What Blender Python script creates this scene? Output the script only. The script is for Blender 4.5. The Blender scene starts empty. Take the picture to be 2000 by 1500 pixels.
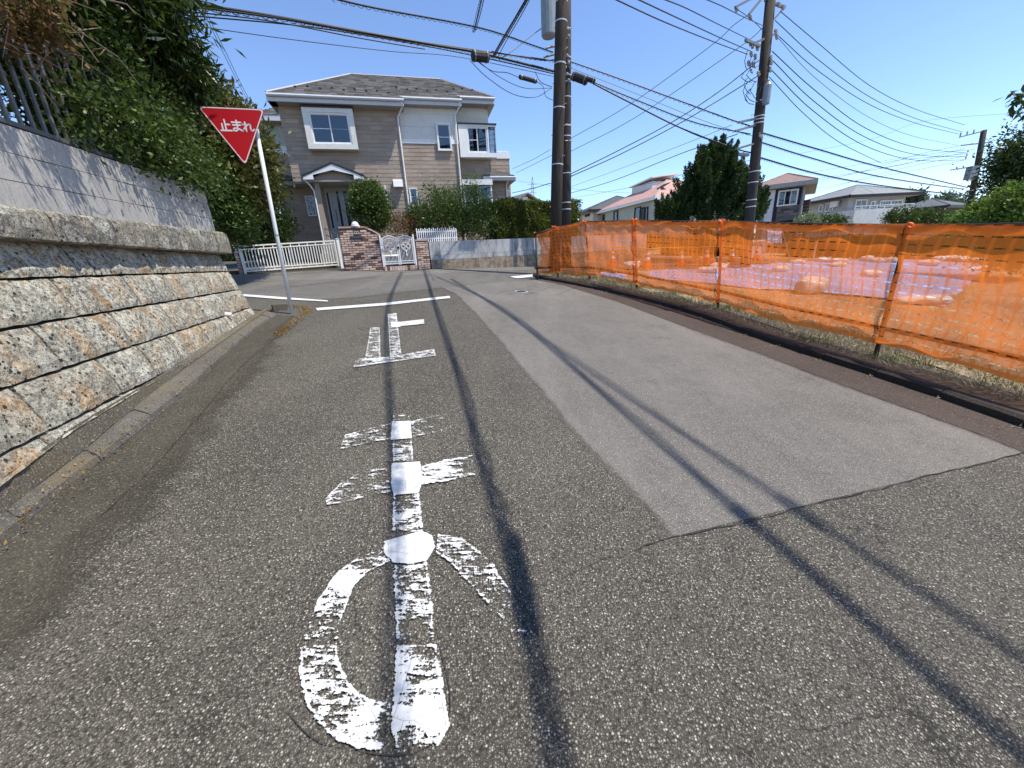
import bpy, math, random
import numpy as np
from mathutils import Vector, Matrix
random.seed(7); rng = np.random.default_rng(7)
sc = bpy.context.scene
col = sc.collection

# ------------------------------------------------------------------ measured geometry (survey of the street)
F = 751.0
UPC = np.array([-.0537, .9492, -.3099]); UPC /= np.linalg.norm(UPC)
NC = np.array([.0141, .9233, -.3839]); NC /= np.linalg.norm(NC)
FWC = np.array([0, 0, 1.]) - UPC*UPC[2]; FWC /= np.linalg.norm(FWC)
RTC = np.cross(UPC, FWC)
if RTC[0] < 0: RTC = -RTC
M = np.array([RTC, FWC, UPC]); NW = M @ NC
HP = 1.55
CAM = np.array([0, 0, HP/NW[2]])
def ray(px, py): return M @ np.array([(px-1000)/F, (750-py)/F, 1.0])
def G(px, py, h=0.0):
    r = ray(px, py); return CAM + r*(-(HP-h)/(NW @ r))
def gz(x, y):
    p = -(NW[0]*x+NW[1]*y)/NW[2]
    if p > 1.6: p = 1.6+.9*(1-math.exp(-(p-1.6)/.9))
    if p < -.5: p = -.5-.8*(1-math.exp(-(-.5-p)/.8))
    return p
def atD(px, py, D):
    r = ray(px, py); return CAM + r*(D/r[1])
def atz(px, py, z):
    r = ray(px, py); return CAM + r*((z-CAM[2])/r[2])
V = Vector

# ------------------------------------------------------------------ camera
cam = bpy.data.cameras.new('camera'); camo = bpy.data.objects.new('camera', cam); col.objects.link(camo)
cam.sensor_width = 36; cam.lens = 36*F/2000; cam.clip_start = .02; cam.clip_end = 3000
cx, cy, cz = M @ np.array([1, 0, 0]), M @ np.array([0, 1, 0]), -(M @ np.array([0, 0, 1]))
camo.matrix_world = Matrix(((cx[0], cy[0], cz[0], CAM[0]), (cx[1], cy[1], cz[1], CAM[1]), (cx[2], cy[2], cz[2], CAM[2]), (0, 0, 0, 1)))
sc.camera = camo
# ------------------------------------------------------------------ sky and sun
SUN_EL = math.radians(62); SUN_AZ = math.radians(108)       # azimuth clockwise from +Y
SD = V((math.sin(SUN_AZ)*math.cos(SUN_EL), math.cos(SUN_AZ)*math.cos(SUN_EL), math.sin(SUN_EL)))
world = bpy.data.worlds.new('World'); sc.world = world; world.use_nodes = True
wn = world.node_tree.nodes; wl = world.node_tree.links
sky = wn.new('ShaderNodeTexSky'); sky.sky_type = 'NISHITA'; sky.sun_disc = False
sky.sun_elevation = SUN_EL; sky.sun_rotation = SUN_AZ; sky.air_density = .85; sky.dust_density = 0.0; sky.ozone_density = 4.0
bg = wn['Background']; bg.inputs[1].default_value = .15
tint = wn.new('ShaderNodeMix'); tint.data_type = 'RGBA'; tint.blend_type = 'MULTIPLY'; tint.inputs[0].default_value = 1
tint.inputs[7].default_value = (.99, .99, 1.04, 1); wl.new(sky.outputs[0], tint.inputs[6]); wl.new(tint.outputs[2], bg.inputs[0])
sl = bpy.data.lights.new('sun', 'SUN'); sl.energy = 3.7; sl.angle = math.radians(.53); sl.color = (1, .95, .87)
so = bpy.data.objects.new('sun', sl); col.objects.link(so); so.rotation_euler = SD.to_track_quat('Z', 'Y').to_euler()
sc.view_settings.view_transform = 'Standard'; sc.view_settings.look = 'None'; sc.view_settings.gamma = 1
sc.view_settings.use_curve_mapping = False; sc.view_settings.exposure = .74
sc.render.engine = 'CYCLES'
sc.cycles.transparent_max_bounces = 24; sc.cycles.max_bounces = 8

# ------------------------------------------------------------------ material helpers
class NT:
    def __init__(s, name):
        s.m = bpy.data.materials.new(name); s.m.use_nodes = True
        s.n = s.m.node_tree.nodes; s.l = s.m.node_tree.links
        s.b = s.n['Principled BSDF']; s.out = s.n['Material Output']
        s.geo = None
    def node(s, t, ins={}, **kw):
        nd = s.n.new(t)
        for k, v in kw.items(): setattr(nd, k, v)
        for k, v in ins.items():
            if hasattr(v, 'is_linked') or isinstance(v, bpy.types.NodeSocket): s.l.new(v, nd.inputs[k])
            else: nd.inputs[k].default_value = v
        return nd
    def pos(s, scale=(1, 1, 1), coord='Object'):
        tc = s.node('ShaderNodeTexCoord')
        mp = s.node('ShaderNodeMapping', {0: tc.outputs[coord], 3: scale}); return mp.outputs[0]
    def noise(s, vec, scale, detail=4, rough=.55, dist=0.0):
        nd = s.node('ShaderNodeTexNoise', {'Vector': vec, 'Scale': scale, 'Detail': detail, 'Roughness': rough, 'Distortion': dist}); return nd.outputs[0]
    def voro(s, vec, scale, feature='F1', out=0, rnd=1.0):
        nd = s.node('ShaderNodeTexVoronoi', {'Vector': vec, 'Scale': scale, 'Randomness': rnd}, feature=feature); return nd.outputs[out]
    def ramp(s, fac, stops, interp='LINEAR'):
        nd = s.node('ShaderNodeValToRGB', {0: fac}); cr = nd.color_ramp; cr.interpolation = interp
        while len(cr.elements) < len(stops): cr.elements.new(.5)
        for e, (p, c) in zip(cr.elements, stops):
            e.position = p; e.color = (c, c, c, 1) if not hasattr(c, '__len__') else (*c, 1)
        return nd.outputs[0]
    def mix(s, f, a, b, mode='MIX'):
        nd = s.node('ShaderNodeMix', data_type='RGBA', blend_type=mode)
        for i, v in ((0, f), (6, a), (7, b)):
            if isinstance(v, bpy.types.NodeSocket): s.l.new(v, nd.inputs[i])
            elif i == 0: nd.inputs[0].default_value = v
            else: nd.inputs[i].default_value = (*v, 1)
        return nd.outputs[2]
    def math(s, op, a, b=0.0, c=0.0, clamp=False):
        nd = s.node('ShaderNodeMath', {0: a, 1: b, 2: c}, operation=op); nd.use_clamp = clamp; return nd.outputs[0]
    def bump(s, h, strength=.5, dist=.01):
        nd = s.node('ShaderNodeBump', {'Height': h, 'Strength': strength, 'Distance': dist}); s.l.new(nd.outputs[0], s.b.inputs['Normal']); return nd
    def set(s, color=None, rough=.8, metal=0, spec=.3):
        if color is not None:
            if isinstance(color, bpy.types.NodeSocket): s.l.new(color, s.b.inputs['Base Color'])
            else: s.b.inputs['Base Color'].default_value = (*color, 1)
        if isinstance(rough, bpy.types.NodeSocket): s.l.new(rough, s.b.inputs['Roughness'])
        else: s.b.inputs['Roughness'].default_value = rough
        s.b.inputs['Metallic'].default_value = metal; s.b.inputs['Specular IOR Level'].default_value = spec
        return s.m
    def rand(s):
        g = s.node('ShaderNodeNewGeometry'); return g.outputs['Random Per Island']
    def orand(s):
        return s.node('ShaderNodeObjectInfo').outputs['Random']

def ragged(t, side='L', wid=.3, amt=1.0):
    uv = t.node('ShaderNodeUVMap'); u = t.node('ShaderNodeSeparateXYZ', {0: uv.outputs[0]}).outputs[0]; p = t.pos()
    n = t.math('ADD', t.math('MULTIPLY', t.noise(p, 2.2, 6, .7), .6), t.math('MULTIPLY', t.noise(p, 70, 3, .7), .4))
    m = t.ramp(t.math('ADD', t.math('SUBTRACT', t.math('DIVIDE', u, wid), t.math('MULTIPLY', n, 1.6)), .62, 0, True), [(.30, 0.0), (.62, 1.0)])
    tr = t.node('ShaderNodeBsdfTransparent'); mx = t.node('ShaderNodeMixShader', {0: m, 1: tr.outputs[0], 2: t.b.outputs[0]}); t.l.new(mx.outputs[0], t.out.inputs[0])

def simple(name, c, rough=.6, metal=0, spec=.3, var=.12, scale=6, bump=0, bscale=40, dirt=0, dcol=(.05, .045, .035)):
    t = NT(name); p = t.pos()
    n = t.noise(p, scale, 5)
    a = tuple(max(0, x*(1-var)) for x in c); b = tuple(min(1, x*(1+var)) for x in c)
    cc = t.ramp(n, [(.3, a), (.7, b)])
    if dirt:
        d = t.noise(t.pos((1, 1, .35)), scale*.7, 6, .7)
        cc = t.mix(t.ramp(d, [(.5, 0.0), (.78, dirt)]), cc, dcol)
    if bump: t.bump(t.noise(p, bscale, 4), bump, .01)
    return t.set(cc, rough, metal, spec)

def leafmat(name, c1, c2, trans=.35, gloss=.35, c3=None):
    t = NT(name); r = t.rand(); p = t.pos()
    big = t.noise(p, 1.3, 3)
    st = [(0, c1), (.75, c2)] + ([(.93, c2), (1, c3)] if c3 else [])
    cc = t.ramp(r, st)
    cc = t.mix(t.ramp(big, [(.35, 0.0), (.7, .5)]), cc, tuple(x*.75 for x in c1))
    t.set(cc, gloss, 0, .3)
    tr = t.node('ShaderNodeBsdfTranslucent', {0: t.mix(.35, cc, (.22, .32, .03))})
    mx = t.node('ShaderNodeMixShader', {0: trans, 1: t.b.outputs[0], 2: tr.outputs[0]})
    t.l.new(mx.outputs[0], t.out.inputs[0]); return t.m

# ------------------------------------------------------------------ mesh helpers
ORI = {}
class MB:
    def __init__(s): s.v = []; s.f = []; s.uv = None
    def add(s, vs, fs):
        o = len(s.v); s.v += [tuple(map(float, p)) for p in vs]; s.f += [tuple(i+o for i in f) for f in fs]; return s
    def box8(s, P): return s.add(P, [(0, 3, 2, 1), (4, 5, 6, 7), (0, 1, 5, 4), (1, 2, 6, 5), (2, 3, 7, 6), (3, 0, 4, 7)])
    def box(s, c, e1, e2, e3):
        c, e1, e2, e3 = map(lambda a: np.array(a, float), (c, e1, e2, e3))
        return s.box8([c+a*e1+b*e2+d*e3 for d in (-.5, .5) for a, b in ((-.5, -.5), (.5, -.5), (.5, .5), (-.5, .5))])
    def fbox(s, fr, s0, s1, t0, t1, z0, z1):
        return s.box8([fr.P(a, b, z) for z in (z0, z1) for a, b in ((s0, t0), (s0, t1), (s1, t1), (s1, t0))][::1])
    def tube(s, pts, r, n=6, cap=True):
        pts = [np.array(p, float) for p in pts]; m = len(pts)
        if not hasattr(r, '__len__'): r = [r]*m
        o = len(s.v); prev = None
        for i, p in enumerate(pts):
            t = pts[min(i+1, m-1)]-pts[max(i-1, 0)]; t = t/(np.linalg.norm(t)+1e-9)
            if prev is None:
                a = np.cross(t, [0, 0, 1.]) if abs(t[2]) < .9 else np.cross(t, [1., 0, 0])
            else: a = prev-t*(prev @ t)
            a = a/(np.linalg.norm(a)+1e-9); prev = a; b = np.cross(t, a)
            for k in range(n):
                an = 2*math.pi*k/n; s.v.append(tuple(p+(a*math.cos(an)+b*math.sin(an))*r[i]))
        for i in range(m-1):
            for k in range(n):
                k2 = (k+1) % n; s.f.append((o+i*n+k, o+i*n+k2, o+(i+1)*n+k2, o+(i+1)*n+k))
        if cap: s.f.append(tuple(o+k for k in range(n))[::-1]); s.f.append(tuple(o+(m-1)*n+k for k in range(n)))
        return s
    def lathe(s, c, prof, n=16, axis=None, squash=1):
        c = np.array(c, float); z = np.array(axis if axis is not None else (0, 0, 1.), float); z /= np.linalg.norm(z)
        a = np.cross(z, [0, 1., 0]) if abs(z[1]) < .9 else np.cross(z, [1., 0, 0]); a /= np.linalg.norm(a); b = np.cross(z, a)
        o = len(s.v)
        for (r, h) in prof:
            for k in range(n):
                an = 2*math.pi*k/n; s.v.append(tuple(c+z*h+(a*math.cos(an)+b*math.sin(an)*squash)*r))
        for i in range(len(prof)-1):
            for k in range(n):
                k2 = (k+1) % n; s.f.append((o+i*n+k, o+i*n+k2, o+(i+1)*n+k2, o+(i+1)*n+k))
        s.f.append(tuple(o+k for k in range(n))[::-1]); s.f.append(tuple(o+(len(prof)-1)*n+k for k in range(n)))
        return s
    def prism(s, poly, ext):      # poly: 3D points, ext: vector
        n = len(poly); e = np.array(ext, float); P = [np.array(p, float) for p in poly]
        return s.add(P+[p+e for p in P], [tuple(range(n))[::-1], tuple(range(n, 2*n))]+[(i, (i+1) % n, n+(i+1) % n, n+i) for i in range(n)])
    def quad(s, *P): return s.add(P, [tuple(range(len(P)))])
    def build(s, name, mat, parent=None, smooth=False, kind=None, at=None, uv=None, label=None):
        o = np.array(at if at is not None else (ORI[parent.name] if parent else (0, 0, 0)), float)
        me = bpy.data.meshes.new(name)
        me.from_pydata([(x-o[0], y-o[1], z-o[2]) for x, y, z in s.v], [], s.f)
        me.materials.append(mat)
        if uv is not None:
            l = me.uv_layers.new(name='UVMap')
            for lp in me.loops: l.data[lp.index].uv = uv[lp.vertex_index]
        fix(me)
        if smooth: me.shade_smooth()
        ob = bpy.data.objects.new(name, me); col.objects.link(ob)
        if parent: ob.parent = parent
        if at is not None and not parent: ob.location = o
        ORI[ob.name] = tuple(o)
        if kind: ob['kind'] = kind
        if label: ob['label'] = label
        return ob
import bmesh
def fix(me):
    bm = bmesh.new(); bm.from_mesh(me); bmesh.ops.recalc_face_normals(bm, faces=bm.faces); bm.to_mesh(me); bm.free()
def thing(name, label, cat, loc=(0, 0, 0), group=None):
    o = bpy.data.objects.new(name, None); col.objects.link(o); o.empty_display_size = .2
    o.location = loc; ORI[o.name] = tuple(loc); tag(o, label, cat, group); return o
def tag(o, label, cat, group=None):
    o['label'] = label; o['category'] = cat
    if group: o['group'] = group
    return o
def link_copy(src, parent, matrix_local, name=None):
    o = src.copy(); col.objects.link(o); o.parent = parent; o.matrix_local = matrix_local; return o
class Fr:
    def __init__(s, O, w):
        s.O = np.array(O, float); w = np.array([w[0], w[1], 0.]); s.w = w/np.linalg.norm(w); s.n = np.array([s.w[1], -s.w[0], 0])
    def P(s, a, t, z): p = s.O+s.w*a+s.n*t; return np.array([p[0], p[1], z])
    def px(s, px, py, t=0.0):
        r = ray(px, py); o = s.O+s.n*t; P = CAM+r*(((o-CAM) @ s.n)/(r @ s.n)); return (P-o) @ s.w, P[2]
def Zm(x, y): return 480+x/3.5714, 120+y/3.5714

def tile_rows(poly, course, length, gap, start=0.0, jitter=0.0, stagger=.5, R=random):
    """intervals of tiles inside a convex 2D polygon: yields (s0,s1,h0,h1)"""
    hs = [p[1] for p in poly]; h = min(hs); k = 0; top = max(hs)
    def span(y):
        xs = []
        for i in range(len(poly)):
            (x1, y1), (x2, y2) = poly[i], poly[(i+1) % len(poly)]
            if (y1-y)*(y2-y) <= 0 and y1 != y2: xs.append(x1+(x2-x1)*(y-y1)/(y2-y1))
        return (min(xs), max(xs)) if len(xs) > 1 else None
    while h < top-.01:
        h1 = min(h+course, top); sp = span((h+h1)/2)
        if sp:
            x = sp[0]-(k % 2)*length*stagger-start-R.random()*jitter*length
            while x < sp[1]:
                L = length*(1+(R.random()-.5)*jitter); a, b = max(x, sp[0]), min(x+L, sp[1])
                if b-a > .03: yield a+gap/2, b-gap/2, h+gap/2, h1-gap/2
                x += L
        h = h1; k += 1
def tiles_fr(fr, t, s0, s1, z0, z1, course, length, gap, thick, tilt=.006, holes=(), seed=1):
    R = random.Random(seed); mb = MB()
    for a, b, c, d in tile_rows([(s0, z0), (s1, z0), (s1, z1), (s0, z1)], course, length, gap, R=R, jitter=.1):
        if any(a > h[0]-.02 and b < h[1]+.02 and c > h[2]-.02 and d < h[3]+.02 for h in holes): continue
        q = R.random()*tilt; mb.box8([fr.P(a, t, c), fr.P(a, t+thick+q, c), fr.P(b, t+thick+R.random()*tilt, c), fr.P(b, t, c),
                 fr.P(a, t, d), fr.P(a, t+thick*.6+q*.5, d), fr.P(b, t+thick*.6, d), fr.P(b, t, d)])
    return mb

# ------------------------------------------------------------------ foliage
def leaf_mesh(name, mat, pts, nrm, size, aspect=.45, parent=None, droop=0.0, seed=0, up=0.0, kind=None):
    R = np.random.default_rng(seed); n = len(pts)
    d = nrm*.6+R.normal(size=(n, 3))*.75; d[:, 2] += up-droop; d /= np.linalg.norm(d, axis=1)[:, None]+1e-9
    q = R.normal(size=(n, 3)); s = np.cross(d, q); s /= np.linalg.norm(s, axis=1)[:, None]+1e-9; nn = np.cross(d, s)
    L = (size*(.6+.8*R.random(n)))[:, None]; Wd = L*aspect
    b = pts; tip = pts+d*L; m = pts+d*L*.5+nn*L*.07
    v = np.stack([b, m-s*Wd*.5, tip, m+s*Wd*.5], 1).reshape(-1, 3)
    if parent is not None: v = v-np.array(ORI[parent.name])
    me = bpy.data.meshes.new(name); me.vertices.add(4*n); me.vertices.foreach_set('co', v.ravel())
    me.loops.add(4*n); me.loops.foreach_set('vertex_index', np.arange(4*n, dtype=np.int32))
    me.polygons.add(n); me.polygons.foreach_set('loop_start', np.arange(0, 4*n, 4, dtype=np.int32))
    me.materials.append(mat); me.update(calc_edges=True)
    o = bpy.data.objects.new(name, me); col.objects.link(o)
    if parent is not None: o.parent = parent
    ORI[o.name] = ORI[parent.name] if parent is not None else (0, 0, 0)
    if kind: o['kind'] = kind
    return o
def blob_points(blobs, n, clumps=60, csize=.18, seed=0, inner=.25, vstretch=1.0):
    """leaves gathered in clumps spread over the outer part of ellipsoids"""
    R = np.random.default_rng(seed); vol = np.array([b[1][0]*b[1][1]+b[1][1]*b[1][2]+b[1][0]*b[1][2] for b in blobs]); vol = vol/vol.sum()
    P = []; N = []
    for (c, r), w in zip(blobs, vol):
        c = np.array(c, float); r = np.array(r, float); k = max(6, int(clumps*w)); m = int(n*w)
        d = R.normal(size=(k, 3)); d /= np.linalg.norm(d, axis=1)[:, None]
        rad = 1-np.abs(R.normal(size=k))*.13-(R.random(k) < inner)*R.random(k)*.5
        rad += R.normal(size=k)*.05
        cc = c+d*r*rad[:, None]
        idx = R.integers(0, k, m); off = R.normal(size=(m, 3))*csize*r.mean()*np.array([1, 1, vstretch])*(.5+R.random(k)[idx])[:, None]
        p = cc[idx]+off; nn = off/(np.linalg.norm(off, axis=1)[:, None]+1e-6)+(p-c)/r*.8
        P.append(p); N.append(nn/(np.linalg.norm(nn, axis=1)[:, None]+1e-6))
    return np.concatenate(P), np.concatenate(N)
def trunk(mb, base, top, r0, r1, seed=0, limbs=5, spread=1.0, ls=.45):
    R = random.Random(seed); base = np.array(base, float); top = np.array(top, float); H = np.linalg.norm(top-base)
    pts = [base+(top-base)*k/6+np.array([R.uniform(-1, 1), R.uniform(-1, 1), 0])*H*.02*(0 < k < 6) for k in range(7)]
    mb.tube(pts, [r0+(r1-r0)*k/6 for k in range(7)], 8)
    for i in range(limbs):
        f = ls+(1-ls)*i/limbs*.95; p = base+(top-base)*f; a = i*2.4+R.random(); L = spread*(1-.4*f)*(.8+.4*R.random())
        q = p+np.array([math.cos(a)*L, math.sin(a)*L, L*.6]); mid = (p+q)/2+np.array([0, 0, -.08*L])
        mb.tube([p, mid, q], [r0*(1-f)*.6+r1*.6, r0*.25, r1*.35], 6)
    return mb

# ================================================================== MATERIALS OF THE SETTING
def asphalt(name, base, stone_hi, scale=75, amount=.5, lichen=False, fine=False, fade=None):
    t = NT(name); p = t.pos()
    big = t.noise(p, .55, 5, .6); mid = t.noise(p, 5, 5, .65)
    c0 = t.ramp(big, [(.3, tuple(x*.78 for x in base)), (.7, tuple(x*1.25 for x in base))])
    c0 = t.mix(t.ramp(mid, [(.3, 0.0), (.75, .35)]), c0, tuple(x*.6 for x in base))
    st1 = t.noise(p, 1.7, 6, .72); c0 = t.mix(t.ramp(st1, [(.52, 0.0), (.66, .55)]), c0, tuple(x*.55 for x in base)); st2 = t.noise(t.pos((1.6, .35, 1)), .9, 4, .6); c0 = t.mix(t.ramp(st2, [(.48, 0.0), (.68, .4)]), c0, tuple(x*1.7 for x in base))
    spt = t.node('ShaderNodeTexVoronoi', {'Vector': p, 'Scale': 1.3}); c0 = t.mix(t.ramp(t.math('ADD', spt.outputs[0], t.math('MULTIPLY', t.noise(p, 12, 4), .12)), [(.10, .5), (.15, 0.0)]), c0, tuple(x*.35 for x in base))
    cell = t.node('ShaderNodeTexVoronoi', {'Vector': p, 'Scale': scale}); rr = t.node('ShaderNodeSeparateColor', {0: cell.outputs[1]})
    shape = t.ramp(cell.outputs[0], [(.28, 1.0), (.52, 0.0)])
    keep = t.ramp(rr.outputs[0], [(1-amount, 0.0), (1-amount+.12, 1.0)])
    hue = t.ramp(rr.outputs[1], [(0, tuple(x*1.6 for x in base)), (.5, tuple((a+b)/2 for a, b in zip(base, stone_hi))), (.85, stone_hi), (1, tuple(min(.85, x*1.5) for x in stone_hi))])
    m = t.math('MULTIPLY', shape, keep); c1 = t.mix(m, c0, hue)
    cell2 = t.node('ShaderNodeTexVoronoi', {'Vector': p, 'Scale': scale*2.3}); r2 = t.node('ShaderNodeSeparateColor', {0: cell2.outputs[1]})
    c1 = t.mix(t.math('MULTIPLY', t.ramp(cell2.outputs[0], [(.3, 1.0), (.5, 0.0)]), t.ramp(r2.outputs[0], [(.62, 0.0), (.7, .75)])), c1, tuple(x*.9 for x in stone_hi))
    if not fine:      # hairline cracks
        wp = t.node('ShaderNodeMapping', {0: p}); nz = t.node('ShaderNodeTexNoise', {'Vector': p, 'Scale': 3.0, 'Detail': 6.0})
        vv = t.node('ShaderNodeVectorMath', {0: wp.outputs[0], 1: nz.outputs[1]}, operation='ADD')
        ed = t.node('ShaderNodeTexVoronoi', {'Vector': vv.outputs[0], 'Scale': .55}, feature='DISTANCE_TO_EDGE')
        crk = t.math('MULTIPLY', t.ramp(ed.outputs[0], [(0.002, 1.0), (.0055, 0.0)]), t.ramp(t.noise(p, .9, 2), [(.5, 0.0), (.58, .8)]))
        c1 = t.mix(crk, c1, (.015, .014, .013))
    if lichen:
        c1 = t.mix(t.math('MULTIPLY', t.ramp(t.noise(p, 2.2, 6, .75), [(.5, 0.0), (.66, .75)]), t.ramp(t.noise(p, 45, 2), [(.4, .2), (.6, 1.0)])), c1, (.15, .115, .055))
    c1 = t.mix(t.ramp(cell.outputs[0], [(.55, 0.0), (.8, .75 if not fine else .4)]), c1, tuple(x*.25 for x in base))
    h = t.math('ADD', t.math('MULTIPLY', m, .7), t.math('MULTIPLY', t.noise(p, scale*1.6, 3), .6))
    t.bump(h, .75 if not fine else .45, .007)
    if fade: ragged(t, 'L', fade)
    return t.set(c1, t.ramp(mid, [(0, .75), (1, .95)]), 0, .25)
M_ROAD = asphalt('old coarse asphalt', (.070, .0625, .050), (.38, .35, .285), 104, .5)
M_PATCH = asphalt('newer fine asphalt', (.131, .119, .103), (.36, .335, .295), 150, .5, fine=True, fade=.06)
M_CROSS = asphalt('cross street asphalt', (.112, .103, .091), (.29, .27, .235), 100, .45, fine=True)
M_GUTL = asphalt('left edge asphalt', (.058, .051, .038), (.20, .18, .135), 95, .4, fine=True, fade=.75)
M_APRON = asphalt('mossy concrete apron', (.120, .103, .075), (.36, .33, .25), 70, .35, lichen=True, fine=True)
M_GUTR = asphalt('stained shade darkened gutter concrete', (.058, .043, .034), (.17, .14, .12), 90, .35, fine=True)  # stains, plus a base colour darkened for the net fence's shade
M_KERBL = asphalt('weathered kerb concrete left', (.105, .094, .078), (.25, .235, .2), 110, .35, lichen=True, fine=True)
M_KERBR = asphalt('dark kerb concrete', (.040, .032, .026), (.10, .09, .075), 110, .3, fine=True)

def soilmat():
    t = NT('dry soil and straw'); p = t.pos(); n1 = t.noise(p, .8, 6, .6); n2 = t.noise(t.pos((1, 3, 1)), 30, 5, .7); n3 = t.noise(p, 9, 5)
    c = t.ramp(n1, [(.3, (.16, .11, .065)), (.7, (.34, .26, .16))]); c = t.mix(t.ramp(n2, [(.48, 0.0), (.62, .8)]), c, (.52, .45, .3))
    c = t.mix(t.ramp(n3, [(.55, 0.0), (.7, .6)]), c, (.07, .05, .035)); t.bump(n2, .6, .02); return t.set(c, .95, 0, .1)
M_SOIL = soilmat()
M_EARTH = simple('dark verge earth', (.09, .068, .045), .95, var=.35, scale=14, bump=.8, bscale=60)
M_CONC = simple('grey concrete', (.30, .29, .27), .85, var=.15, bump=.3, dirt=.6)
M_DARK = simple('dark joint', (.02, .018, .016), .95)

# ================================================================== GROUND, ROADS
def sheet(name, x0, x1, y0, y1, step, dz, mat, mask=None):
    nx = int((x1-x0)/step)+1; ny = int((y1-y0)/step)+1; mb = MB()
    idx = {}
    for j in range(ny):
        for i in range(nx):
            x = x0+i*step; y = y0+j*step; idx[i, j] = len(mb.v); mb.v.append((x, y, gz(x, y)+dz))
    for j in range(ny-1):
        for i in range(nx-1):
            if mask is None or mask(x0+(i+.5)*step, y0+(j+.5)*step): mb.f.append((idx[i, j], idx[i+1, j], idx[i+1, j+1], idx[i, j+1]))
    o = mb.build(name, mat); o['kind'] = 'structure'; return o
# far ground: radial sheet to the horizon
mb = MB(); rings = [0, 3, 6, 9, 12, 15, 18, 22, 27, 34, 45, 60, 90, 140, 250, 500, 1100]; NA = 48
for r in rings:
    for k in range(NA):
        a = 2*math.pi*k/NA; x, y = r*math.cos(a), r*math.sin(a)
        mb.v.append((x, y, gz(x, y)-.06 if r < 40 else min(gz(x, y)-.06, .3)))
for i in range(len(rings)-1):
    for k in range(NA): mb.f.append((i*NA+k, i*NA+(k+1) % NA, (i+1)*NA+(k+1) % NA, (i+1)*NA+k))
o = mb.build('ground', M_SOIL); o['kind'] = 'structure'

KB = [G(2400, 985), G(2000, 836), G(1773, 757), G(1480, 663), G(1395, 628), G(1295, 597), G(1195, 572), G(1095, 552), G(1046, 544)]
d0 = (KB[0]-KB[1]); d0 /= np.linalg.norm(d0)
KBL = [KB[1]+d0*k for k in (9, 6, 3, 1.2)]+KB[1:]
pt = G(1030, 540); KBL += [np.array([.80, 12.75, 0]), np.array([1.0, 13.25, 0]), np.array([1.7, 13.9, 0]), np.array([4, 15.2, 0]), np.array([12, 17.9, 0]), np.array([26, 22.5, 0])]
KBL = [np.array([p[0], p[1], gz(p[0], p[1])]) for p in KBL]
def smooth_poly(P, it=2):
    for _ in range(it):
        Q = [P[0]]
        for a, b in zip(P[:-1], P[1:]): Q += [a*.75+b*.25, a*.25+b*.75]
        Q.append(P[-1]); P = Q
    return P
def resample(P, step):
    P = [np.array(p, float) for p in P]; out = [P[0]]; need = step
    for a, b in zip(P[:-1], P[1:]):
        L = np.linalg.norm(b-a); u = 0
        while L-u > need: u += need; out.append(a+(b-a)*u/L); need = step
        need -= (L-u)
    out.append(P[-1]); return out
KC = resample(smooth_poly(KBL), .6)
def right_of_kerb(x, y):
    best = None; bd = 1e9
    for a, b in zip(KC[:-1], KC[1:]):
        d = b[:2]-a[:2]; L2 = d @ d; u = min(1, max(0, ((x-a[0])*d[0]+(y-a[1])*d[1])/L2)); q = a[:2]+d*u
        dd = math.hypot(x-q[0], y-q[1])
        if dd < bd: bd = dd; best = (d[0]*(y-q[1])-d[1]*(x-q[0]))
    return best < 0, bd
road = sheet('road', -32, 30, -9, 22, .5, 0, M_ROAD)
# verge and building site ground, raised behind the kerb
mb = MB(); K = len(KC)
def offs(P, i, d):
    a = P[max(i-1, 0)]; b = P[min(i+1, len(P)-1)]; t = (b-a)[:2]; t /= np.linalg.norm(t); return np.array([P[i][0]+t[1]*d, P[i][1]-t[0]*d])
OFF = [.13, .4, .7, 1.0, 1.4]
for i in range(K):
    for j, d in enumerate(OFF):
        q = offs(KC, i, d); z = gz(*q)+.085+.03*math.sin(q[0]*3+q[1]*2)*(j > 0)+(rng.random()-.5)*.03*(j > 0); mb.v.append((q[0], q[1], z))
for i in range(K-1):
    for j in range(len(OFF)-1): mb.f.append((i*5+j, (i+1)*5+j, (i+1)*5+j+1, i*5+j+1))
o = mb.build('verge', M_EARTH, smooth=True); o['kind'] = 'structure'
def smask(x, y):
    r, d = right_of_kerb(x, y); return r and d > .95
site = sheet('site_ground', -1, 61, -9, 52, .5, .075, M_SOIL, smask)

def strip(name, L, Rr, dz, mat, n=24):
    """flat strip between two polylines of world xy points"""
    mb = MB()
    def rs(P):
        P = [np.array(p[:2], float) for p in P]; l = np.cumsum([0]+[np.linalg.norm(b-a) for a, b in zip(P[:-1], P[1:])]); u = np.linspace(0, l[-1], n)
        return [(np.interp(x, l, [p[0] for p in P]), np.interp(x, l, [p[1] for p in P])) for x in u]
    A, B = rs(L), rs(Rr); uvs = []
    for (a, b) in zip(A, B):
        for k in range(4):
            x = a[0]+(b[0]-a[0])*k/3; y = a[1]+(b[1]-a[1])*k/3; mb.v.append((x, y, gz(x, y)+dz)); uvs.append((k/3, 0))
    for i in range(n-1):
        for k in range(3): mb.f.append((i*4+k, i*4+k+1, (i+1)*4+k+1, (i+1)*4+k))
    o = mb.build(name, mat, uv=uvs); o['kind'] = 'structure'; return o
# right gutter
GU = [G(2500, 1070), G(2000, 885), G(1934, 857), G(1650, 755), G(1480, 690), G(1340, 640), G(1207, 590), G(1095, 556), G(1046, 547)]
dg = GU[0]-GU[1]; dg /= np.linalg.norm(dg); GU = [GU[1]+dg*8.5, GU[1]+dg*2]+GU[1:]
kin = [q for q in KBL[:12]]
gut_in = [KBL[0]]+KBL[1:12]
strip('gutter_right', GU, [np.array(offs(KC, i, .03)) for i in range(K) if KC[i][1] < 12.3], .008, M_GUTR, 60)
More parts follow.
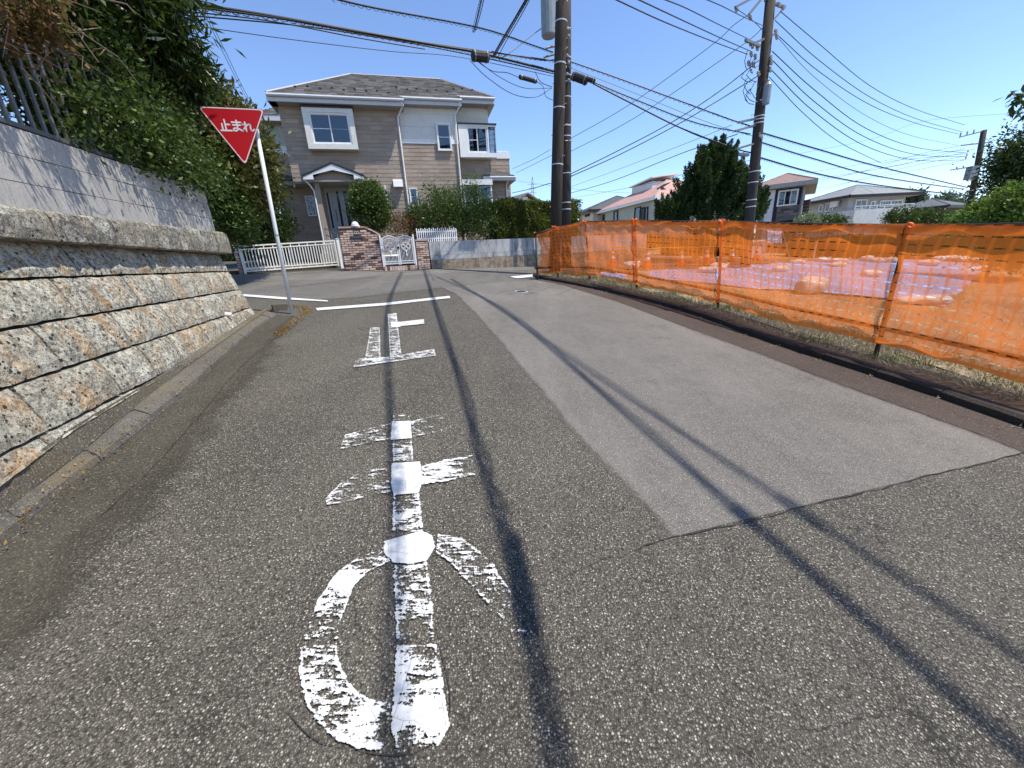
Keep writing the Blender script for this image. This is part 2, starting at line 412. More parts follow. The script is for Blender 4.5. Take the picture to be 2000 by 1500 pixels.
# newer asphalt patch : right lane and mouth of the cross street
PL = [G(1270, 1060), G(1180, 940), G(1080, 830), G(1030, 760), G(975, 690), G(930, 630), G(880, 575), G(820, 548)]
PR = [G(2000, 885), G(1934, 857), G(1650, 755), G(1480, 690), G(1340, 640), G(1207, 590), G(1095, 556), G(1046, 547)]
strip('road_patch', PL, PR, .004, M_PATCH, 60)
strip('cross_street', [np.array([-30, 3.5]), np.array([-12, 8.2]), G(470, 575), G(640, 588), G(880, 560), G(1046, 546), np.array([4, 14.6]), np.array([26, 22])],
      [np.array([-30, 8.]), np.array([-12, 11.5]), G(480, 537)+[0, -.12, 0], G(664, 528), G(752, 532), G(1046, 522)+[0, -.1, 0], np.array([4, 17]), np.array([26, 25])], .0055, M_CROSS, 60)
strip('street_edge', [G(478, 552), G(595, 548), G(610, 549), G(760, 541), G(900, 533), G(1046, 527)], [G(480, 537), G(664, 528), G(676, 530), G(752, 532), G(836, 527), G(1046, 521)], .0095, M_PATCH, 30)

# ------------------------------------------------------------------ worn road paint
def paintmat():
    t = NT('worn white road paint'); p = t.pos()
    uv = t.node('ShaderNodeUVMap'); sx = t.node('ShaderNodeSeparateXYZ', {0: uv.outputs[0]})
    att = t.node('ShaderNodeAttribute', attribute_name='cover')
    rot = t.node('ShaderNodeMapping', {0: t.node('ShaderNodeTexCoord').outputs['Object'], 2: (0, 0, math.radians(10)), 3: (5, 26, 1)})
    n1 = t.noise(rot.outputs[0], 1.7, 5, .7, .6); n2 = t.noise(p, 11, 4, .6); n3 = t.noise(p, 120, 2)
    n5 = t.noise(p, 42, 3, .7)
    n = t.math('ADD', t.math('ADD', t.math('MULTIPLY', n1, .42), t.math('MULTIPLY', n2, .22)), t.math('ADD', t.math('MULTIPLY', n5, .22), t.math('MULTIPLY', n3, .14)))
    u = t.math('ADD', sx.outputs[0], t.math('MULTIPLY', t.math('SUBTRACT', t.noise(p, 16, 5, .7), .5), .16)); e = t.math('ABSOLUTE', t.math('SUBTRACT', u, .5)); edge = t.ramp(e, [(.36, 0.0), (.42, 1.0), (.46, 1.0), (.49, 0.0)])
    outer = t.ramp(e, [(.485, 1.0), (.5, .1)])
    thr = t.math('ADD', t.math('SUBTRACT', .716, t.math('MULTIPLY', att.outputs['Fac'], .36)), t.math('MULTIPLY', edge, -.05))
    thr = t.math('ADD', thr, t.math('MULTIPLY', t.ramp(e, [(.42, 0.0), (.5, 1.0)]), .13))
    d = t.math('SUBTRACT', n, thr); mask = t.ramp(t.math('ADD', t.math('MULTIPLY', d, 16), .5, 0, True), [(.35, 0.0), (.65, 1.0)])
    vc = t.node('ShaderNodeTexVoronoi', {'Vector': t.node('ShaderNodeMapping', {0: p, 1: (.3, .2, 0)}).outputs[0], 'Scale': 6.5}, feature='DISTANCE_TO_EDGE')
    crk = t.ramp(vc.outputs[0], [(.002, 1.0), (.008, 0.0)])
    mask = t.math('MULTIPLY', mask, t.math('SUBTRACT', 1, t.math('MULTIPLY', crk, .55)))
    mask = t.math('MULTIPLY', mask, t.ramp(e, [(.470, 1.0), (.485, 0.0)]))
    t.set(t.ramp(t.noise(p, 30, 4), [(.3, (.50, .495, .47)), (.7, (.72, .715, .69))]), .6, 0, .3)
    t.bump(n2, .2, .004)
    tr = t.node('ShaderNodeBsdfTransparent'); mx = t.node('ShaderNodeMixShader', {0: mask, 1: tr.outputs[0], 2: t.b.outputs[0]})
    t.l.new(mx.outputs[0], t.out.inputs[0]); return t.m
M_PAINT = paintmat()
PZ = [.012]
def strokes(name, L, label, cat):
    """L : list of (left px polyline, right px polyline, cover list)"""
    mb = MB(); uv = []; cov = []
    for left, right, cv in L:
        n = 26; PZ[0] += .0002
        def rs(P):
            l = np.cumsum([0]+[math.dist(a, b) for a, b in zip(P[:-1], P[1:])]); u = np.linspace(0, l[-1], n)
            return [G(np.interp(x, l, [p[0] for p in P]), np.interp(x, l, [p[1] for p in P])) for x in u]
        A, B = rs(left), rs(right); o = len(mb.v); W = 7
        for i, (a, b) in enumerate(zip(A, B)):
            for k in range(W):
                q = a+(b-a)*k/(W-1); mb.v.append((q[0], q[1], gz(q[0], q[1])+PZ[0])); uv.append((k/(W-1), i/(n-1))); cov.append(float(np.interp(i/(n-1), np.linspace(0, 1, len(cv)), cv)))
        for i in range(n-1):
            for k in range(W-1): mb.f.append((o+i*W+k, o+i*W+k+1, o+(i+1)*W+k+1, o+(i+1)*W+k))
    ob = mb.build(name, M_PAINT, uv=uv); at = ob.data.attributes.new('cover', 'FLOAT', 'POINT'); at.data.foreach_set('value', cov)
    return tag(ob, label, cat)
strokes('road_lettering', [
    ([(768, 792), (766, 826)], [(800, 798), (803, 824)], [.35, .5]),
    ([(765, 826), (762, 862)], [(803, 824), (806, 858)], [.8, .95, .85]),
    ([(766, 862), (766, 908)], [(806, 858), (810, 902)], [.45, .6, .5]),
    ([(764, 908), (763, 950), (768, 970)], [(822, 904), (828, 945), (818, 966)], [.9, 1.1, .95]),
    ([(766, 970), (764, 1046)], [(822, 966), (830, 1040)], [.5, .6, .55]),
    ([(748, 1062), (750, 1085), (768, 1104), (800, 1106)], [(824, 1040), (848, 1050), (852, 1072), (836, 1098)], [.85, 1.1, 1.15, .7]),
    ([(766, 1104), (769, 1180), (770, 1250)], [(838, 1098), (848, 1170), (852, 1245)], [.5, .56, .62, .5]),
    ([(772, 1250), (768, 1330), (764, 1370)], [(852, 1245), (868, 1320), (873, 1360)], [.5, .62, .68]),
    ([(764, 1370), (762, 1420), (768, 1466)], [(873, 1360), (880, 1420), (862, 1462)], [.68, .80, .5]),
    ([(675, 851), (720, 838), (764, 828)], [(664, 881), (710, 872), (766, 861)], [.56, .5, .46]),
    ([(803, 824), (850, 812), (888, 808)], [(808, 858), (850, 850), (906, 838)], [.5, .42, .30]),
    ([(755, 914), (700, 925), (665, 945), (636, 978)], [(766, 968), (720, 976), (685, 985), (640, 990)], [.5, .44, .46, .68]),
    ([(824, 912), (870, 900), (922, 890)], [(824, 952), (870, 945), (936, 932)], [.72, .62, .45]),
    ([(750, 1072), (700, 1092), (660, 1120), (625, 1165), (603, 1215), (590, 1270)], [(764, 1102), (725, 1120), (692, 1150), (680, 1190), (668, 1225), (662, 1268)], [.52, .56, .82, .56, .52, .5]),
    ([(584, 1270), (584, 1330), (600, 1395), (640, 1445), (700, 1472), (764, 1474)], [(662, 1268), (672, 1310), (692, 1345), (715, 1362), (740, 1370), (764, 1372)], [.5, .58, .66, .6, .76, .42]),
    ([(856, 1046), (905, 1052), (955, 1090), (995, 1150), (1030, 1210), (1062, 1290)], [(852, 1084), (880, 1106), (918, 1150), (955, 1190), (990, 1225), (1026, 1296)], [.62, .54, .46, .42, .38, .2]),
], 'large worn white hiragana character painted on the road nearest the camera', 'road marking')
strokes('road_lettering', [
    ([(757, 615), (761, 700)], [(775, 613), (785, 692)], [.66, .56, .56, .58]),
    ([(763, 631), (764, 641)], [(781, 630), (783, 640)], [1.1, 1.1]),
    ([(781, 630), (828, 625)], [(783, 639), (829, 634)], [.7, .75, .7]),
    ([(723, 642), (712, 703)], [(743, 641), (745, 700)], [.58, .52, .56]),
    ([(694, 703), (760, 699), (848, 683)], [(691, 720), (775, 708), (852, 697)], [.5, .66, .54, .58, .58]),
], 'worn white painted kanji on the road just short of the stop line', 'road marking')
strokes('stop_line', [([(617, 603), (750, 593), (878, 579)], [(620, 608), (752, 598), (880, 583.5)], [.9, .85, .7, .8])], 'worn white stop line painted across the lane by the junction', 'road line')
strokes('edge_line', [([(440, 573), (545, 581), (640, 588)], [(440, 577), (545, 585.5), (641, 590.5)], [1.2, 1.2, 1.0])], 'thin white edge line of the cross street running behind the stop sign pole', 'road line')
strokes('edge_line', [([(996, 541), (1046, 536)], [(1010, 545), (1052, 540)], [1.2, 1.2])], 'short white line at the tip of the verge by the two big utility poles', 'road line')
def seam(name, P, w, label, mat):
    Q = resample([np.array([p[0], p[1], 0]) for p in P], .06); mb = MB(); R = random.Random(len(Q))
    ph = [R.random()*6 for _ in range(3)]
    for i, q in enumerate(Q):
        a = Q[max(i-1, 0)]; b = Q[min(i+1, len(Q)-1)]; t = (b-a)[:2]; t /= np.linalg.norm(t)+1e-9; n_ = np.array([t[1], -t[0]]); c_ = q[:2]+n_*(.006*math.sin(i*.37+ph[0])+.004*math.sin(i*1.3+ph[1])); ww = w*(.25+.75*R.random())
        for sg in (-1, 1): x, y = c_+n_*sg*ww/2; mb.v.append((x, y, gz(x, y)+.0105))
    for i in range(len(Q)-1): mb.f.append((2*i, 2*i+1, 2*i+3, 2*i+2))
    o = mb.build(name, mat); o['kind'] = 'structure'; return o
M_TAR = simple('dark seam grit', (.04, .036, .03), .95, var=.4, scale=40)
seam('road_seam', [G(1262, 1066), G(1450, 1022), G(1640, 975), G(1800, 935), G(2010, 884)], .009, '', M_TAR)
seam('road_seam', [G(2000, 887), G(1934, 859), G(1650, 757), G(1480, 692), G(1340, 642)], .012, '', M_TAR)
seam('road_seam', [G(606, 618), G(540, 658), G(470, 718), G(400, 800), G(360, 850), G(275, 938), G(200, 1010)], .007, '', M_TAR)
seam('road_crack', [G(1262, 1066), G(1215, 1095), G(1185, 1090), G(1130, 1118), G(1060, 1145), G(1015, 1140)], .0035, '', M_TAR)
seam('road_crack', [G(855, 1040), G(905, 1046), G(958, 1088), G(1000, 1150), G(1040, 1215), G(1062, 1290), G(1075, 1340)], .004, '', M_TAR)
seam('road_crack', [G(560, 1395), G(590, 1430), G(640, 1465), G(720, 1480), G(800, 1478), G(865, 1450), G(878, 1400), G(872, 1330), G(855, 1240)], .004, '', M_TAR)
# small manhole lid
c = G(1018, 570); mt = thing('manhole_cover', 'small round metal valve cover with a pale ring set in the road before the poles', 'manhole cover', (c[0], c[1], c[2]))
Rg = []; mb = MB(); up = np.array([NW[0], NW[1], NW[2]]); mb.lathe(c+up*.001, [(.17, 0), (.17, .012), (.135, .013), (.135, .0)], 20, up); mb.build('rim', simple('pale worn steel', (.42, .41, .39), .5), mt)
mb = MB(); mb.lathe(c+up*.001, [(.13, 0), (.13, .010), (.05, .011), (.05, .013), (.02, .013)], 20, up); mb.build('lid', simple('dark cast iron', (.07, .065, .06), .5, .6), mt)

# ------------------------------------------------------------------ kerbs (stones butted end to end)
def kerb_line(name, P, w, h, mat, step=.6, side=1, bev=.02, label=None):
    root = thing(name, label, 'kerb', (P[0][0], P[0][1], gz(P[0][0], P[0][1]))); 
    Q = resample(P, step); R = random.Random(3)
    for i, (a, b) in enumerate(zip(Q[:-1], Q[1:])):
        t = (b-a)[:2]; L = np.linalg.norm(t)
        if L < .1: continue
        t /= L; nn = np.array([t[1], -t[0]])*side; g = .004; j = [R.uniform(-.005, .005) for _ in range(4)]
        prof = [(0, -.05), (0+.0, h*.75), (bev, h), (w, h+.004), (w, -.05)]; mb = MB()
        for k, (u, dd) in enumerate(((g, 0), (L*.33, .002), (L*.66, -.002), (L-g, 0))):
            for (x, z) in prof:
                q = a[:2]+t*u+nn*(x+dd+j[0]); zz = gz(q[0], q[1])+z+(j[1] if z > 0 else 0)+R.uniform(-.004, .004)*(z > 0); mb.v.append((q[0], q[1], zz))
        n = len(prof)
        for k in range(3):
            for m in range(n-1): mb.f.append((k*n+m, k*n+m+1, (k+1)*n+m+1, (k+1)*n+m))
        mb.f.append(tuple(range(n))); mb.f.append(tuple(3*n+m for m in range(n)))
        mb.build('kerb_stone', mat, root)
    return root
kerb_line('kerb', KBL if False else [p for p in smooth_poly(KBL)], .14, .10, M_KERBR, .6, 1, .035, 'dark dirty concrete kerb curving along the verge below the orange net fence')
def yline(P):
    P = sorted([np.array(p, float) for p in P], key=lambda p: p[1]); ys = [p[1] for p in P]
    def f(y):
        if y < ys[0]: a, b = P[0], P[2]
        elif y > ys[-1]: a, b = P[-2], P[-1]
        else:
            i = max(i for i in range(len(P)-1) if ys[i] <= y); a, b = P[i], P[i+1]
        q = a+(b-a)*(y-a[1])/(b[1]-a[1]); return np.array([q[0], y, q[2]])
    return f
KF = yline([G(0, 1073), G(113, 968), G(244, 866), G(363, 770), G(499, 645), G(544, 614)])
KCr = yline([G(0, 1046, .07), G(96, 962, .07), G(238, 843, .07), G(369, 747, .07), G(533, 610, .06)])
KBk = yline([G(0, 997, .085), G(159, 883, .085), G(295, 764, .085), G(488, 628, .075)])
kr = thing('kerb', 'low mossy concrete kerb at the foot of the rough stone wall', 'kerb', tuple(KF(1.0)))
yy = -3.0; R = random.Random(3)
while yy < 6.85:
    y1 = min(yy+.6, 6.9); mb = MB(); n = 6; j = [R.uniform(-.006, .006) for _ in range(3)]
    for i in range(n+1):
        y = yy+.004+(y1-yy-.008)*i/n; f, c_, b_ = KF(y), KCr(y), KBk(y); c_[0] = min(c_[0], f[0]-.02); b_[0] = min(b_[0], c_[0]-.09); r_ = lambda: R.uniform(-.004, .004)
        mb.v += [tuple(f-[0, 0, .06]), (f[0]+j[0], y, f[2]+.012), (c_[0]+.012+j[0]+r_(), y, c_[2]-.02+r_()), (c_[0]-.02+r_(), y, c_[2]+j[1]+r_()), (b_[0]+.05, y, b_[2]+.004+j[1]+r_()), (b_[0]-.03, y, b_[2]-.01), (b_[0]-.03, y, f[2]-.06)]
    for i in range(n):
        for m in range(6): mb.f.append((i*7+m, i*7+m+1, (i+1)*7+m+1, (i+1)*7+m))
    mb.f.append(tuple(range(7))); mb.f.append(tuple(n*7+m for m in range(7)))
    mb.build('kerb_stone', M_KERBL, kr); yy = y1
q = KF(6.92); mb = MB(); e = G(548, 606); mb.box(np.array([e[0]-.02, e[1]+.02, e[2]+.045]), (.22, .12, 0), (-.08, .14, 0), (0, 0, .13)); mb.build('kerb_stone', M_KERBL, kr)
# ================================================================== LEFT RETAINING WALL
WB = np.array([-4.54, 7.06, 0]); 
p1 = atz(0, 761, .98); p2 = atz(490, 600, .98); wd = (p2-p1)[:2]; wd /= np.linalg.norm(wd)
WF = Fr(WB, wd); ZB = .87; SL = .305
def wt(z): return -(z-ZB)*SL
def wpx(px, py):
    nrm = WF.n+np.array([0, 0, SL]); r = ray(px, py); B3 = np.array([WB[0], WB[1], ZB]); P = CAM+r*(((B3-CAM) @ nrm)/(r @ nrm)); return (P-B3) @ WF.w, P[2]
print('wall checks', wd, [wpx(*q) for q in ((0, 473), (0, 560), (0, 656), (0, 761), (0, 875), (428, 497))], [WF.px(*q, -.27) for q in ((0, 401), (0, 238), (0, 293), (400, 372))])
# apron between kerb and wall
def foot(px, py): q = wpx(px, py); p = WF.P(q[0], wt(q[1])-.03, q[1]); return p
FT_ = yline([foot(0, 937), foot(142, 832), foot(306, 736), foot(499, 612)])
SA = -10.5
mb = MB(); N = 60
for i in range(N+1):
    y = -3.0+(7.15+3.0)*i/N; a = FT_(y); b_ = KBk(y); cc_ = min(KCr(y)[0], KF(y)[0]-.02); a[0] += .04; b_[0] = min(max(b_[0], a[0]+.012), cc_-.05); a[0] = min(a[0], b_[0]-.004)
    for k in range(5): q = a+(b_-a)*k/4; mb.v.append((q[0], q[1], q[2]+.006*math.sin(i*1.3+k)*(0 < k < 4)+.012*math.sin(k/4*math.pi)))
for i in range(N):
    for k in range(4): mb.f.append((i*5+k, (i+1)*5+k, (i+1)*5+k+1, i*5+k+1))
o = mb.build('apron', M_APRON, smooth=True); o['kind'] = 'structure'
fl = lambda s, t: np.array(WF.P(s, t, 0))
ka, kb = KF(1.0), KF(6.9)
strip('gutter_left', [KF(-3)+[1.0, 0, 0], KF(2)+[1.0, 0, 0], KF(4)+[.9, 0, 0], KF(6.9)+[.65, 0, 0]], [KF(-3)-[.04, 0, 0], KF(2)-[.04, 0, 0], KF(4)-[.04, 0, 0], KF(6.9)-[.04, 0, 0]], .0035, M_GUTL, 40)

def stonemat(name, pale, grey, lich, dark_amt):
    t = NT(name); p = t.pos(); rr = t.orand()
    off = t.node('ShaderNodeVectorMath', {0: p, 1: t.node('ShaderNodeCombineXYZ', {0: t.math('MULTIPLY', rr, 17.0), 1: 0.0, 2: t.math('MULTIPLY', rr, 5.0)}).outputs[0]}, operation='ADD').outputs[0]
    n1 = t.noise(off, 3.0, 8, .68); n2 = t.noise(off, 26, 6, .75); n3 = t.noise(off, 3.6, 6, .75); n4 = t.noise(off, 60, 4, .7)
    c = t.ramp(n1, [(.32, grey), (.55, pale), (.75, tuple(min(.8, x*1.2) for x in pale))])
    c = t.mix(t.ramp(n2, [(.44, .85), (.55, 0.0)]), c, tuple(x*.38 for x in grey))
    c = t.mix(t.ramp(rr, [(0, 0.0), (1, .35)]), c, (.36, .31, .22))
    c = t.mix(t.math('MULTIPLY', t.ramp(n3, [(.50, 0.0), (.62, lich)]), t.ramp(n4, [(.42, .1), (.6, 1.0)])), c, (.42, .21, .06))
    c = t.mix(t.math('MULTIPLY', t.ramp(t.noise(off, 2.7, 7, .8), [(.52, 0.0), (.62, .8)]), t.ramp(n4, [(.38, 0.0), (.55, 1.0)])), c, (.68, .66, .55))
    c = t.mix(t.ramp(t.noise(off, 4.3, 7, .72), [(.57, 0.0), (.68, dark_amt)]), c, (.06, .055, .045))
    pit = t.node('ShaderNodeTexVoronoi', {'Vector': off, 'Scale': 24.0}); pr_ = t.node('ShaderNodeSeparateColor', {0: pit.outputs[1]})
    sz = t.math('MULTIPLY', pr_.outputs[0], .42); pm = t.ramp(t.math('SUBTRACT', sz, pit.outputs[0]), [(.08, 0.0), (.14, 1.0)])
    pit2 = t.node('ShaderNodeTexVoronoi', {'Vector': off, 'Scale': 60.0}); pr2 = t.node('ShaderNodeSeparateColor', {0: pit2.outputs[1]})
    pm2 = t.ramp(t.math('SUBTRACT', t.math('MULTIPLY', pr2.outputs[0], .5), pit2.outputs[0]), [(.1, 0.0), (.18, .8)])
    pp = t.math('MAXIMUM', pm, pm2); c = t.mix(pp, c, (.05, .045, .04))
    h = t.math('SUBTRACT', t.math('ADD', t.math('MULTIPLY', n2, .8), t.math('MULTIPLY', n4, .5)), t.math('MULTIPLY', pp, 1.1)); t.bump(h, 1.0, .022)
    return t.set(c, .95, 0, .15)
M_STONE = stonemat('rough tuff stone', (.56, .53, .42), (.30, .285, .235), .95, .5)
M_COPE = stonemat('dark weathered coping stone', (.36, .34, .285), (.17, .16, .14), .35, .95)
def cmumat():
    t = NT('grey concrete block'); p = t.pos(); n = t.noise(p, 1.6, 6, .6); n2 = t.noise(p, 55, 4, .7); r = t.orand()
    c = t.ramp(n, [(.3, (.36, .34, .305)), (.7, (.50, .475, .43))]); c = t.mix(t.ramp(r, [(0, 0.0), (1, .28)]), c, (.34, .32, .285))
    c = t.mix(t.ramp(n2, [(.4, .35), (.6, 0.0)]), c, (.20, .195, .185))
    st = t.noise(t.pos((2.2, 2.2, .3)), 2.2, 6, .7); c = t.mix(t.ramp(st, [(.52, 0.0), (.75, .5)]), c, (.12, .115, .105))
    t.bump(n2, .35, .006); return t.set(c, .9, 0, .2)
M_CMU = cmumat()

wall = thing('stone_retaining_wall', 'sloping wall of rough pitted stones with orange lichen, left of the road', 'retaining wall', tuple(WF.P(0, 0, ZB)))
zc = [.05, .36, .67, .98, 1.30, 1.61, 1.89]
# solid core behind the stones
mb = MB()
mb.prism([WF.P(SA, -.14, -1), WF.P(SA, -.14, 1.16), WF.P(SA, wt(1.95)-.05, 1.95), WF.P(SA, -2.2, 1.95), WF.P(SA, -2.2, -1)], WF.w*(-SA-.06)); mb.build('core', M_DARK, wall)
joints = {5: [155, 185, 300, 375, 435], 4: [130, 270, 350, 424], 3: [83, 255, 360, 432], 2: [30, 240, 335, 405], 1: [65, 215], 0: [60]}
midy = {5: 525, 4: 580, 3: 660, 2: 760, 1: 830, 0: 880}
def stone(name, s0, s1, z0, z1, tf, mat, rough=.014, seed=0, nx=9, ny=4, parent=None):
    R = random.Random(seed); mb = MB(); g = .011
    for j in range(ny+1):
        for i in range(nx+1):
            u, v = i/nx, j/ny; s = s0+g+(s1-s0-2*g)*u; z = z0+g+(z1-z0-2*g)*v
            edge = i in (0, nx) or j in (0, ny)
            cor = (i in (0, nx)) and (j in (0, ny))
            z = max(z, FT_(WF.P(s, wt(.6), 0)[1])[2]-.02)
            d = (-.009 if edge else rough*(R.random()*1.2-.1))-(.010 if cor else 0)
            if edge: s += R.uniform(-.005, .005); z += R.uniform(-.005, .005)
            mb.v.append(tuple(WF.P(s, tf(z)+d, z)))
    for j in range(ny):
        for i in range(nx): a = j*(nx+1)+i; mb.f.append((a, a+1, a+nx+2, a+nx+1))
    n0 = len(mb.v)
    bd = [i for i in range(nx+1)]+[j*(nx+1)+nx for j in range(1, ny+1)]+[ny*(nx+1)+i for i in range(nx-1, -1, -1)]+[j*(nx+1) for j in range(ny-1, 0, -1)]
    for k in bd: x = np.array(mb.v[k])-WF.n*.07; mb.v.append(tuple(x))
    m = len(bd)
    for k in range(m): mb.f.append((bd[k], bd[(k+1) % m], n0+(k+1) % m, n0+k))
    return mb.build(name, mat, parent)
sd = 0
for k in range(6):
    js = sorted(wpx(x, midy[k])[0] for x in joints[k]); js = [j for j in js if -8 < j < -.15]
    x = js[0] if js else -.6; R = random.Random(k+5)
    lead = []
    while x > SA+.5: x -= R.uniform(.6, .95); lead.append(x)
    js = lead[::-1]+js+[0.0]
    # split overly long stones
    out = [js[0]]
    for j in js[1:]:
        while j-out[-1] > 1.15: out.append(out[-1]+min(.9, (j-out[-1])*.5)*R.uniform(.9, 1.1))
        out.append(j)
    for a, b in zip(out[:-1], out[1:]):
        gzz = gz(*WF.P((a+b)/2, wt(.5), 0)[:2])
        if zc[k+1] < gzz-.1: continue
        sd += 1; stone('stone', a, b, zc[k], zc[k+1], wt, M_STONE, .013, sd, 10, 5, wall)
# end face of the wall (stones turning the corner), then coping
mb = MB(); 
for k in range(2, 6):
    z0, z1 = zc[k]+.006, zc[k+1]-.006
    mb.box8([WF.P(0.0-.05, wt(z0)-.01, z0), WF.P(.0, wt(z0)-.03, z0), WF.P(.01, -.95-.2*(k % 2), z0), WF.P(-.05, -.95-.2*(k % 2), z0), WF.P(-.05, wt(z1)-.01, z1), WF.P(.0, wt(z1)-.03, z1), WF.P(.01, -.95-.2*(k % 2), z1), WF.P(-.05, -.95-.2*(k % 2), z1)])
    mb.box8([WF.P(0.0-.05, -2.2, z0), WF.P(.0, -2.2, z0), WF.P(.01, -.97-.2*(k % 2), z0), WF.P(-.05, -.97-.2*(k % 2), z0), WF.P(-.05, -2.2, z1), WF.P(.0, -2.2, z1), WF.P(.01, -.97-.2*(k % 2), z1), WF.P(-.05, -.97-.2*(k % 2), z1)])
mb.build('end_stones', M_STONE, wall)
x = .18; R = random.Random(9); cj = [x]
for L in (.52, .62, .75, .66, .72, .8, .8, .7, .8, .75, .8, .8, .8, .8, .8):
    if x-L < SA: break
    x -= L; cj.append(x)
cj = cj[::-1]
for a, b in zip(cj[:-1], cj[1:]):
    sd += 1; mb = MB(); R = random.Random(sd); nx = 9; g = .006
    prof = [(-.36, 1.895), (-.17, 1.895), (-.152, 1.91), (-.148, 2.02), (-.152, 2.14), (-.165, 2.215), (-.19, 2.238), (-.36, 2.25)]
    for i in range(nx+1):
        s = a+g+(b-a-2*g)*i/nx
        for (t, z) in prof: mb.v.append(tuple(WF.P(s+(R.uniform(-.004, .004) if i in (0, nx) else 0), t+R.uniform(-.008, .007)*(-.36 < t)-(.016 if i in (0, nx) else 0), z+R.uniform(-.005, .005))))
    n = len(prof)
    for i in range(nx):
        for m in range(n-1): mb.f.append((i*n+m, i*n+m+1, (i+1)*n+m+1, (i+1)*n+m))
    mb.f.append(tuple(range(n))); mb.f.append(tuple(nx*n+m for m in range(n)))
    mb.build('coping_stone', M_COPE, wall)
# white plastic weep pipe
s, z = wpx(442, 613); c = WF.P(s, wt(z), z); pp = MB(); pp.lathe(c-WF.n*.06, [(.030, 0), (.030, .13), (.024, .13), (.024, .04)], 12, WF.n+np.array([0, 0, -.15])); pp.build('drain_pipe', simple('white plastic', (.75, .75, .73), .4), wall)

bw = thing('block_wall', 'smooth grey concrete block wall in three courses on top of the rough stone wall', 'wall', tuple(WF.P(0, -.3, 2.23)))
TC = -.27; zs = [2.235, 2.447, 2.66, 2.872]
mb = MB(); mb.fbox(WF, SA, -.02, TC-.11, TC-.012, 2.2, 2.86); mb.build('core', simple('mortar', (.23, .225, .215), .9), bw)
for k in range(3):
    x = -.0-(.2 if k % 2 else 0); first = True; xs = [0.0] + ([-.2] if k % 2 else [])
    while xs[-1] > SA: xs.append(xs[-1]-.4)
    for a, b in zip(xs[1:], xs[:-1]):
        mb = MB(); g = .003; q = .003*math.sin(a*37+k); mb.box8([WF.P(a+g, TC-.12, zs[k]+g), WF.P(a+g, TC+q, zs[k]+g), WF.P(b-g, TC+q, zs[k]+g), WF.P(b-g, TC-.12, zs[k]+g), WF.P(a+g, TC-.12, zs[k+1]-g), WF.P(a+g, TC+q, zs[k+1]-g), WF.P(b-g, TC+q, zs[k+1]-g), WF.P(b-g, TC-.12, zs[k+1]-g)])
        mb.build('concrete_block', M_CMU, bw)
# metal railing on the block wall
M_RAIL = simple('weathered grey steel', (.16, .155, .145), .55, .5, dirt=.5)
rl = thing('railing', 'dark grey metal bar railing on the block wall, half swallowed by the hedge', 'railing', tuple(WF.P(0, TC-.06, 2.872)))
MB().fbox(WF, SA, -.05, TC-.08, TC-.045, 2.90, 2.935).build('bottom_rail', M_RAIL, rl)
MB().fbox(WF, SA, -.05, TC-.08, TC-.045, 3.72, 3.76).build('top_rail', M_RAIL, rl)
barm = MB(); barm.box((0, 0, .39), (.022, 0, 0), (0, .022, 0), (0, 0, .80))
first = None
for i in range(76):
    p = WF.P(-.12-i*.13, TC-.062, 2.93)-np.array(ORI[rl.name])
    if first is None: first = barm.build('bar', M_RAIL, None); first.parent = rl; first.location = p
    else: link_copy(first, rl, Matrix.Translation(V(p)))
for s in (-.04, -2.0, -4.0, -6.0, -8.0, -10.0):
    MB().fbox(WF, s-.02, s+.02, TC-.085, TC-.04, 2.86, 3.80).build('post', M_RAIL, rl)
# the coping and the upper wall fall gently towards the near end
def lower_by(s_, z_): return (.006+.028*min(1, max(0, (z_-1.9)/.33))+.010*min(1, max(0, (z_-2.24)/.64)))*min(0, s_)
for par in (wall, bw, rl):
    o3 = np.array(ORI[par.name])
    for ch in par.children:
        if par is wall and not ch.name.startswith('coping_stone'): continue
        if ch.data.users > 1:
            p = np.array(ch.location)+o3; ch.location.z += lower_by((p-WF.O) @ WF.w, p[2])
        else:
            for v_ in ch.data.vertices: p = np.array(v_.co)+o3; v_.co.z += lower_by((p-WF.O) @ WF.w, p[2])
# earth held by the walls
mb = MB(); mb.prism([WF.P(SA, TC-.12, 1.9), WF.P(SA, TC-.12, 2.8), WF.P(SA, -9, 3.1), WF.P(SA, -9, 1.9)], WF.w*(-SA-.3)); o = mb.build('garden_earth', M_EARTH); o['kind'] = 'structure'
rt = thing('retaining_wall', 'shaded grey retaining wall turning the corner away along the cross street', 'retaining wall', tuple(WF.P(0, -2.2, 1)))
MB().fbox(WF, -.5, -.03, -9, -2.22, .6, 2.84).build('wall_face', M_CONC, rt); MB().fbox(WF, -.52, -.0, -9, -2.22, 2.84, 2.9).build('coping', M_CONC, rt)

# ================================================================== HOUSE ACROSS THE JUNCTION
hw = ray(4000, 335); HF = Fr((0, 19, 0), hw[:2]); Z = Zm
def sidmat():
    t = NT('brown siding'); p = t.pos(); r = t.rand(); n = t.noise(t.pos((1, 1, 2)), 26, 4, .7)
    c = t.ramp(r, [(0, (.32, .25, .195)), (1, (.41, .33, .262))]); c = t.mix(t.ramp(t.noise(p, .7, 4), [(.35, 0.0), (.75, .3)]), c, (.27, .215, .165))
    t.bump(n, .8, .02); return t.set(c, .8, 0, .2)
M_SID = sidmat()
M_STUC = simple('white stucco panel', (.66, .64, .58), .85, var=.06, bump=.3, bscale=120, dirt=.12, dcol=(.4, .37, .31))
M_WHITE = simple('white painted trim', (.76, .76, .74), .5, var=.05, dirt=.15, dcol=(.35, .33, .3))
M_FASC = simple('pale grey fascia', (.52, .53, .55), .5, var=.05)
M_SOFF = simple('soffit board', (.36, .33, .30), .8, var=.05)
M_BLACK = simple('black metal', (.02, .02, .024), .5)
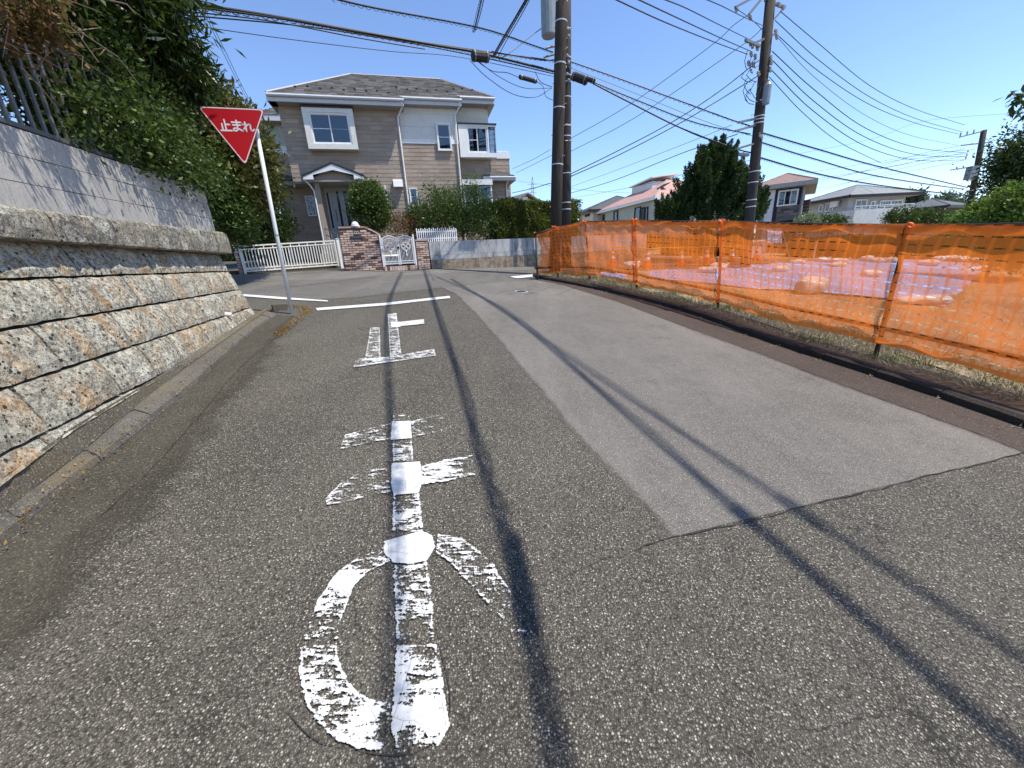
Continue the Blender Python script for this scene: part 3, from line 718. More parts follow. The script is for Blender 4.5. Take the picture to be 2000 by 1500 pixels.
M_CURT = simple('grey curtain', (.085, .095, .11), .9, var=.35, scale=18)
M_DOOR = simple('pale grey door paint', (.42, .43, .42), .45, var=.05)
def shingmat(name, a, b):
    t = NT(name); c = t.ramp(t.rand(), [(0, a), (1, b)]); p = t.pos(); n = t.noise(p, 1.2, 5, .65)
    c = t.mix(t.ramp(n, [(.35, 0.0), (.75, .4)]), c, tuple(x*.6 for x in a)); t.bump(t.noise(p, 60, 3), .4, .01); return t.set(c, .85, 0, .2)
M_SHING = shingmat('grey brown roof shingles', (.10, .093, .088), (.25, .232, .218))
def glassmat(name='window glass', tint=(.55, .6, .62), gl=.32):
    t = NT(name); tr = t.node('ShaderNodeBsdfTransparent', {0: (*tint, 1)}); g = t.node('ShaderNodeBsdfGlossy', {0: (.9, .95, 1, 1), 1: .02})
    fr = t.node('ShaderNodeFresnel', {0: 1.5}); f = t.math('ADD', t.math('MULTIPLY', fr.outputs[0], 1.0), gl*.12, 0, True)
    mx = t.node('ShaderNodeMixShader', {0: f, 1: tr.outputs[0], 2: g.outputs[0]}); t.l.new(mx.outputs[0], t.out.inputs[0]); return t.m
M_GLASS = glassmat()
M_INT = simple('dark room', (.03, .035, .045), .9)

def window(fr, t, s0, s1, z0, z1, parent, sashes=2, fw=.05, dep=.07, curtain=True, mat=None, name='window', horiz=None, backmat=None):
    mat = mat or M_WHITE; mb = MB(); w = (s1-s0)
    for a, b, c, d in ((s0, s1, z0, z0+fw), (s0, s1, z1-fw, z1), (s0, s0+fw, z0+fw, z1-fw), (s1-fw, s1, z0+fw, z1-fw)): mb.fbox(fr, a, b, t, t+dep, c, d)
    f = mb.build(name, mat, parent)
    MB().fbox(fr, s0+.01, s1-.01, t+.002, t+.006, z0+.01, z1-.01).build('backing', M_INT, f)
    if curtain:
        cb = MB(); n = 14; o = 0
        for i in range(n+1):
            a = s0+fw+(w-2*fw)*i/n
            for zz in (z0+fw, z1-fw): cb.v.append(tuple(fr.P(a, t+.018+.010*(i % 2), zz)))
        for i in range(n): cb.f.append((2*i, 2*i+2, 2*i+3, 2*i+1))
        cb.build('curtain', backmat or M_CURT, f)
    iw = (w-2*fw)/sashes
    for i in range(sashes):
        a = s0+fw+iw*i; b = a+iw; o = .014*(i % 2); sm = MB(); q = .022
        for u, v_, c, d in ((a, b, z0+fw, z0+fw+q), (a, b, z1-fw-q, z1-fw), (a, a+q, z0+fw+q, z1-fw-q), (b-q, b, z0+fw+q, z1-fw-q)): sm.fbox(fr, u+.001, v_-.001, t+.036+o*.5, t+.052+o*.5, c, d)
        if horiz: sm.fbox(fr, a+q, b-q, t+.037, t+.05, z0+(z1-z0)*horiz-.012, z0+(z1-z0)*horiz+.012)
        sm.build('sash', mat, f)
        MB().fbox(fr, a+q, b-q, t+.040+o*.5, t+.045+o*.5, z0+fw+q, z1-fw-q).build('pane', M_GLASS, f)
    return f
def slope_tiles(eA, eB, rA, rB, course, length, mat, name, parent, thick=.018, seed=2, label=None, under=M_BLACK):
    """shingled plane: eave from eA to eB, ridge rA to rB (3D); base sheet plus individual shingles"""
    eA, eB, rA, rB = [np.array(p, float) for p in (eA, eB, rA, rB)]
    e1 = eB-eA; e1 /= np.linalg.norm(e1); up_ = (rA-eA)-e1*((rA-eA) @ e1); L = np.linalg.norm(up_); e2 = up_/L; nn = np.cross(e1, e2)
    if nn[2] < 0: nn = -nn
    poly = [(0, 0), ((eB-eA) @ e1, 0), ((rB-eA) @ e1, (rB-eA) @ e2), ((rA-eA) @ e1, (rA-eA) @ e2)]
    R = random.Random(seed); mb = MB()
    for a, b, c, d in tile_rows(poly, course, length, .006, R=R, jitter=.35):
        P = lambda x, y, h: eA+e1*x+e2*y+nn*h
        h = thick+R.random()*.004; mb.box8([P(a, c-.012, .006), P(b, c-.012, .006), P(b, d, .004), P(a, d, .004), P(a, c-.012, h+.012), P(b, c-.012, h+.012), P(b, d, h*.55), P(a, d, h*.55)])
    o = mb.build(name, mat, parent, kind='stuff'); 
    MB().prism([P0-nn*.0 for P0 in (eA, eB, rB, rA)], -nn*.05).build('roof_deck', under, parent); return o

house = thing('house', 'two storey house with brown siding, white upper panels and grey shingled roof', 'house', tuple(HF.P(-4, -3, 1.9)))
def sd_(name, t, s0, s1, z0, z1, holes=(), seed=1):
    MB().fbox(HF, s0, s1, t-.3, t, z0, z1).build('wall', simple('wall backing', (.10, .075, .06), .9) if False else M_SOFF, house)
    return tiles_fr(HF, t+.001, s0, s1, z0, z1, .152, .46, .006, .011, .005, holes, seed).build(name, M_SID, house, kind='stuff')
# measured levels on the front plane
ze = 7.62; PITCH = .62
sA0, sA1 = -8.36, -4.03; tB, tC = -.12, -.66
sB1 = HF.px(897, 300, tB)[0]; sC1 = HF.px(952, 215, tC)[0]
zb0 = 2.0
def rz(t): return ze+(.5-t)*PITCH           # roof surface height at distance t
# upper floor A
sd_('siding', 0, sA0, sA1, 4.86, rz(.5)-.10, seed=1)
# lower floor right of the door, and recessed lower left
td = -.9
sDl = HF.px(618, 420, td)[0]; sDoor0 = HF.px(637, 390, td)[0]; sDoor1 = HF.px(690, 390, td)[0]; zDoor1 = HF.px(650, 363, td)[1]; zDoor0 = HF.px(660, 469, td)[1]
print('door', sDl, sDoor0, sDoor1, zDoor0, zDoor1, 'B', sB1, sC1)
sd_('siding', 0, sDoor1+.05, sA1, zb0, 4.86, seed=2)
sLL = HF.px(552, 420, td)[0]
sd_('siding', td, sLL, sDoor1+.05, zb0, 4.85, holes=[(sDoor0, sDoor1, zb0, zDoor1)], seed=3)
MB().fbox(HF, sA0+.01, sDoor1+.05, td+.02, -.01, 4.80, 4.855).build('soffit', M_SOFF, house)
# sides of the upper box (left) and right returns
def side(s, t0, t1, z0, z1, mat=M_SID, sgn=1, name='siding'):
    f2 = Fr(HF.P(s, 0, 0), -HF.n*sgn if sgn > 0 else HF.n)
    mb = MB()
    if mat is M_SID:
        mb = tiles_fr(Fr(HF.P(s, t0, 0), HF.n if sgn < 0 else -HF.n), .001, 0 if sgn < 0 else -(t1-t0), (t1-t0) if sgn < 0 else 0, z0, z1, .152, .46, .010, .016, .006, (), 5)
        mb.build(name, mat, house, kind='stuff')
    MB().fbox(HF, min(s, s-sgn*.3)+.0005, max(s, s-sgn*.3)-.0005, t0, t1, z0, z1).build('wall', mat, house)
side(sA0, -8, -.301, 4.86, ze-.1, M_SID, -1)
side(sC1, -8, tC-.301, 6.45, rz(tC)-.1, M_STUC, 1)
# block B : white above, brown below
zB = HF.px(840, 281, tB)[1]
def stucco(t, s0, s1, z0, z1, seed=4):
    MB().fbox(HF, s0, s1, t-.3, t, z0, z1).build('wall', M_STUC, house)
    return tiles_fr(HF, t+.001, s0, s1, z0, z1, .455, .9, .006, .008, .002, (), seed).build('stucco_panels', M_STUC, house)
stucco(tB, sA1-.2, sB1, zB+.14, rz(tB+.5)-.1)
MB().fbox(HF, sA1-.05, sB1, tB-.01, tB+.035, zB, zB+.15).build('belt_course', M_WHITE, house)
sd_('siding', tB, sA1-.2, sB1, zb0, zB, seed=6)
# block C
stucco(tC, sB1-.2, sC1, 6.45, rz(tC+.5)-.06, 7); sd_('siding', tC, sB1-.2, sC1, zb0, 6.45, seed=8)
# rear balcony wing
tW = -2.0; s0, zt = HF.px(958, 303, tW); s1 = HF.px(995, 320, tW)[0]; 
sd_('siding', tW, s0-.4, s1, 3.0, HF.px(975, 310, tW)[1], seed=9)
zc2 = HF.px(975, 310, tW)[1]; MB().fbox(HF, s0-.5, s1+.05, tW-.15, tW+.04, zc2, zc2+.22).build('balcony_cap', M_WHITE, house)
MB().fbox(HF, s0-.5, s1-.02, tW-.08, tW-.04, zc2+.30, zc2+.34).build('balcony_rail', M_WHITE, house)
for k in range(4): MB().fbox(HF, s0+.1+k*.38, s0+.13+k*.38, tW-.075, tW-.045, zc2+.22, zc2+.30).build('balcony_post', M_WHITE, house)
side(s1, -7, tW-.301, 3.0, zc2+.2, M_SID, 1)
# annex under the pent roof
tX = -.95; sX1 = HF.px(991, 370, tX)[0]; zX = HF.px(960, 348, tX)[1]
sd_('siding', tX, sC1-.3, sX1, zb0, zX, seed=11); side(sX1, -5, tX-.301, zb0, zX, M_SID, 1)
eL = HF.P(HF.px(944, 350, tX+.45)[0], tX+.45, zX+.0); eR = HF.P(HF.px(1007, 346, tX+.45)[0], tX+.45, zX)
slope_tiles(eL, eR, HF.P(-.35, tX-.5, zX+.48), HF.P(sX1-.55, tX-.5, zX+.48), .16, .3, M_SHING, 'shingles', house, seed=12)
slope_tiles(eR, HF.P(sX1+.45, -6, zX), HF.P(sX1-.55, tX-.5, zX+.48), HF.P(sX1-.55, -6, zX+.48), .16, .3, M_SHING, 'shingles', house, seed=13)
MB().tube([eL-[0, 0, .05], eR-[0, 0, .05]], .05, 8).build('gutter', M_FASC, house)
MB().prism([eL-[0, 0, .02], eR-[0, 0, .02], eR-[0, 0, .17], eL-[0, 0, .17]], -HF.n*.03).build('fascia', M_WHITE, house)
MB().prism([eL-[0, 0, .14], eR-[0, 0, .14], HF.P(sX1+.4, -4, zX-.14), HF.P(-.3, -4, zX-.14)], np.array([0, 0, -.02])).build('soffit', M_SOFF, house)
MB().prism([eR-[0, 0, .02], HF.P(sX1+.45, -6, zX)-[0, 0, .02], HF.P(sX1+.45, -6, zX)-[0, 0, .17], eR-[0, 0, .17]], HF.w*.03).build('fascia', M_WHITE, house)
# left rear block D
tD = -2.6; d0s, d1s = HF.px(517, 260, tD)[0], HF.px(545, 260, tD)[0]+1.2; zD = HF.px(528, 232, tD)[1]; zDm = HF.px(535, 300, tD)[1]; zDr = HF.px(540, 340, tD)[1]
stuc = MB().fbox(HF, d0s, d1s, tD-3, tD, zDm, zD).build('wall', simple('pale green grey stucco', (.42, .44, .38), .85, var=.05), house)
tiles_fr(HF, tD+.001, d0s, d1s, zDr-.5, zDm-.02, .152, .46, .01, .016, .006, (), 14).build('siding', M_SID, house, kind='stuff'); MB().fbox(HF, d0s, d1s, tD-3, tD, zDr-.5, zDm).build('wall', M_SOFF, house)
MB().fbox(HF, d0s-.02, d1s, tD, tD+.03, zDm-.02, zDm+.30).build('belt_course', M_WHITE, house)
eL = HF.P(d0s-.45, tD+.45, zD+.02); eR = HF.P(d1s, tD+.45, zD+.02)
slope_tiles(eL, eR, HF.P(d0s+1.4, tD-1.4, zD+1.1), HF.P(d1s, tD-1.4, zD+1.1), .16, .3, M_SHING, 'shingles', house, seed=15)
MB().prism([eL, eR, eR-[0, 0, .2], eL-[0, 0, .2]], -HF.n*.03).build('fascia', M_FASC, house)
MB().prism([eL-[0, 0, .2], eR-[0, 0, .2], HF.P(d1s, tD-3, zD-.18), HF.P(d0s-.45, tD-3, zD-.18)], np.array([0, 0, -.02])).build('soffit', M_SOFF, house)
# low roof skirt on the left
zk = HF.px(530, 356, td+.1)[1]; sk0 = HF.px(521, 350, td+.2)[0]; eL = HF.P(sk0, td+.35, zk+.05); eR = HF.P(sA0+.3, td+.35, zk+.05)
MB().prism([eL, eR, HF.P(sA0+.3, td-.9, zk+.42), HF.P(sk0+.3, td-.9, zk+.42)], np.array([0, 0, -.06])).build('skirt_roof', simple('dark slate metal roofing', (.03, .033, .04), .5), house)
MB().prism([eL-[0, 0, .06], eR-[0, 0, .06], eR-[0, 0, .22], eL-[0, 0, .22]], -HF.n*.03).build('fascia', M_SOFF, house)
MB().prism([eL-[0, 0, .2], eR-[0, 0, .2], HF.P(sA0+.3, td-.9, zk-.14), HF.P(sk0, td-.9, zk-.14)], np.array([0, 0, -.02])).build('soffit', M_SOFF, house)
side(sLL, -6, td-.301, zb0, 4.6, M_SID, -1)
# ---- main hip roof, eave stepping back towards the right
k = 2.8; sL = HF.px(519, 178, .5)[0]; tr = .5-k; zr = rz(tr); r1 = HF.P(sL+k, tr, zr)
sR1 = HF.px(860, 154, tr)[0]; r2 = HF.P(sR1, tr, zr)
eA1 = HF.px(787, 190, .5)[0]; tBe, tCe = .22, -.17; eB1 = HF.px(900, 190, tBe)[0]; eC1 = HF.px(964, 186, tCe)[0]
def E_(s, t): return HF.P(s, t, rz(t))
slope_tiles(E_(sL, .5), E_(eA1, .5), r1, HF.P(eA1-.02, tr, zr), .155, .30, M_SHING, 'shingles', house, seed=20)
slope_tiles(E_(eA1-.02, tBe), E_(eB1, tBe), HF.P(eA1-.02, tr, zr), HF.P(eB1-.0 if eB1 < sR1 else sR1, tr, zr), .155, .30, M_SHING, 'shingles', house, seed=21) if eB1 <= sR1 else None
# right hip portion: build as convex polygon over the remaining span
def poly_tiles(P3, course, length, mat, name, parent, seed):
    P3 = [np.array(p, float) for p in P3]; e1 = P3[1]-P3[0]; e1 /= np.linalg.norm(e1); q = P3[-1]-P3[0]; u = q-e1*(q @ e1); e2 = u/np.linalg.norm(u); nn = np.cross(e1, e2)
    if nn[2] < 0: nn = -nn
    poly = [((p-P3[0]) @ e1, (p-P3[0]) @ e2) for p in P3]; R = random.Random(seed); mb = MB()
    for a, b, c, d in tile_rows(poly, course, length, .006, R=R, jitter=.35):
        P = lambda x, y, h: P3[0]+e1*x+e2*y+nn*h
        h = .018+R.random()*.004; mb.box8([P(a, c-.012, .006), P(b, c-.012, .006), P(b, d, .004), P(a, d, .004), P(a, c-.012, h+.012), P(b, c-.012, h+.012), P(b, d, h*.55), P(a, d, h*.55)])
    mb.build(name, mat, parent, kind='stuff'); MB().prism(P3, -nn*.05).build('roof_deck', M_BLACK, parent)
if eB1 > sR1:
    f_ = (eB1-sR1)/(eC1-sR1); hp = r2+(E_(eC1, tCe)-r2)*f_
    poly_tiles([E_(eA1-.02, tBe), E_(eB1, tBe), hp, r2, HF.P(eA1-.02, tr, zr)], .155, .30, M_SHING, 'shingles', house, 21)
    poly_tiles([E_(eB1, tCe), E_(eC1, tCe), hp], .155, .30, M_SHING, 'shingles', house, 22)
else:
    poly_tiles([E_(eB1, tCe), E_(eC1, tCe), r2, HF.P(eB1, tr, zr)], .155, .30, M_SHING, 'shingles', house, 22)
tb = 2*tr-.5
MB().prism([E_(sL, .5), r1, HF.P(sL, tb, ze)], np.array([0, 0, -.04])).build('roof_plane', M_SHING, house)
MB().prism([E_(eC1, tCe), r2, HF.P(eC1, tb, ze)], np.array([0, 0, -.04])).build('roof_plane', M_SHING, house)
MB().prism([HF.P(sL, tb, ze), HF.P(eC1, tb, ze), r2, r1], np.array([0, 0, -.04])).build('roof_plane', M_SHING, house)
M_RIDGE = simple('pale ridge capping', (.33, .32, .31), .5)
for a, b in ((E_(sL, .5), r1), (r1, r2), (r2, E_(eC1, tCe))): MB().tube([a+[0, 0, .02], b+[0, 0, .02]], .045, 6).build('ridge_cap', M_RIDGE, house)
# fascias, gutters, soffits
def eave(s0, s1, t):
    z = rz(t); MB().fbox(HF, s0, s1, t-.03, t, z-.24, z-.015).build('fascia', M_FASC, house)
    mb = MB(); n = 8; a, b = HF.P(s0, t+.055, z-.06), HF.P(s1+.02, t+.055, z-.06); mb.tube([a, b], .055, 8); mb.build('gutter', M_FASC, house)
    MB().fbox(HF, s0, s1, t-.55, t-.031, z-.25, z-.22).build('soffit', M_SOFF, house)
eave(sL, eA1, .5); eave(eA1-.1, eB1, tBe); eave(eB1-.1, eC1, tCe)
MB().prism([HF.P(sL, .5, ze-.24), HF.P(sL, .5, ze-.01), HF.P(sL, tb, ze-.01), HF.P(sL, tb, ze-.24)], -HF.w*.03).build('fascia', M_FASC, house)
MB().prism([HF.P(sL, .47, ze-.25), HF.P(sA0+.05, .47, ze-.25), HF.P(sA0+.05, tb, ze-.25), HF.P(sL, tb, ze-.25)], np.array([0, 0, .02])).build('soffit', M_SOFF, house)
zc3 = rz(tCe); MB().prism([HF.P(eC1, tCe, zc3-.24), HF.P(eC1, tCe, zc3-.01), HF.P(eC1, tb, ze-.01), HF.P(eC1, tb, ze-.24)], HF.w*.03).build('fascia', M_FASC, house)
MB().prism([HF.P(eC1, tCe, zc3-.25), HF.P(sC1-.05, tCe, zc3-.25), HF.P(sC1-.05, tb, ze-.25), HF.P(eC1, tb, ze-.25)], np.array([0, 0, .02])).build('soffit', M_SOFF, house)
# snow guards along the eaves
sg0 = None
gpx = [(345, 187), (432, 185), (520, 199), (601, 196), (685, 209), (762, 206), (842, 218), (917, 217), (995, 229), (1051, 193), (1128, 205), (1193, 203), (1268, 213), (1329, 210), (1406, 221), (1451, 203), (1509, 201), (1580, 210)]
for i, (a, b) in enumerate(gpx):
    px, py = Z(a, b); nrm = HF.n*PITCH+np.array([0, 0, 1.]); P0 = E_(0, .5); r = ray(px, py); P = CAM+r*(((P0-CAM) @ nrm)/(r @ nrm))
    if sg0 is None: sg0 = MB().box((0, 0, .045), HF.w*.085, HF.n*.03, (0, 0, .075)).build('snow_guard', M_BLACK, None); sg0.parent = house; sg0.location = V(P-np.array(ORI[house.name])); 
    else: link_copy(sg0, house, Matrix.Translation(V(P-np.array(ORI[house.name]))))
# downspouts
def spout(pts, r=.032, mat=M_WHITE): MB().tube([HF.P(*p) for p in pts], r, 8).build('downspout', mat, house)
spout([(eA1-.07, .53, rz(.5)-.1), (eA1-.07, .40, rz(.5)-.25), (sA1-.06, .07, rz(.5)-.5), (sA1-.06, .06, zb0)])
spout([(eB1-.08, tBe+.04, rz(tBe)-.1), (eB1-.08, tBe-.05, rz(tBe)-.25), (sB1-.06, tB+.07, rz(tBe)-.5), (sB1-.06, tB+.07, zb0)])
spout([(sC1-.02, tC+.06, rz(tC)-.35), (sC1-.02, tC+.06, 6.5)]) if False else None
spout([(sA0-.12, -.6, ze-.3), (sA0-.04, -.5, ze-.6), (sA0-.04, -.45, 4.9), (sA0-.1, -.5, 4.75)])
spout([(sX1-.03, tX+.42, zX-.05), (sX1-.03, tX+.3, zX-.15), (sX1-.05, tX+.06, zX-.3), (sX1-.05, tX+.06, zb0)])
spout([(d0s+.1, tD+.05, zD-.1), (d0s+.1, tD+.05, zk+.5)], .03)
spout([(HF.px(539, 362, td+.1)[0], td+.08, zk-.1), (HF.px(539, 362, td+.1)[0], td+.08, zb0)])
# ---- projecting bay window on A
tb_ = .36; bl_, bzt = HF.px(*Z(383, 316), tb_); br_, _ = HF.px(*Z(785, 612), tb_); bzb = HF.px(*Z(610, 611), tb_)[1]
mb = MB(); th = .13
il, izt = HF.px(*Z(430, 350), tb_); ir = HF.px(*Z(745, 570), tb_)[0]; izb = HF.px(*Z(600, 575), tb_)[1]
for a, b, c, d in ((bl_, br_, bzb, izb), (bl_, br_, izt, bzt), (bl_, il, izb, izt), (ir, br_, izb, izt)): mb.fbox(HF, a, b, .02, tb_, c, d)
bay = mb.build('bay_surround', M_STUC, house)
MB().fbox(HF, bl_-.03, br_+.03, .0, tb_+.04, bzt+.001, bzt+.05).build('bay_roof', M_BLACK, bay)
window(HF, tb_-.12, il+.005, ir-.005, izb+.005, izt-.005, house, 2, .045, .09, horiz=.5)
# white sash window on B, small low windows, right bay
a, zt = HF.px(*Z(1322, 432), tB); b, zb = HF.px(*Z(1440, 628), tB); window(HF, tB+.02, a, b, zb, zt, house, 1, .06, .09, horiz=.5)
a, zt = HF.px(*Z(1136, 885), tB); b, zb = HF.px(*Z(1208, 1010), tB); window(HF, tB+.02, a, b, zb, zt, house, 1, .04, .08)
a, zt = HF.px(*Z(955, 868), 0); b, zb = HF.px(*Z(1003, 1065), 0); window(HF, .02, a, b, zb, zt, house, 1, .05, .08)
a, zt = HF.px(*Z(1510, 850), tC); b, zb = HF.px(*Z(1715, 925), tC); window(HF, tC+.02, a, b, zb-.6, zt, house, 2, .06, .1)
MB().fbox(HF, a-.03, b+.03, tC+.12, tC+.20, zt-.10, zt+.12).build('shutter_box', M_WHITE, house)
# corner box window on C : frame, glass front and glass side
tc = tC+.42; c0s, czt = HF.px(*Z(1480, 436), tc); c1s = HF.px(*Z(1752, 640), tc)[0]; czb = HF.px(*Z(1600, 668), tc)[1]
f0, fzt = HF.px(*Z(1540, 452), tc); f1 = HF.px(*Z(1690, 600), tc)[0]; fzb = HF.px(*Z(1600, 636), tc)[1]
mb = MB()
for q in ((c0s, c1s, tC+.02, tc, czb, fzb), (c0s, c1s, tC+.02, tc, fzt, czt), (c0s, f0, tC+.02, tc, fzb, fzt)): mb.fbox(HF, *q)
cb = mb.build('bay_surround', M_WHITE, house)
MB().fbox(HF, c0s-.03, c1s+.04, tC, tc+.05, czt+.001, czt+.05).build('bay_roof', M_BLACK, cb)
window(HF, tc-.10, f0+.004, f1-.004, fzb+.004, fzt-.004, house, 2, .04, .08, horiz=.5)
MB().fbox(HF, f1, f1+.06, tc-.1, tc-.005, fzb, fzt).build('mullion', M_WHITE, cb)
MB().fbox(HF, f1+.06, c1s-.01, tc-.02, tc-.012, fzb, fzt).build('pane', M_GLASS, cb)
MB().fbox(HF, c1s-.02, c1s-.012, tC+.03, tc-.021, fzb, fzt).build('pane', M_GLASS, cb)
MB().fbox(HF, c1s-.03, c1s+.0, tc-.03, tc-.0, fzb, fzt).build('mullion', M_FASC, cb)
MB().fbox(HF, sC1-.02, sC1+.0, tC+.03, tC+.06, fzb, fzt).build('mullion', M_FASC, cb)
# vent hood
a, zt = HF.px(*Z(1025, 825), 0); b, zb = HF.px(*Z(1098, 880), 0)
MB().prism([HF.P(a, .025, zt), HF.P(a, .20, zt-.06), HF.P(a, .24, zb), HF.P(a, .025, zb)], HF.w*(b-a)).build('vent_hood', M_WHITE, house)
# door with side lights
dr = MB().fbox(HF, sDoor0, sDoor1, td+.02, td+.07, zDoor0, zDoor1).build('door', M_DOOR, house)
dw = sDoor1-sDoor0
for u0, u1, v0, v1 in ((.05, .13, .22, .88), (.40, .50, .22, .90), (.66, .80, .22, .90)):
    s0, s1, z0, z1 = sDoor0+dw*u0, sDoor0+dw*u1, zDoor0+(zDoor1-zDoor0)*v0, zDoor0+(zDoor1-zDoor0)*v1
    m = MB(); g = .012
    for q in ((s0-g, s1+g, z0-g, z0), (s0-g, s1+g, z1, z1+g), (s0-g, s0, z0, z1), (s1, s1+g, z0, z1)): m.fbox(HF, q[0], q[1], td+.07, td+.082, q[2], q[3])
    m.build('light_frame', M_WHITE, dr); MB().fbox(HF, s0, s1, td+.0705, td+.074, z0, z1).build('pane', simple('dark door glass', (.03, .04, .06), .08, 0, .6), dr)
for u in (.0, .22, .97): MB().fbox(HF, sDoor0+dw*u, sDoor0+dw*u+.05, td+.07, td+.095, zDoor0, zDoor1).build('stile', M_DOOR, dr)
MB().fbox(HF, sDoor0, sDoor1, td+.07, td+.09, zDoor0+.38, zDoor0+.43).build('mid_rail', M_DOOR, dr)
MB().tube([HF.P(sDoor0+dw*.29, td+.12, zDoor0+.75), HF.P(sDoor0+dw*.30, td+.15, zDoor0+.95), HF.P(sDoor0+dw*.29, td+.12, zDoor0+1.2)], .014, 6).build('handle', simple('aged bronze', (.10, .075, .05), .35, .8), dr)
# steps and landing below the door
for k in range(4): MB().fbox(HF, sDoor0-.3-.0*k, sDoor1+.3, td+.3*(k+1)+.55*(k == 0)*0, td+.35*(k+1)+.6, zDoor0-.19*(k+1)-.2, zDoor0-.02-.19*k).build('step', M_CONC, house)
# porch : posts, gable roof
tp = .62; p0, _ = HF.px(*Z(390, 790), tp); p1, _ = HF.px(*Z(822, 785), tp); pa, pz = HF.px(*Z(600, 700), tp); pze = HF.px(*Z(400, 790), tp)[1]; pzb = HF.px(*Z(500, 822), tp)[1]
pm = (p0+p1)/2
M_PR = simple('dark porch roofing', (.035, .03, .03), .6)
for sgn, e in ((-1, p0), (1, p1)):
    MB().prism([HF.P(pm, tp, pz), HF.P(e, tp, pze), HF.P(e, tp, pze-.06), HF.P(pm, tp, pz-.06)], -HF.n*(tp+.05)).build('porch_roof', M_PR, house)
    MB().prism([HF.P(pm, tp-.02, pz-.07), HF.P(e-.02*sgn, tp-.02, pze-.07), HF.P(e-.02*sgn, tp-.02, pzb), HF.P(e-sgn*.38, tp-.02, pzb), HF.P(e-sgn*.38, tp-.02, pzb+.16), HF.P(pm, tp-.02, pz-.27)], -HF.n*.04).build('bargeboard', M_WHITE, house)
    MB().fbox(HF, min(e, e-sgn*.1), max(e, e-sgn*.1), 0.03, tp-.08, pzb-.02, pzb+.05).build('porch_gutter', M_WHITE, house)
MB().prism([HF.P(p0+.3, tp-.25, pzb), HF.P(p1-.3, tp-.25, pzb), HF.P(p1-.3, tp-.25, pze-.1), HF.P(pm, tp-.25, pz-.12), HF.P(p0+.3, tp-.25, pze-.1)], -HF.n*.05).build('porch_gable', M_SID, house)
MB().fbox(HF, p0+.15, p1-.15, .03, tp-.1, pzb-.06, pzb-.02).build('porch_ceiling', M_SOFF, house)
c0, _ = HF.px(*Z(487, 900), .2); c1, _ = HF.px(*Z(520, 900), .2)
MB().fbox(HF, c0, c1, -.05, .3, zb0, pzb-.06).build('porch_post', M_SID, house)
spout([(p0+.06, tp-.1, pzb), (p0+.2, .4, pzb-.2), (c0-.04, .34, pzb-.35), (c0-.04, .34, zb0)], .03)
spout([(p1-.06, tp-.1, pzb), (p1-.25, .25, pzb-.2), (p1-.3, .08, pzb-.3), (p1-.3, .08, zb0)], .03)
# lattice window
a, zt = HF.px(*Z(412, 940), td); b, zb = HF.px(*Z(500, 1080), td); wl_ = window(HF, td+.02, a, b, zb, zt, house, 1, .03, .08, curtain=False)
lm = MB(); n = 5
for i in range(-n, n+1):
    for sg in (1, -1):
        z0 = zb+(zt-zb)*i/n; x0, x1 = a, b; za, zb2 = (z0, z0+(zt-zb)*.55) if sg > 0 else (z0+(zt-zb)*.55, z0)
        ts = [0, 1]
        def cl(za, zb2):
            lo, hi = 0., 1.
            for q0, q1, lim, s_ in ((za, zb2, zt-.03, 1), (za, zb2, zb+.03, -1)):
                dlt = q1-q0
                if abs(dlt) < 1e-6: continue
                tt = (lim-q0)/dlt
                if (s_ > 0) == (dlt > 0): hi = min(hi, tt)
                else: lo = max(lo, tt)
            return lo, hi
        lo, hi = cl(za, zb2)
        if hi-lo > .05: lm.tube([HF.P(a+.03+(b-a-.06)*lo, td+.088, za+(zb2-za)*lo), HF.P(a+.03+(b-a-.06)*hi, td+.088, za+(zb2-za)*hi)], .006, 4)
lm.build('lattice', M_WHITE, wl_)

# ================================================================== FRONTAGE: BRICK WALL, GATES, GARDEN WALL
fO = G(676, 530); fE = G(1045, 520); BF = Fr((fO[0], fO[1], 0), (fE-fO)[:2])
def brickmat():
    t = NT('mixed red brown brick'); r = t.orand(); p = t.pos('Object' and (1, 1, 1)); n = t.noise(p, 22, 4, .7)
    c = t.ramp(r, [(0, (.14, .075, .06)), (.12, (.17, .09, .07)), (.18, (.42, .28, .22)), (.6, (.60, .44, .36)), (.85, (.68, .55, .46)), (1, (.50, .34, .27))])
    c = t.mix(t.ramp(n, [(.45, 0.0), (.7, .35)]), c, (.16, .10, .08)); t.bump(n, .4, .01); return t.set(c, .9, 0, .15)
M_BRICK = brickmat(); M_MORT = simple('dark brown mortar', (.12, .09, .075), .95)
bru = {}
def bricks(parent, fr, s0, s1, zt_fn, z0, t, seed=1, face=1):
    """individual bricks in running bond on the face of frame fr"""
    key = 'u'
    R = random.Random(seed); H_, L_ = .072, .215; k = 0; z = z0
    po = np.array(ORI[parent.name])
    while z < 9:
        x = s0-(k % 2)*L_/2; any_ = False
        while x < s1:
            a, b = max(x, s0), min(x+L_, s1)
            if b-a > .03 and z+H_ <= zt_fn((a+b)/2)+.01:
                any_ = True; c = fr.P((a+b)/2, t+R.uniform(-.002, .004), z+H_/2)-po
                mat3 = Matrix(((fr.w[0]*(b-a-.018), fr.n[0]*.03, 0, c[0]), (fr.w[1]*(b-a-.018), fr.n[1]*.03, 0, c[1]), (0, 0, H_-.018, c[2]), (0, 0, 0, 1)))
                if key not in bru:
                    o = MB().box((0, 0, 0), (1, 0, 0), (0, 1, 0), (0, 0, 1)).build('brick', M_BRICK, None); bru[key] = o; o.parent = parent; o.matrix_local = mat3
                else: link_copy(bru[key], parent, mat3)
            x += L_
        z += H_; k += 1
        if not any_: break
bwall = thing('brick_wall', 'brick gate wall with sloping shoulder, mailbox slot and nameplate between the two white gates', 'brick wall', tuple(fO))
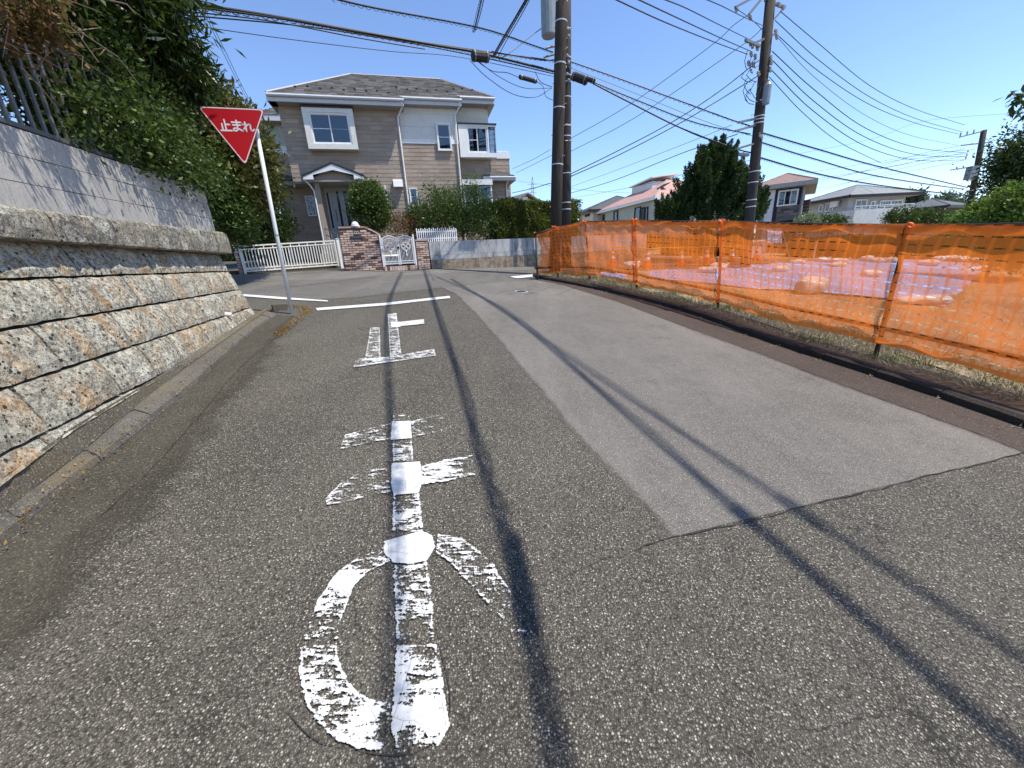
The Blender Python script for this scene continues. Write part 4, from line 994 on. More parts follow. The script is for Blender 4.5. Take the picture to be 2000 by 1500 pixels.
sW1 = BF.px(748, 500, 0)[0]; zwb = gz(*BF.P(sW1/2, 0, 0)[:2])-.06; zwt = BF.px(664, 446, 0)[1]; zwr = BF.px(741, 460, 0)[1]; sSh = BF.px(711, 446, 0)[0]
def top_fn(s): return zwt if s < sSh else zwt+(zwr-zwt)*min(1, (s-sSh)/(sW1-sSh))**1.1
print('brickwall', sW1, zwb, zwt, zwr, sSh)
MB().prism([BF.P(.0, -.03, zwb-.3), BF.P(sW1, -.03, zwb-.3), BF.P(sW1, -.03, zwr), BF.P((sSh+sW1)/2, -.03, (zwt+zwr)/2+.0), BF.P(sSh, -.03, zwt), BF.P(0, -.03, zwt)], -BF.n*.2).build('wall_core', M_MORT, bwall)
bricks(bwall, BF, 0, sW1, top_fn, zwb, -.014, 3)
# soldier capping course following the top
cp = [(0, zwt), (sSh, zwt), ((sSh+sW1)/2, (zwt+zwr)/2+.02), (sW1, zwr)]
for (a, za), (b, zb) in zip(cp[:-1], cp[1:]):
    n = max(1, int(round((b-a)/.10)))
    for i in range(n):
        u0, u1 = i/n, (i+1)/n; m = MB(); sa, sb = a+(b-a)*u0+.004, a+(b-a)*u1-.004; zA, zB_ = za+(zb-za)*u0, za+(zb-za)*u1
        m.box8([BF.P(sa, -.24, zA), BF.P(sa, .01, zA), BF.P(sb, .01, zB_), BF.P(sb, -.24, zB_), BF.P(sa, -.24, zA+.05), BF.P(sa, .01, zA+.05), BF.P(sb, .01, zB_+.05), BF.P(sb, -.24, zB_+.05)]); m.build('cap_brick', M_BRICK, bwall)
EF = Fr(BF.P(0, 0, 0), BF.n)   # left end face
bricks(bwall, Fr(BF.P(0, -.03, 0), -BF.n), -.0, .2, lambda s: zwt, zwb, .0, 5)
ms, mz = BF.px(696, 463.5, 0)
MB().fbox(BF, ms-.19, ms+.19, .003, .03, mz-.05, mz+.045).build('mail_slot', simple('dark grey metal', (.05, .05, .055), .4, .6), bwall)
MB().fbox(BF, ms-.16, ms+.16, .03, .038, mz-.012, mz+.028).build('mail_flap', simple('brushed dark metal', (.12, .12, .125), .35, .8), bwall)
ns, nz_ = BF.px(696, 454.5, 0); MB().fbox(BF, ns-.075, ns+.075, .003, .02, nz_-.045, nz_+.04).build('nameplate', simple('pale stone plate', (.42, .42, .41), .4), bwall)
for dx in (-.035, .035): MB().fbox(BF, ns+dx-.02, ns+dx+.02, .0203, .023, nz_-.02, nz_+.02).build('nameplate_mark', M_DARK, bwall)
is_, iz = BF.px(738, 473, 0); MB().fbox(BF, is_-.04, is_+.04, .003, .035, iz-.07, iz+.07).build('intercom', M_BLACK, bwall)
ls_, lz = BF.px(694, 442, -.1); lt = thing('wall_lamp', 'small white dome lamp on top of the brick gate wall', 'lamp', tuple(BF.P(ls_, -.12, zwt+.05)))
MB().lathe(BF.P(ls_, -.12, zwt+.052), [(.15, 0), (.15, .03), (.12, .035)], 16).build('lamp_base', M_WHITE, lt)
MB().lathe(BF.P(ls_, -.12, zwt+.087), [(.12, 0), (.11, .05), (.075, .10), (.02, .125)], 16).build('lamp_dome', simple('white opal glass', (.8, .8, .78), .3), lt, smooth=True)
# right brick pillar by the pedestrian gate
s0 = BF.px(815, 500, 0)[0]; s1 = BF.px(839, 500, 0)[0]; zt2 = BF.px(826, 470.5, 0)[1]; zb2 = gz(*BF.P(s1, 0, 0)[:2])-.06
pl = thing('brick_pillar', 'narrow brick pillar between the ornate white gate and the grey garden wall', 'pillar', tuple(BF.P((s0+s1)/2, 0, zb2)))
MB().fbox(BF, s0, s1, -.4, -.03, zb2-.2, zt2).build('pillar_core', M_MORT, pl); bricks(pl, BF, s0, s1, lambda s: zt2, zb2, -.014, 8)
bricks(pl, Fr(BF.P(s0, -.03, 0), -BF.n), 0, .36, lambda s: zt2, zb2, .0, 9)
MB().fbox(BF, s0-.01, s1+.01, -.42, .02, zt2+.002, zt2+.05).build('pillar_cap', M_BRICK, pl)
# left brick pillar
gO = G(480, 536); gE = G(663, 524); GF = Fr((gO[0], gO[1], 0), (gE-gO)[:2]); zg = gO[2]
LP = Fr(GF.P(-.02, 0, 0), BF.w); lz1 = LP.px(470, 453, 0)[1]; ll0 = LP.px(458, 500, 0)[0]
pl2 = thing('brick_pillar', 'brick pillar half covered by leaves at the left end of the white driveway gate', 'pillar', tuple(LP.P(ll0/2, 0, zg)))
MB().fbox(LP, ll0, -.02, -.4, -.03, zg-.3, lz1).build('pillar_core', M_MORT, pl2); bricks(pl2, LP, ll0, -.02, lambda s: lz1, zg-.1, -.014, 11)
MB().fbox(LP, ll0-.01, -.01, -.42, .02, lz1+.002, lz1+.05).build('pillar_cap', M_BRICK, pl2)

M_GATE = simple('cream white gate paint', (.72, .70, .62), .45, var=.06, dirt=.25, dcol=(.35, .27, .17))
M_WG = simple('white gate paint', (.78, .78, .77), .4, var=.04)
gt = thing('driveway_gate', 'wide low cream white sliding gate of thin vertical bars between brick pillar and brick wall', 'gate', tuple(gO))
gl_ = GF.px(663, 500, 0)[0]-.10; gzt0 = GF.px(481, 481, 0)[1]; gzt1 = GF.px(653, 470, 0)[1]; gzb0 = GF.px(492, 531, 0)[1]; gzb1 = GF.px(660, 518, 0)[1]
print('gate', gl_, gzt0, gzt1, gzb0, gzb1)
def gz_t(s, d=0): return gzt0+(gzt1-gzt0)*s/gl_-d
def gz_b(s, d=0): return gzb0+(gzb1-gzb0)*s/gl_+d
for nm, fn, dd, r in (('top_rail', gz_t, 0, .02), ('upper_rail', gz_t, .10, .016), ('lower_rail', gz_b, .10, .016), ('bottom_rail', gz_b, .02, .02)):
    MB().box8([GF.P(a, t, fn(a, dd)+q) for q in (-r, r) for a, t in ((0.0, -.02), (0.0, .02), (gl_, .02), (gl_, -.02))]).build(nm, M_GATE, gt)
nb = 33
for i in range(nb):
    s = .05+(gl_-.08)*i/(nb-1); MB().box8([GF.P(s+a*.014, b*.009, z) for z in (gz_b(s, -.0 if i % 3 == 0 else .08), gz_t(s, 0 if i % 3 == 1 else .08)) for a, b in ((-1, -1), (-1, 1), (1, 1), (1, -1))]).build('gate_bar', M_GATE, gt)
MB().fbox(GF, -.03, .03, -.03, .03, gzb0-.06, gzt0+.02).build('end_stile', M_GATE, gt)
MB().fbox(GF, gl_-.02, gl_+.02, -.03, .03, gzb1-.03, gzt1+.02).build('end_stile', M_GATE, gt)
gp = thing('gate_post', 'square white post closing the driveway gate beside the brick wall', 'post', tuple(GF.P(gl_+.1, 0, gzb1)))
MB().fbox(GF, gl_+.07, gl_+.16, -.05, .05, gzb1-.15, GF.px(655, 467, 0)[1]).build('post_body', M_WG, gp)
MB().fbox(GF, gl_+.06, gl_+.17, -.06, .06, GF.px(655, 467, 0)[1], GF.px(655, 467, 0)[1]+.02).build('post_cap', M_WG, gp)
# pedestrian double gate
pO = BF.px(752, 522, 0)[0]; pE = BF.px(812, 518, 0)[0]; zpt = BF.px(747, 459, 0)[1]; zpb = BF.px(782, 517, 0)[1]
pg = thing('garden_gate', 'ornate white wrought iron double gate with arched tops and scrollwork beside the brick wall', 'gate', tuple(BF.P((pO+pE)/2, 0, zpb)))
print('ped', pO, pE, zpt, zpb)
for s, e in ((pO-.05, pO+.0), (pE+.0, pE+.05)): MB().fbox(BF, s, e, -.04, .03, zpb-.15, zpt).build('gate_post', M_WG, pg)
hwid = (pE-pO-.04)/2; ghh = BF.px(780, 460, 0)[1]-zpb
for li, (a, b) in enumerate(((pO+.01, pO+.01+hwid), (pE-.01-hwid, pE-.01))):
    leaf = MB().fbox(BF, a, b, -.012, .012, zpb+.03, zpb+.055).fbox(BF, a, b, -.012, .012, zpb+.11, zpb+.13).fbox(BF, a, a+.03, -.015, .015, zpb, zpb+ghh*.93).fbox(BF, b-.03, b, -.015, .015, zpb, zpb+ghh*.93).build('gate_leaf', M_WG, pg)
    w_ = b-a; arc = lambda u: zpb+ghh*(.90+.10*math.sin(math.pi*u))
    MB().tube([BF.P(a+w_*u/10, 0, arc(u/10)) for u in range(11)], .013, 6).build('arch_rail', M_WG, leaf)
    MB().tube([BF.P(a+w_*u/10, 0, arc(u/10)-.09) for u in range(11)], .010, 6).build('arch_rail', M_WG, leaf)
    for i in range(1, 11):
        u = i/11; MB().tube([BF.P(a+w_*u, 0, zpb+.05), BF.P(a+w_*u, 0, arc(u))], .0075, 5).build('bar', M_WG, leaf)
    cx_, cz_ = (a+b)/2, zpb+ghh*.62; sm = MB()
    for q in range(4):
        an = q*math.pi/2+math.pi/4*0; ox, oz = .085*math.cos(an), .075*math.sin(an)
        sm.tube([BF.P(cx_+ox+.062*math.cos(t_), .014, cz_+oz+.062*math.sin(t_)) for t_ in np.linspace(0, 2*math.pi, 13)], .009, 5, False)
    sm.tube([BF.P(cx_+.15*math.cos(t_), .014, cz_+.13*math.sin(t_)) for t_ in np.linspace(0, 2*math.pi, 17)], .008, 5, False)
    sm.lathe(BF.P(cx_, .014, cz_-.17-.05), [(.004, 0), (.022, .03), (.022, .06), (.006, .1)], 8)
    sm.lathe(BF.P(cx_, .014, cz_-.33), [(.004, 0), (.02, .04), (.012, .09), (.004, .12)], 8)
    sm.build('scrollwork', M_WG, leaf)
MB().fbox(BF, (pO+pE)/2-.035, (pO+pE)/2+.035, .016, .04, zpb+ghh*.55, zpb+ghh*.63).build('latch', M_BLACK, pg)
st = thing('doorstep', 'brick edged step below the ornate white garden gate', 'step', tuple(BF.P((pO+pE)/2, .1, zpb-.1)))
zs0 = gz(*BF.P((pO+pE)/2, .2, 0)[:2]); MB().fbox(BF, pO-.03, pE+.03, -.5, .12, zs0-.2, zpb-.035).build('step_body', M_MORT, st)
n = 13
for i in range(n):
    a = pO-.03+(pE-pO+.06)*i/n; MB().fbox(BF, a+.005, a+(pE-pO+.06)/n-.005, .1205, .135, zs0-.02, zpb-.04).build('brick', M_BRICK, st)
# concrete garden wall
def gwmat():
    t = NT('stained garden wall concrete'); p = t.pos(); n = t.noise(p, 1.6, 6, .65); st_ = t.noise(t.pos((2.5, 2.5, .35)), 2.6, 7, .72); f = t.noise(p, 30, 4, .7)
    c = t.ramp(n, [(.3, (.34, .34, .34)), (.7, (.5, .5, .5))]); c = t.mix(t.ramp(st_, [(.48, 0.0), (.66, .8)]), c, (.10, .095, .085)); c = t.mix(t.ramp(st_, [(.26, .8), (.36, 0.0)]), c, (.62, .61, .58))
    t.bump(f, .4, .01); return t.set(c, .9, 0, .2)
M_GW = gwmat(); M_GWL = simple('mossy lower wall', (.27, .22, .16), .95, var=.45, scale=7, bump=.5, dirt=.7)
gs0 = BF.px(840, 500, -.05)[0]; gs1 = BF.px(1045, 500, -.05)[0]+5.5; gzt_ = BF.px(940, 468.5, -.05)[1]; z1_ = BF.px(940, 494, 0)[1]; z2_ = BF.px(940, 503, 0)[1]
gw = thing('garden_wall', 'stained pale grey concrete garden wall with a mossy base below the clipped hedges', 'wall', tuple(BF.P(1+gs0, 0, 1.3)))
print('gw', gs0, gs1, gzt_, z1_, z2_)
x = gs0; i = 0
while x < gs1:
    e = min(x+1.8, gs1); MB().fbox(BF, x+.004, e-.004, -.25, -.03, z1_+.008, gzt_).build('wall_panel', M_GW, gw)
    MB().fbox(BF, x+.004, e-.004, -.25, .0, z2_+.006, z1_).build('wall_panel', M_GW, gw)
    MB().fbox(BF, x+.004, e-.004, -.25, .02, .95, z2_).build('wall_panel', M_GWL, gw); x = e; i += 1
# white picket fence above it
pf = thing('picket_fence', 'short white picket fence above the garden wall beside the brick pillar', 'fence', tuple(BF.P(gs0, -.15, gzt_)))
q0, pzt = BF.px(812, 446, -.2); q1 = BF.px(893, 460, -.2)[0]
for zz in (gzt_+.12, pzt-.12): MB().fbox(BF, q0, q1, -.22, -.19, zz-.02, zz+.02).build('rail', M_WG, pf)
i = 0
while q0+i*.075 < q1: MB().fbox(BF, q0+i*.075, q0+i*.075+.035, -.19, -.175, gzt_+.01, pzt-.03*(i % 2)).build('picket', M_WG, pf); i += 1
# garden soil behind the walls
MB().prism([BF.P(q0-.2, -.26, 1.0), BF.P(q0-.2, -.26, gzt_-.03), BF.P(q0-.2, -4.5, gzt_+.1), BF.P(q0-.2, -4.5, 1)], BF.w*9).build('garden_soil', M_EARTH)['kind'] = 'structure'
# handrail beside the entrance steps
hr = thing('handrail', 'steel double handrail sloping down from the front door behind the brick wall', 'handrail', tuple(BF.P(0, -1.2, zwb)))
h0 = atD(634, 446, 15.4); h1 = atD(659, 458, 14.9); M_ST = simple('brushed steel', (.35, .35, .36), .3, .8)
for dz, nm in ((0, 'hand_bar'), (-.22, 'hand_bar')): MB().tube([h0+[0, 0, dz], h1+[0, 0, dz]], .02, 8).build(nm, M_ST, hr)
for q in (h0, (h0+h1)/2, h1): MB().tube([q, q-[0, 0, 1.1]], .018, 8).build('upright', M_ST, hr)
# driveway slab
MB().prism([GF.P(-4, -.3, 1.3), GF.P(gl_+.2, -.3, 1.3), GF.P(gl_+2, -14, 1.3), GF.P(-12, -14, 1.3)], np.array([0, 0, .36])).build('garden_earth', M_EARTH)['kind'] = 'structure'
MB().prism([GF.P(0, -.02, gz(*GF.P(0, 0, 0)[:2])-.02), GF.P(gl_+.2, -.02, gz(*GF.P(gl_, 0, 0)[:2])-.0), GF.P(gl_+.2, -5, 1.9), GF.P(-2, -5, 1.75)], np.array([0, 0, -.1])).build('driveway', M_CONC)['kind'] = 'structure'

# ================================================================== VEGETATION
L_HEDGE = leafmat('small glossy hedge leaves', (.022, .046, .010), (.095, .145, .026), .25, .48, (.18, .24, .06))
L_DARK = leafmat('dark lance leaves', (.012, .025, .006), (.050, .080, .014), .2, .3, (.11, .16, .04))
L_LOQ = leafmat('olive bronze leaves', (.040, .044, .010), (.125, .115, .026), .3, .4, (.17, .11, .035))
L_BRIGHT = leafmat('fresh green leaves', (.07, .12, .015), (.20, .28, .045), .45, .4)
L_BUSH = leafmat('mid green leaves', (.025, .055, .012), (.09, .14, .03), .25, .4)
L_BROWN = leafmat('dead brown leaves', (.10, .055, .025), (.26, .15, .06), .3, .7)
L_CLIP = leafmat('clipped hedge leaves', (.045, .065, .012), (.16, .18, .035), .35, .4, (.25, .30, .07))
L_JUN = leafmat('juniper needles', (.012, .028, .007), (.045, .085, .016), .15, .5)
L_RED = leafmat('reddish maple leaves', (.09, .035, .02), (.20, .10, .03), .35, .5)
M_BARK = simple('bark', (.10, .08, .06), .95, var=.3, scale=20, bump=.7, bscale=60)
M_TWIG = simple('dry grey brown twigs', (.17, .12, .09), .95, var=.3)
def bl(x0, y0, x1, y1, D, depth):
    cx_, cy_ = (x0+x1)/2, (y0+y1)/2; l, r = atD(x0, cy_, D), atD(x1, cy_, D); t, b = atD(cx_, y0, D), atD(cx_, y1, D)
    c = (l+r+t+b)/4; return (c, (np.linalg.norm(r-l)/2, depth, abs(t[2]-b[2])/2))
def plant(name, label, cat, blobs, n, size, mat, base=None, clumps=90, csize=.16, aspect=.5, seed=1, trunk_r=.05, group=None, droop=0, up=0, inner=.25, vst=1.0, tr=True, limbs=5):
    c = np.mean([b[0] for b in blobs], axis=0)
    if base is None: base = np.array([c[0], c[1], gz(c[0], c[1])+.05])
    t = thing(name, label, cat, tuple(base), group)
    P, N_ = blob_points(blobs, n, clumps, csize, seed, inner, vst)
    leaf_mesh('foliage', mat, P, N_, size, aspect, t, droop, seed, up)
    if tr:
        top = c+np.array([0, 0, max(b[1][2] for b in blobs)*.3]); mb = MB(); trunk(mb, base, top, trunk_r, trunk_r*.3, seed, limbs, float(max(b[1][0] for b in blobs))*.8); mb.build('trunk', M_BARK, t)
    return t
# hedge spilling over the railing of the left wall
blobs = []; R = random.Random(4)
for i in range(15):
    s = -.35-i*.66
    blobs.append((WF.P(s, -.50+R.uniform(-.05, .08), 3.28+.02*i+R.uniform(-.06, .06)), (.55, .50, .52+R.uniform(0, .1))))
    blobs.append((WF.P(s-.1, -.72, 3.85+.045*i+R.uniform(-.08, .08)), (.6, .55, .5)))
for i in range(9): blobs.append((WF.P(-.25-i*.33, -.28, 3.12+.04*math.sin(i*2)), (.26, .17, .30)))
blobs = [b for b in blobs if not ((b[0]-WF.O) @ WF.w < -2.9 and b[0][2] < 3.5)]
plant('hedge', 'dense glossy dark green hedge spilling over the railing and block wall on the left', 'hedge', blobs, 90000, .056, L_HEDGE, WF.P(-2, -.7, 2.8), 1900, .20, .52, 3, .05, limbs=4)
blobs = [(WF.P(-3.55-.5*i, -.16+.04*(i % 2), 3.62+.14*i), (.42, .22, .40)) for i in range(5)]
BB = [(WF.P(-2.6-.75*i, -1.25, 3.5+.12*i), (.7, .5, .75)) for i in range(9)]+[(WF.P(-3.2-.9*i, -1.6, 4.6+.1*i), (.9, .6, .8)) for i in range(6)]
plant('hedge', 'dense green foliage seen through the bars of the railing at the far left', 'hedge', BB, 26000, .07, L_HEDGE, WF.P(-4.5, -1.2, 2.8), 700, .2, .5, 77, .05)
P, N_ = blob_points(blobs, 9000, 260, .16, 12); t = thing('dead_shrub', 'dead brown shrub with bare tangled twigs hanging on the railing at the far left', 'shrub', tuple(WF.P(-4.5, -.5, 2.85)))
leaf_mesh('foliage', L_BROWN, P, N_, .06, .45, t, .2, 5)
mb = MB(); R = random.Random(8)
for i in range(420):
    b = blobs[i % 5]; p = b[0]+np.array([R.gauss(0, .25), R.gauss(0, .2), R.gauss(0, .25)]); q = p+np.array([R.gauss(0, .16), R.gauss(0, .16), R.gauss(-.05, .16)]); mb.tube([p, (p+q)/2+np.array([R.gauss(0, .03)]*3), q], [.006, .005, .002], 4, False)
mb.build('twigs', M_TWIG, t, kind='stuff')
# dark tall tree behind the hedge
def tb(px0, py0, px1, py1, t_, depth):
    P_ = []
    for (x, y) in ((px0, (py0+py1)/2), (px1, (py0+py1)/2), ((px0+px1)/2, py0), ((px0+px1)/2, py1)):
        s, z = WF.px(x, y, t_); P_.append(WF.P(s, t_, z))
    c = sum(P_)/4; return (c, (max(.2, np.linalg.norm(P_[1]-P_[0])/2), depth, abs(P_[2][2]-P_[3][2])/2))
c0 = atD(270, 60, 6.3); 
tree_b = [bl(170, -160, 350, 120, 6.4, .8), bl(240, 40, 366, 190, 6.9, .7), bl(60, -260, 260, 40, 5.6, .9), bl(150, 40, 290, 190, 6.6, .7), bl(-150, -420, 120, 0, 4.6, 1.0)]
plant('evergreen_tree', 'tall dark evergreen tree with long narrow leaves rising behind the hedge at the top left', 'tree', tree_b, 26000, .17, L_DARK, WF.P(-.6, -2.2, 2.7), 420, .20, .20, 6, .13, droop=.25)
lq = [bl(372, 165, 470, 290, 10.3, .9), bl(400, 215, 520, 340, 10.8, .9), bl(380, 290, 500, 400, 10.5, .8), bl(455, 290, 524, 420, 11.6, .7)]
plant('loquat_tree', 'olive and bronze leaved tree behind the stop sign, left of the house', 'tree', lq, 17000, .15, L_LOQ, np.array([-7.9, 11.0, 1.7]), 420, .2, .34, 8, .12)
lg = [bl(405, 350, 470, 450, 9.9, .6), bl(420, 400, 490, 475, 10.4, .55), bl(395, 300, 440, 400, 9.6, .5)]
plant('shrub', 'bright leafy green shrub beside the brick pillar behind the end of the stone wall', 'shrub', lg, 12000, .085, L_BUSH, np.array([-7.6, 10.3, 1.6]), 360, .18, .5, 9, .05)
dk = [bl(478, 300, 552, 480, 16.0, 1.0), bl(440, 240, 520, 420, 15.0, 1.2), bl(505, 380, 556, 486, 16.5, .8), bl(400, 260, 480, 460, 14.2, 1.2)]
plant('evergreen_tree', 'shaded dark green tree filling the gap between the stop sign pole and the house', 'tree', dk, 16000, .13, L_DARK, np.array([-9.6, 16.4, 1.7]), 330, .2, .4, 10, .12)
# plants of the house garden
rb = [bl(688, 362, 760, 456, 15.3, .62), bl(690, 356, 752, 420, 15.3, .58)]
plant('round_bush', 'rounded glossy dark green bush beside the front door above the brick wall', 'bush', rb, 13000, .085, L_HEDGE, None, 420, .15, .5, 11, .06)
md = [bl(800, 372, 905, 470, 16.3, .8), bl(845, 368, 972, 440, 16.6, .8), bl(890, 395, 978, 474, 16.0, .7), bl(796, 400, 850, 470, 16.0, .6)]
plant('shrubbery', 'tall dark green mixed shrubs in front of the house above the picket fence', 'shrub', md, 22000, .085, L_BUSH, None, 620, .15, .42, 12, .06, up=.2)
plant('maple_shrub', 'small reddish brown shrub between the round bush and the tall dark shrubs', 'shrub', [bl(762, 415, 812, 468, 15.6, .4)], 1800, .07, L_RED, None, 60, .22, .45, 13, .03)
plant('sapling', 'thin feathery sapling sticking up out of the shrubs before the house', 'sapling', [bl(905, 338, 945, 372, 16.2, .25)], 700, .06, L_CLIP, np.array([-1.6, 16.2, 2.4]), 40, .25, .3, 14, .015)
# clipped hedge along the garden wall : box shaped
def hedge_box(name, label, fr, s0, s1, t0, t1, z0, z1, n, size, mat, seed=1, rough=.06):
    R = np.random.default_rng(seed); t = thing(name, label, 'hedge', tuple(fr.P((s0+s1)/2, (t0+t1)/2, z0)))
    k = int(n*.62); S = s0+(s1-s0)*R.random(n); zz = z0+(z1-z0)*R.random(n); T = np.where(R.random(n) < .7, t1, t0+(t1-t0)*R.random(n)); top = R.random(n) < .38
    bump_ = np.sin(S*2.1+1)*.05+np.sin(S*5.3)*.035+np.sin(zz*6+S*3)*.03
    Zz = np.where(top, z1+bump_, zz); Tt = np.where(top, t0+(t1-t0)*R.random(n), T+bump_); depth = np.abs(R.normal(size=n))*rough
    Zz = Zz-np.where(top, depth, 0); Tt = Tt-np.where(top, 0, depth)
    P = fr.O+np.outer(S, fr.w)+np.outer(Tt, fr.n); P[:, 2] = Zz; N_ = np.where(top[:, None], np.array([0, 0, 1.]), fr.n[None, :]); leaf_mesh('foliage', mat, P, N_+0, size, .5, t, -.1, seed)
    MB().fbox(fr, s0+.12, s1-.12, t0+.1, t1-.14, z0-.1, z1-.16).build('shade_core', simple('hedge inner shade', (.02, .022, .01), .95), t); return t  # solid dark box: shade inside the hedge put in as colour
dh = Fr(np.array([-15., 19.5, 0]), (1, .1))  # frame of a dark hedge added to block bright sky under the trees
hedge_box('dark_hedge', 'added dark hedge hiding the bright horizon behind the driveway gate left of the house', dh, -6, 4.2, -1.5, 0, 1.5, 4.2, 14000, .12, L_DARK, 31, .1)
a = BF.px(965, 430, -.5)[0]; b = BF.px(1045, 430, -.5)[0]+2.0; zt_ = BF.px(1000, 394, -.5)[1]; zb_ = BF.px(1000, 468, -.4)[1]
hedge_box('clipped_hedge', 'long clipped yellow green hedge on the garden wall behind the two big utility poles', BF, a, b, -1.6, -.22, zb_-.02, zt_, 26000, .07, L_CLIP, 15)

# ================================================================== STOP SIGN
sb = G(570, 613); SG = thing('stop_sign', 'red triangular stop sign with white Japanese lettering on a leaning white pole', 'stop sign', tuple(sb))
top = atD(493, 214, sb[1]+.045); M_POLE = simple('white painted pole', (.66, .68, .70), .35, var=.06, dirt=.1)
dirp = (top-sb); pd = dirp/np.linalg.norm(dirp)
MB().tube([sb-[0, 0, .15], sb+dirp*.5, sb+dirp*1.0], [.032, .031, .030], 14).build('pole', M_POLE, SG, smooth=True)
bp = sb+dirp*.415; MB().tube([bp, bp+pd*.03], .0335, 14).build('pole_band', simple('grey clamp', (.35, .36, .38), .4, .5), SG)
# plate frame from the three seen corners
cA, cB, cC = [atD(*q, sb[1]-.06) for q in ((397, 211), (511, 215.5), (479, 313))]
cA = atD(385, 207, sb[1]-.24)
cB = atD(517, 213, sb[1]-.0); cC = atD(480, 324, sb[1]-.10)
print('sign sides', np.linalg.norm(cA-cB), np.linalg.norm(cB-cC), np.linalg.norm(cA-cC))
ce = (cA+cB+cC)/3; ex = cB-cA; ex /= np.linalg.norm(ex); nz2 = np.cross(cC-cA, ex); nz2 /= np.linalg.norm(nz2)
if nz2 @ (CAM-ce) < 0: nz2 = -nz2
ey = np.cross(nz2, ex); ey = ey if ey[2] > 0 else -ey
def tri(scale, rr, off):
    pts = []; cs = [ce+(c-ce)*scale for c in (cA, cB, cC)]
    for i in range(3):
        p, a, b = cs[i], cs[i-1], cs[(i+1) % 3]; u = (a-p)/np.linalg.norm(a-p); v = (b-p)/np.linalg.norm(b-p)
        for k in range(7):
            f = k/6; q0 = p+u*rr; q1 = p+v*rr; pts.append((1-f)**2*q0+2*f*(1-f)*p+f*f*q1)
    return [q+nz2*off for q in pts]
M_SRED = simple('sign red', (.50, .012, .018), .4, var=.06); M_SWH = simple('sign white', (.78, .78, .78), .4, var=.03)
plate = MB().prism(tri(1.0, .07, 0), nz2*.003); plo = plate.build('plate', M_SRED, SG)
def ring(o, i, off, th):
    A_, B_ = o, i; n = len(A_); m = MB(); e = nz2*th; m.v = [tuple(p) for p in A_]+[tuple(p) for p in B_]+[tuple(p+e) for p in A_]+[tuple(p+e) for p in B_]
    for k in range(n):
        j = (k+1) % n; m.f += [(2*n+k, 2*n+j, 3*n+j, 3*n+k), (k, j, 2*n+j, 2*n+k), (n+k, 3*n+k, 3*n+j, n+j)]
    return m
ring(tri(.975, .066, .003), tri(.925, .06, .003), 0, .0012).build('border', M_SWH, plo)
for dy in (.17, .0): MB().box(ce+ey*dy-nz2*.018, ex*.5*(1 if dy else .5), ey*.03, nz2*.02).build('bracket', M_POLE, SG)
# lettering, drawn as rounded strokes
CH = {'to': [[(.46, .95), (.46, .08)], [(.48, .56), (.84, .56)], [(.20, .60), (.20, .10)], [(.03, .06), (.97, .06)]],
 'ma': [[(.12, .80), (.88, .80)], [(.17, .56), (.83, .56)], [(.52, .97), (.52, .30), (.50, .16), (.42, .07), (.28, .04), (.16, .10), (.14, .19), (.24, .28), (.40, .29), (.58, .24), (.74, .16), (.88, .05)]],
 're': [[(.26, .98), (.26, .02)], [(.04, .72), (.42, .76), (.30, .56), (.05, .22)], [(.28, .50), (.42, .68), (.56, .78), (.66, .74), (.67, .60), (.64, .30), (.68, .14), (.78, .10), (.96, .26)]]}
def sm2(P, it=2):
    for _ in range(it):
        Q = [P[0]]
        for a, b in zip(P[:-1], P[1:]): Q += [(a[0]*.75+b[0]*.25, a[1]*.75+b[1]*.25), (a[0]*.25+b[0]*.75, a[1]*.25+b[1]*.75)]
        Q.append(P[-1]); P = Q
    return P
def letter(key, x0, y0, w, h, r, parent, name):
    m = MB()
    for si, S_ in enumerate(CH[key]):
        P = [(x0+a*w, y0+b*h) for a, b in S_]
        if len(P) > 2: P = sm2(P)
        zo = .0034+.00025*si
        for k in range(len(P)-1):
            (xa, ya), (xb, yb) = P[k], P[k+1]; L = math.hypot(xb-xa, yb-ya)+1e-9; nx, ny = -(yb-ya)/L*r, (xb-xa)/L*r
            W_ = lambda x, y: ce+ex*x+ey*y+nz2*zo
            m.quad(W_(xa+nx, ya+ny), W_(xb+nx, yb+ny), W_(xb-nx, yb-ny), W_(xa-nx, ya-ny))
        zo += .0001
        for (xa, ya) in P[::max(1, len(P)//14)]+[P[-1]]:
            m.quad(*[ce+ex*(xa+r*math.cos(t_))+ey*(ya+r*math.sin(t_))+nz2*(zo) for t_ in np.linspace(0, 2*math.pi, 11)[:-1]])
    return m.build(name, M_SWH, parent)
# letter box measured on the plate
def onplate(px, py):
    r = ray(px, py); P = CAM+r*(((ce-CAM) @ nz2)/(r @ nz2)); return (P-ce) @ ex, (P-ce) @ ey
q = [onplate(*p) for p in ((432, 256), (452, 233), (454, 256.5), (474, 235), (476, 257), (497, 239))]
for i, kname in enumerate(('to', 'ma', 're')):
    (x0, y0), (x1, y1) = q[2*i], q[2*i+1]; letter(kname, x0, min(y0, y1), abs(x1-x0)*.93, abs(y1-y0), .0105, plo, 'lettering')

